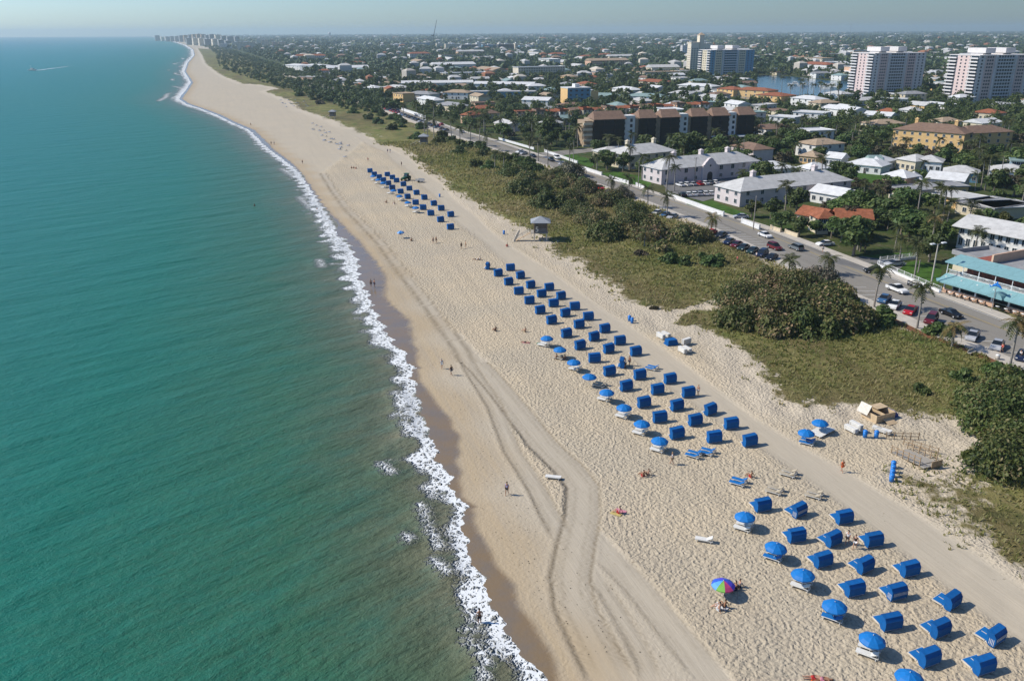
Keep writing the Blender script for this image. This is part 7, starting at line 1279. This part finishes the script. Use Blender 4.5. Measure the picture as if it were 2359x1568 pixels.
# ---- far houses
def far_houses():
    r = np.random.default_rng(6); P = np.vstack([scatter(900, 3200, 46, 14, 11, 40), scatter(3200, 11000, 150, 45, 12, 60)]); P = P[free(P, 4)]; P = P[r.uniform(0, 1, len(P)) < np.where(P[:, 1] < 3200, .5, .6)]; n = len(P); sc = np.where(P[:, 1] < 3200, .8, 1.6) * r.uniform(.6, 1.4, n)
    pal = np.array([(.56, .55, .52), (.50, .48, .45), (.55, .50, .42), (.34, .15, .08), (.30, .20, .14), (.45, .46, .46), (.64, .56, .44)]); col = pal[r.choice(len(pal), n, p=[.3, .15, .12, .15, .08, .12, .08])]
    a = .34 + r.normal(0, .15, n) + r.choice([0, PI / 2], n); L, D, H, R = 8 * sc, 6 * sc, 3.4 * np.sqrt(sc) * r.choice([1, 1, 1.8, 3], n), 2.4 * sc ** .5
    V = np.zeros((n, 10, 3)); ca, sa = np.cos(a), np.sin(a)
    for j, (u, v, q) in enumerate([(-1, -1, 0), (1, -1, 0), (1, 1, 0), (-1, 1, 0), (-1, -1, 1), (1, -1, 1), (1, 1, 1), (-1, 1, 1), (-.35, 0, 2), (.35, 0, 2)]):
        X, Y = u * L, v * D; V[:, j, 0] = P[:, 0] + X * ca - Y * sa; V[:, j, 1] = P[:, 1] + X * sa + Y * ca; V[:, j, 2] = (0, 1, 1)[q] * (H + 2) + (R if q == 2 else 0)
    base = [(0, 1, 5, 4), (1, 2, 6, 5), (2, 3, 7, 6), (3, 0, 4, 7), (4, 5, 9, 8), (5, 6, 9, 9), (6, 7, 8, 9), (7, 4, 8, 8)]
    F3 = []
    for f in base: F3 += [(f[0], f[1], f[2])] + ([(f[0], f[2], f[3])] if f[2] != f[3] else [])
    F = (np.array(F3)[None] + (np.arange(n) * 10)[:, None, None]).reshape(-1, 3); m, b = newmat('far_house'); at = b.attr('hc').outputs['Color']; b.out(at, .8); cc = np.ones((n, 10, 4)); cc[:, :8, :3] = (.6, .56, .48); cc[:, :, :3] = col[:, None, :]
    o = part('far_houses', npmesh('far_houses', V.reshape(-1, 3), F, m, False, {'hc': ('FLOAT_COLOR', cc.reshape(-1, 4))})); setp(o, 'countless pale and terracotta roofs of the distant town', 'houses', None, 'stuff')
far_houses()
# ---- distant blocks one by one
for x, y, w_, h, n, wl, l in [(1040, 114, 8, 18, 6, 'tower_cream', 'small cream block left of the crane foot'), (957, 110, 62, 14, 4, 'stucco_blue', 'long low blue grey block left of the crane'), (1014, 115, 14, 17, 5, 'tower_cream', 'cream block at the crane foot'), (1045, 117, 34, 17, 5, 'tower_cream', 'cream block right of the crane'), (1083, 118, 34, 16, 5, 'dark_screen', 'dark fronted block right of the cream one'), (1104, 116, 10, 20, 6, 'tower_white', 'thin white block in the middle distance'),
    (1128, 117, 30, 15, 5, 'stucco_blue', 'grey block left of the cream stair tower'), (1168, 120, 36, 18, 6, 'dark_screen', 'dark apartment block with cream ends in the middle distance'), (1152, 120, 6, 21, 6, 'tower_cream', 'cream end tower of the dark block, left'), (1190, 120, 6, 20, 6, 'tower_cream', 'cream end tower of the dark block, right'), (1218, 116, 40, 12, 4, 'stucco_blue', 'low blue grey office block'), (1242, 102, 8, 14, 3, 'tower_white', 'small bright white block in the distance'), (1285, 102, 16, 16, 4, 'tower_white', 'bright white hall in the distance'), (1095, 95, 24, 14, 3, 'tower_white', 'distant bright white warehouse'),
    (568, 116, 38, 22, 7, 'tower_cream', 'grey cream slab block behind the far beach scrub'), (612, 112, 14, 26, 8, 'tower_cream', 'cream block right of the grey slab'), (634, 112, 10, 20, 7, 'stucco_peach', 'salmon block among the far beach trees'), (598, 106, 12, 26, 8, 'tower_cream', 'tall pale block behind the grey slab'), (650, 108, 14, 16, 5, 'stucco_peach', 'orange brown block far up the beach'), (520, 112, 26, 14, 4, 'tower_white', 'low white block at the far beach'), (545, 108, 16, 16, 5, 'tower_cream', 'low cream block at the far beach')]: block(x, y, w_, h * 1.05, 16, n, wl, l, .3, y > 108)
rr3 = random.Random(14); simple('tower_grey', (.27, .275, .27), .8)
for i, (x, top, wd) in enumerate([(364, 78, 9), (376, 82, 6), (388, 81, 8), (398, 80, 7), (409, 80, 8), (420, 78, 9), (431, 77, 10), (441, 76, 9), (451, 75, 10), (461, 74, 10), (471, 75, 9), (481, 77, 10), (492, 75, 12), (505, 76, 12), (518, 79, 10), (532, 80, 12), (548, 80, 9), (437, 84, 10), (452, 84, 10), (466, 84, 10), (480, 86, 12), (498, 86, 12), (512, 88, 12), (528, 90, 12)]):
    near_ = i >= 17; yb = 104 + (x - 437) * .06 if near_ else 94.5 + max(0, (x - 364)) * .045; g = G(x, yb); hh = max(12, (yb - top - 3) / 1900. * g.y * 1.0); hh = min(hh * .82, 46); block(x, yb, wd, hh, 30, max(5, int(hh / 5)), rr3.choice(['tower_grey', 'tower_cream', 'tower_grey', 'roof_tan']), 'hazy seafront tower, %s from the left on the far headland' % ORD[i] if i < 17 else 'nearer hazy tower, %s from the left below the far headland towers' % ORD[i - 17], .5, near_, 'towers on the far headland')
# ---- crane, masts
def crane():
    g = G(1000, 112); t = thing('tower_crane', 'lattice luffing crane standing above the distant town', 'crane', g, 0); s = 1.0
    mb = MB()
    for k in range(4): a = k * PI / 2 + PI / 4; mb.bar((1.6 * math.cos(a), 1.6 * math.sin(a), 0), (1.3 * math.cos(a), 1.3 * math.sin(a), 40), .45, 4)
    for k in range(10): mb.bar((-1.1, -1.1, k * 4), (1.1, -1.1, k * 4 + 4), .25, 4)
    part('mast', mb.mesh('mast', M['dark_metal']), t); mb = MB()
    for dx, dz in ((-1, 0), (1, 0), (0, 1.8)): mb.bar((dx, 0, 38 + dz), (12 + dx * .3, 0, 86), .45, 4, .3)
    for k in range(12): f = k / 12; mb.bar((12 * f - 1, 0, 38 + 48 * f), (12 * f + 1.6, 0, 38 + 48 * (f + .08)), .2, 4)
    part('jib', mb.mesh('jib', M['dark_metal']), t); part('cab', MB().box(-2, -1.5, 38, 1, 1.5, 41).mesh('cab', M['dark_metal']), t); part('counterweight', MB().box(-7, -1.2, 38, -2, 1.2, 40).mesh('counterweight', M['dark_metal']), t)
crane()
t = thing('radio_mast', 'thin guyed radio mast rising above the right horizon', 'mast', G(1957, 90), 0); part('mast', MB().bar((0, 0, 0), (0, 0, 85), .8, 5, .4).mesh('mast', M['steel']), t)
for k in range(3): a = k * 2.1; part('guy_wire', MB().bar((0, 0, 80), (40 * math.cos(a), 40 * math.sin(a), 0), .12, 3).mesh('guy_wire', M['steel']), t)
t = thing('water_tower', 'tiny pale water tower on the far skyline', 'water tower', G(760, 92), 0); part('stem', MB().bar((0, 0, 0), (0, 0, 34), 2.4, 8).mesh('stem', M['tower_white']), t); part('tank', MB().lathe([(2, 32), (8, 36), (9, 42), (7, 48), (0, 50)], 12).mesh('tank', M['tower_white']), t)
# ---- boats on the inlet
def yacht(x, y, sc, rz, lab):
    t = thing('motor_yacht', lab, 'boat', G(x, y), rz, 'boats on the inlet', sc); part('hull', MB().add([(-1.6, -6, 1.3), (1.6, -6, 1.3), (1.8, 0, 1.4), (0, 7, 2.1), (-1.8, 0, 1.4), (-1.2, -6, -.2), (1.2, -6, -.2), (1.2, 0, -.2), (0, 5.6, -.1), (-1.2, 0, -.2)], [(0, 1, 2, 3, 4), (0, 5, 6, 1), (1, 6, 7, 2), (2, 7, 8, 3), (3, 8, 9, 4), (4, 9, 5, 0)]).mesh('hull', M['white_plastic']), t); part('cabin', MB().prism([(-4, 1.3), (3, 1.5), (1.5, 3.0), (-3.6, 3.1)], -1.2, 1.2, 'x').mesh('cabin', M['white_plastic']), t); part('flybridge', MB().prism([(-2.6, 3.1), (1, 3.05), (.2, 4.0), (-2.4, 3.7)], -.9, .9, 'x').mesh('flybridge', M['white_plastic']), t); part('windscreen', MB().box(-1.22, -3, 2.0, 1.22, 1.4, 2.6).mesh('windscreen', M['win_glass']), t)
for a in [(1829, 197, 1.0, 1.2, 'white motor boat moored at the far bank of the inlet'), (1850, 199, .9, 1.3, 'second white motor boat moored at the far bank'), (1913, 205, 1.5, 1.1, 'white motor yacht on the inlet beside the left pink tower'), (1902, 202, 1.0, 1.4, 'small white boat behind the motor yacht'), (1607, 170, 2.4, 1.5, 'large white yacht moored before the cream stepped tower')]: yacht(*a)
for x, y, s_ in [(1819, 236, 1.25), (1846, 232, 1.25), (1872, 236, 1.3), (1888, 234, 1.35), (1898, 238, 1.3), (1910, 236, 1.25), (1860, 214, 1.3), (1842, 222, 1.3), (1800, 214, 1.3)]: palm_far(G(x, y), 10, x * .7, '%s palm of the tall royal palms by the inlet' % ORD[[1819, 1846, 1872, 1888, 1898, 1910, 1860, 1842, 1800].index(x)], 'royal palms by the inlet', s_)
PW = ['leftmost of three by the second lifeguard tower', 'tallest behind the second lifeguard tower', 'rightmost of three by the second lifeguard tower', 'just right of the second lifeguard tower', 'short, right of the second lifeguard tower', 'on the far verge left of the dune hump', 'across the road from the dune hump', 'short, above the dune hump', 'left of the far white van', 'right of the far white van', 'short, left of the far white van', 'upper one of two standing in the dune', 'lower one of two standing in the dune', 'stubby, left of the bright red car', 'short, beside the far white corner wall', 'tall, past the far white corner wall', 'short, opposite the grey roofed house', 'before the terracotta villa', 'right of the terracotta villa', 'short, at the far lawn corner', 'left of the cream house front', 'middle one of three before the cream house', 'right one of three before the cream house', 'at the left end of the cream house', 'short, on the cream house lawn']
for i, (x, y, h, s_) in enumerate([(985, 318, 8, 1.2), (978, 305, 8, 1.3), (1000, 322, 8, 1.25), (1040, 318, 8, 1.2), (1060, 330, 6, 1.2), (1084, 336, 8, 1.2), (1105, 325, 8, 1.2), (1122, 348, 6, 1.2), (1240, 372, 8, 1.1), (1262, 385, 8, 1.1), (1220, 362, 6, 1.2), (1160, 395, 6, 1.1), (1140, 392, 6, 1.1), (1330, 408, 4, 1.1), (960, 262, 6, 1.2), (1000, 275, 8, 1.2), (930, 268, 6, 1.2), (1080, 300, 8, 1.1), (1118, 300, 8, 1.2), (1312, 372, 6, 1.1), (1425, 372, 8, 1.1), (1450, 392, 8, 1.1), (1478, 415, 8, 1.1), (1400, 365, 8, 1.1), (1375, 395, 6, 1.)]): palm_far(G(x, y), h, i * 1.1, 'roadside palm %s' % PW[i], 'palms along the upper beach road', s_)
for i, (x, y, k, sc) in enumerate([(1840, 545, 0, .62), (1880, 540, 5, .5), (1915, 548, 1, .62), (1800, 530, 2, .6), (1775, 505, 0, .7), (1820, 478, 0, .6), (1958, 520, 4, .8), (2000, 500, 0, .9), (2040, 520, 2, .9), (2075, 545, 0, .95), (2030, 470, 4, 1.0), (1960, 478, 1, .7), (2090, 500, 2, .95), (1990, 545, 1, .7), (2130, 545, 0, .8)]):
    tree(G(x, y), k, sc, i * 1.1, '%s tree %s round the orange tiled villa, counting from the road' % (KIND[k], ORD[i]), 'broadleaf trees in the gardens')
# ---- wires between the utility poles along the kerb, and wrack on the sand
def wire(a, b_, za, zb, lab):
    A, B = G(*a), G(*b_); pts = []
    for k in range(9): s = k / 8; p = A.lerp(B, s); pts.append((p.x, p.y, ZS + za + (zb - za) * s - 1.2 * 4 * s * (1 - s) * .5))
    single('power_line', MB().tube(pts, [.025] * 9, 4).mesh('power_line', M['dark_metal']), lab, 'cable', group='power lines by the road')
wire((1735, 529), (2115, 628), 9.0, 3.0, 'cable sagging from the bare kerb pole towards the fence corner'); wire((1470, 433), (1735, 529), 9.0, 9.0, 'cable between the pale utility pole and the bare kerb pole'); wire((1321, 374), (1470, 433), 8.8, 9.0, 'cable between the far kerb pole and the pale utility pole')
def wrack():
    r = np.random.default_rng(19); y = np.exp(r.uniform(math.log(58), math.log(230), 520)); x = xwet(y) + r.gamma(3., 1.5, 520) + 1; n = len(y); a = r.uniform(0, 6.3, n); s = r.uniform(.02, .06, n); ca, sa = np.cos(a) * s, np.sin(a) * s; z = np.full(n, ZS + .03)
    V = np.stack([np.stack([x - ca * 1.6, y - sa * 1.6, z], 1), np.stack([x + sa, y - ca, z + s * .3], 1), np.stack([x + ca * 1.6, y + sa * 1.6, z], 1), np.stack([x - sa, y + ca, z + s * .3], 1)], 1).reshape(-1, 3)
    o = part('seaweed', npmesh('seaweed', V, np.arange(4 * n).reshape(-1, 4), simple('wrack', (.07, .05, .03), .9))); setp(o, 'scattered dark seaweed scraps on the flat damp sand', 'seaweed', None, 'stuff')
wrack()
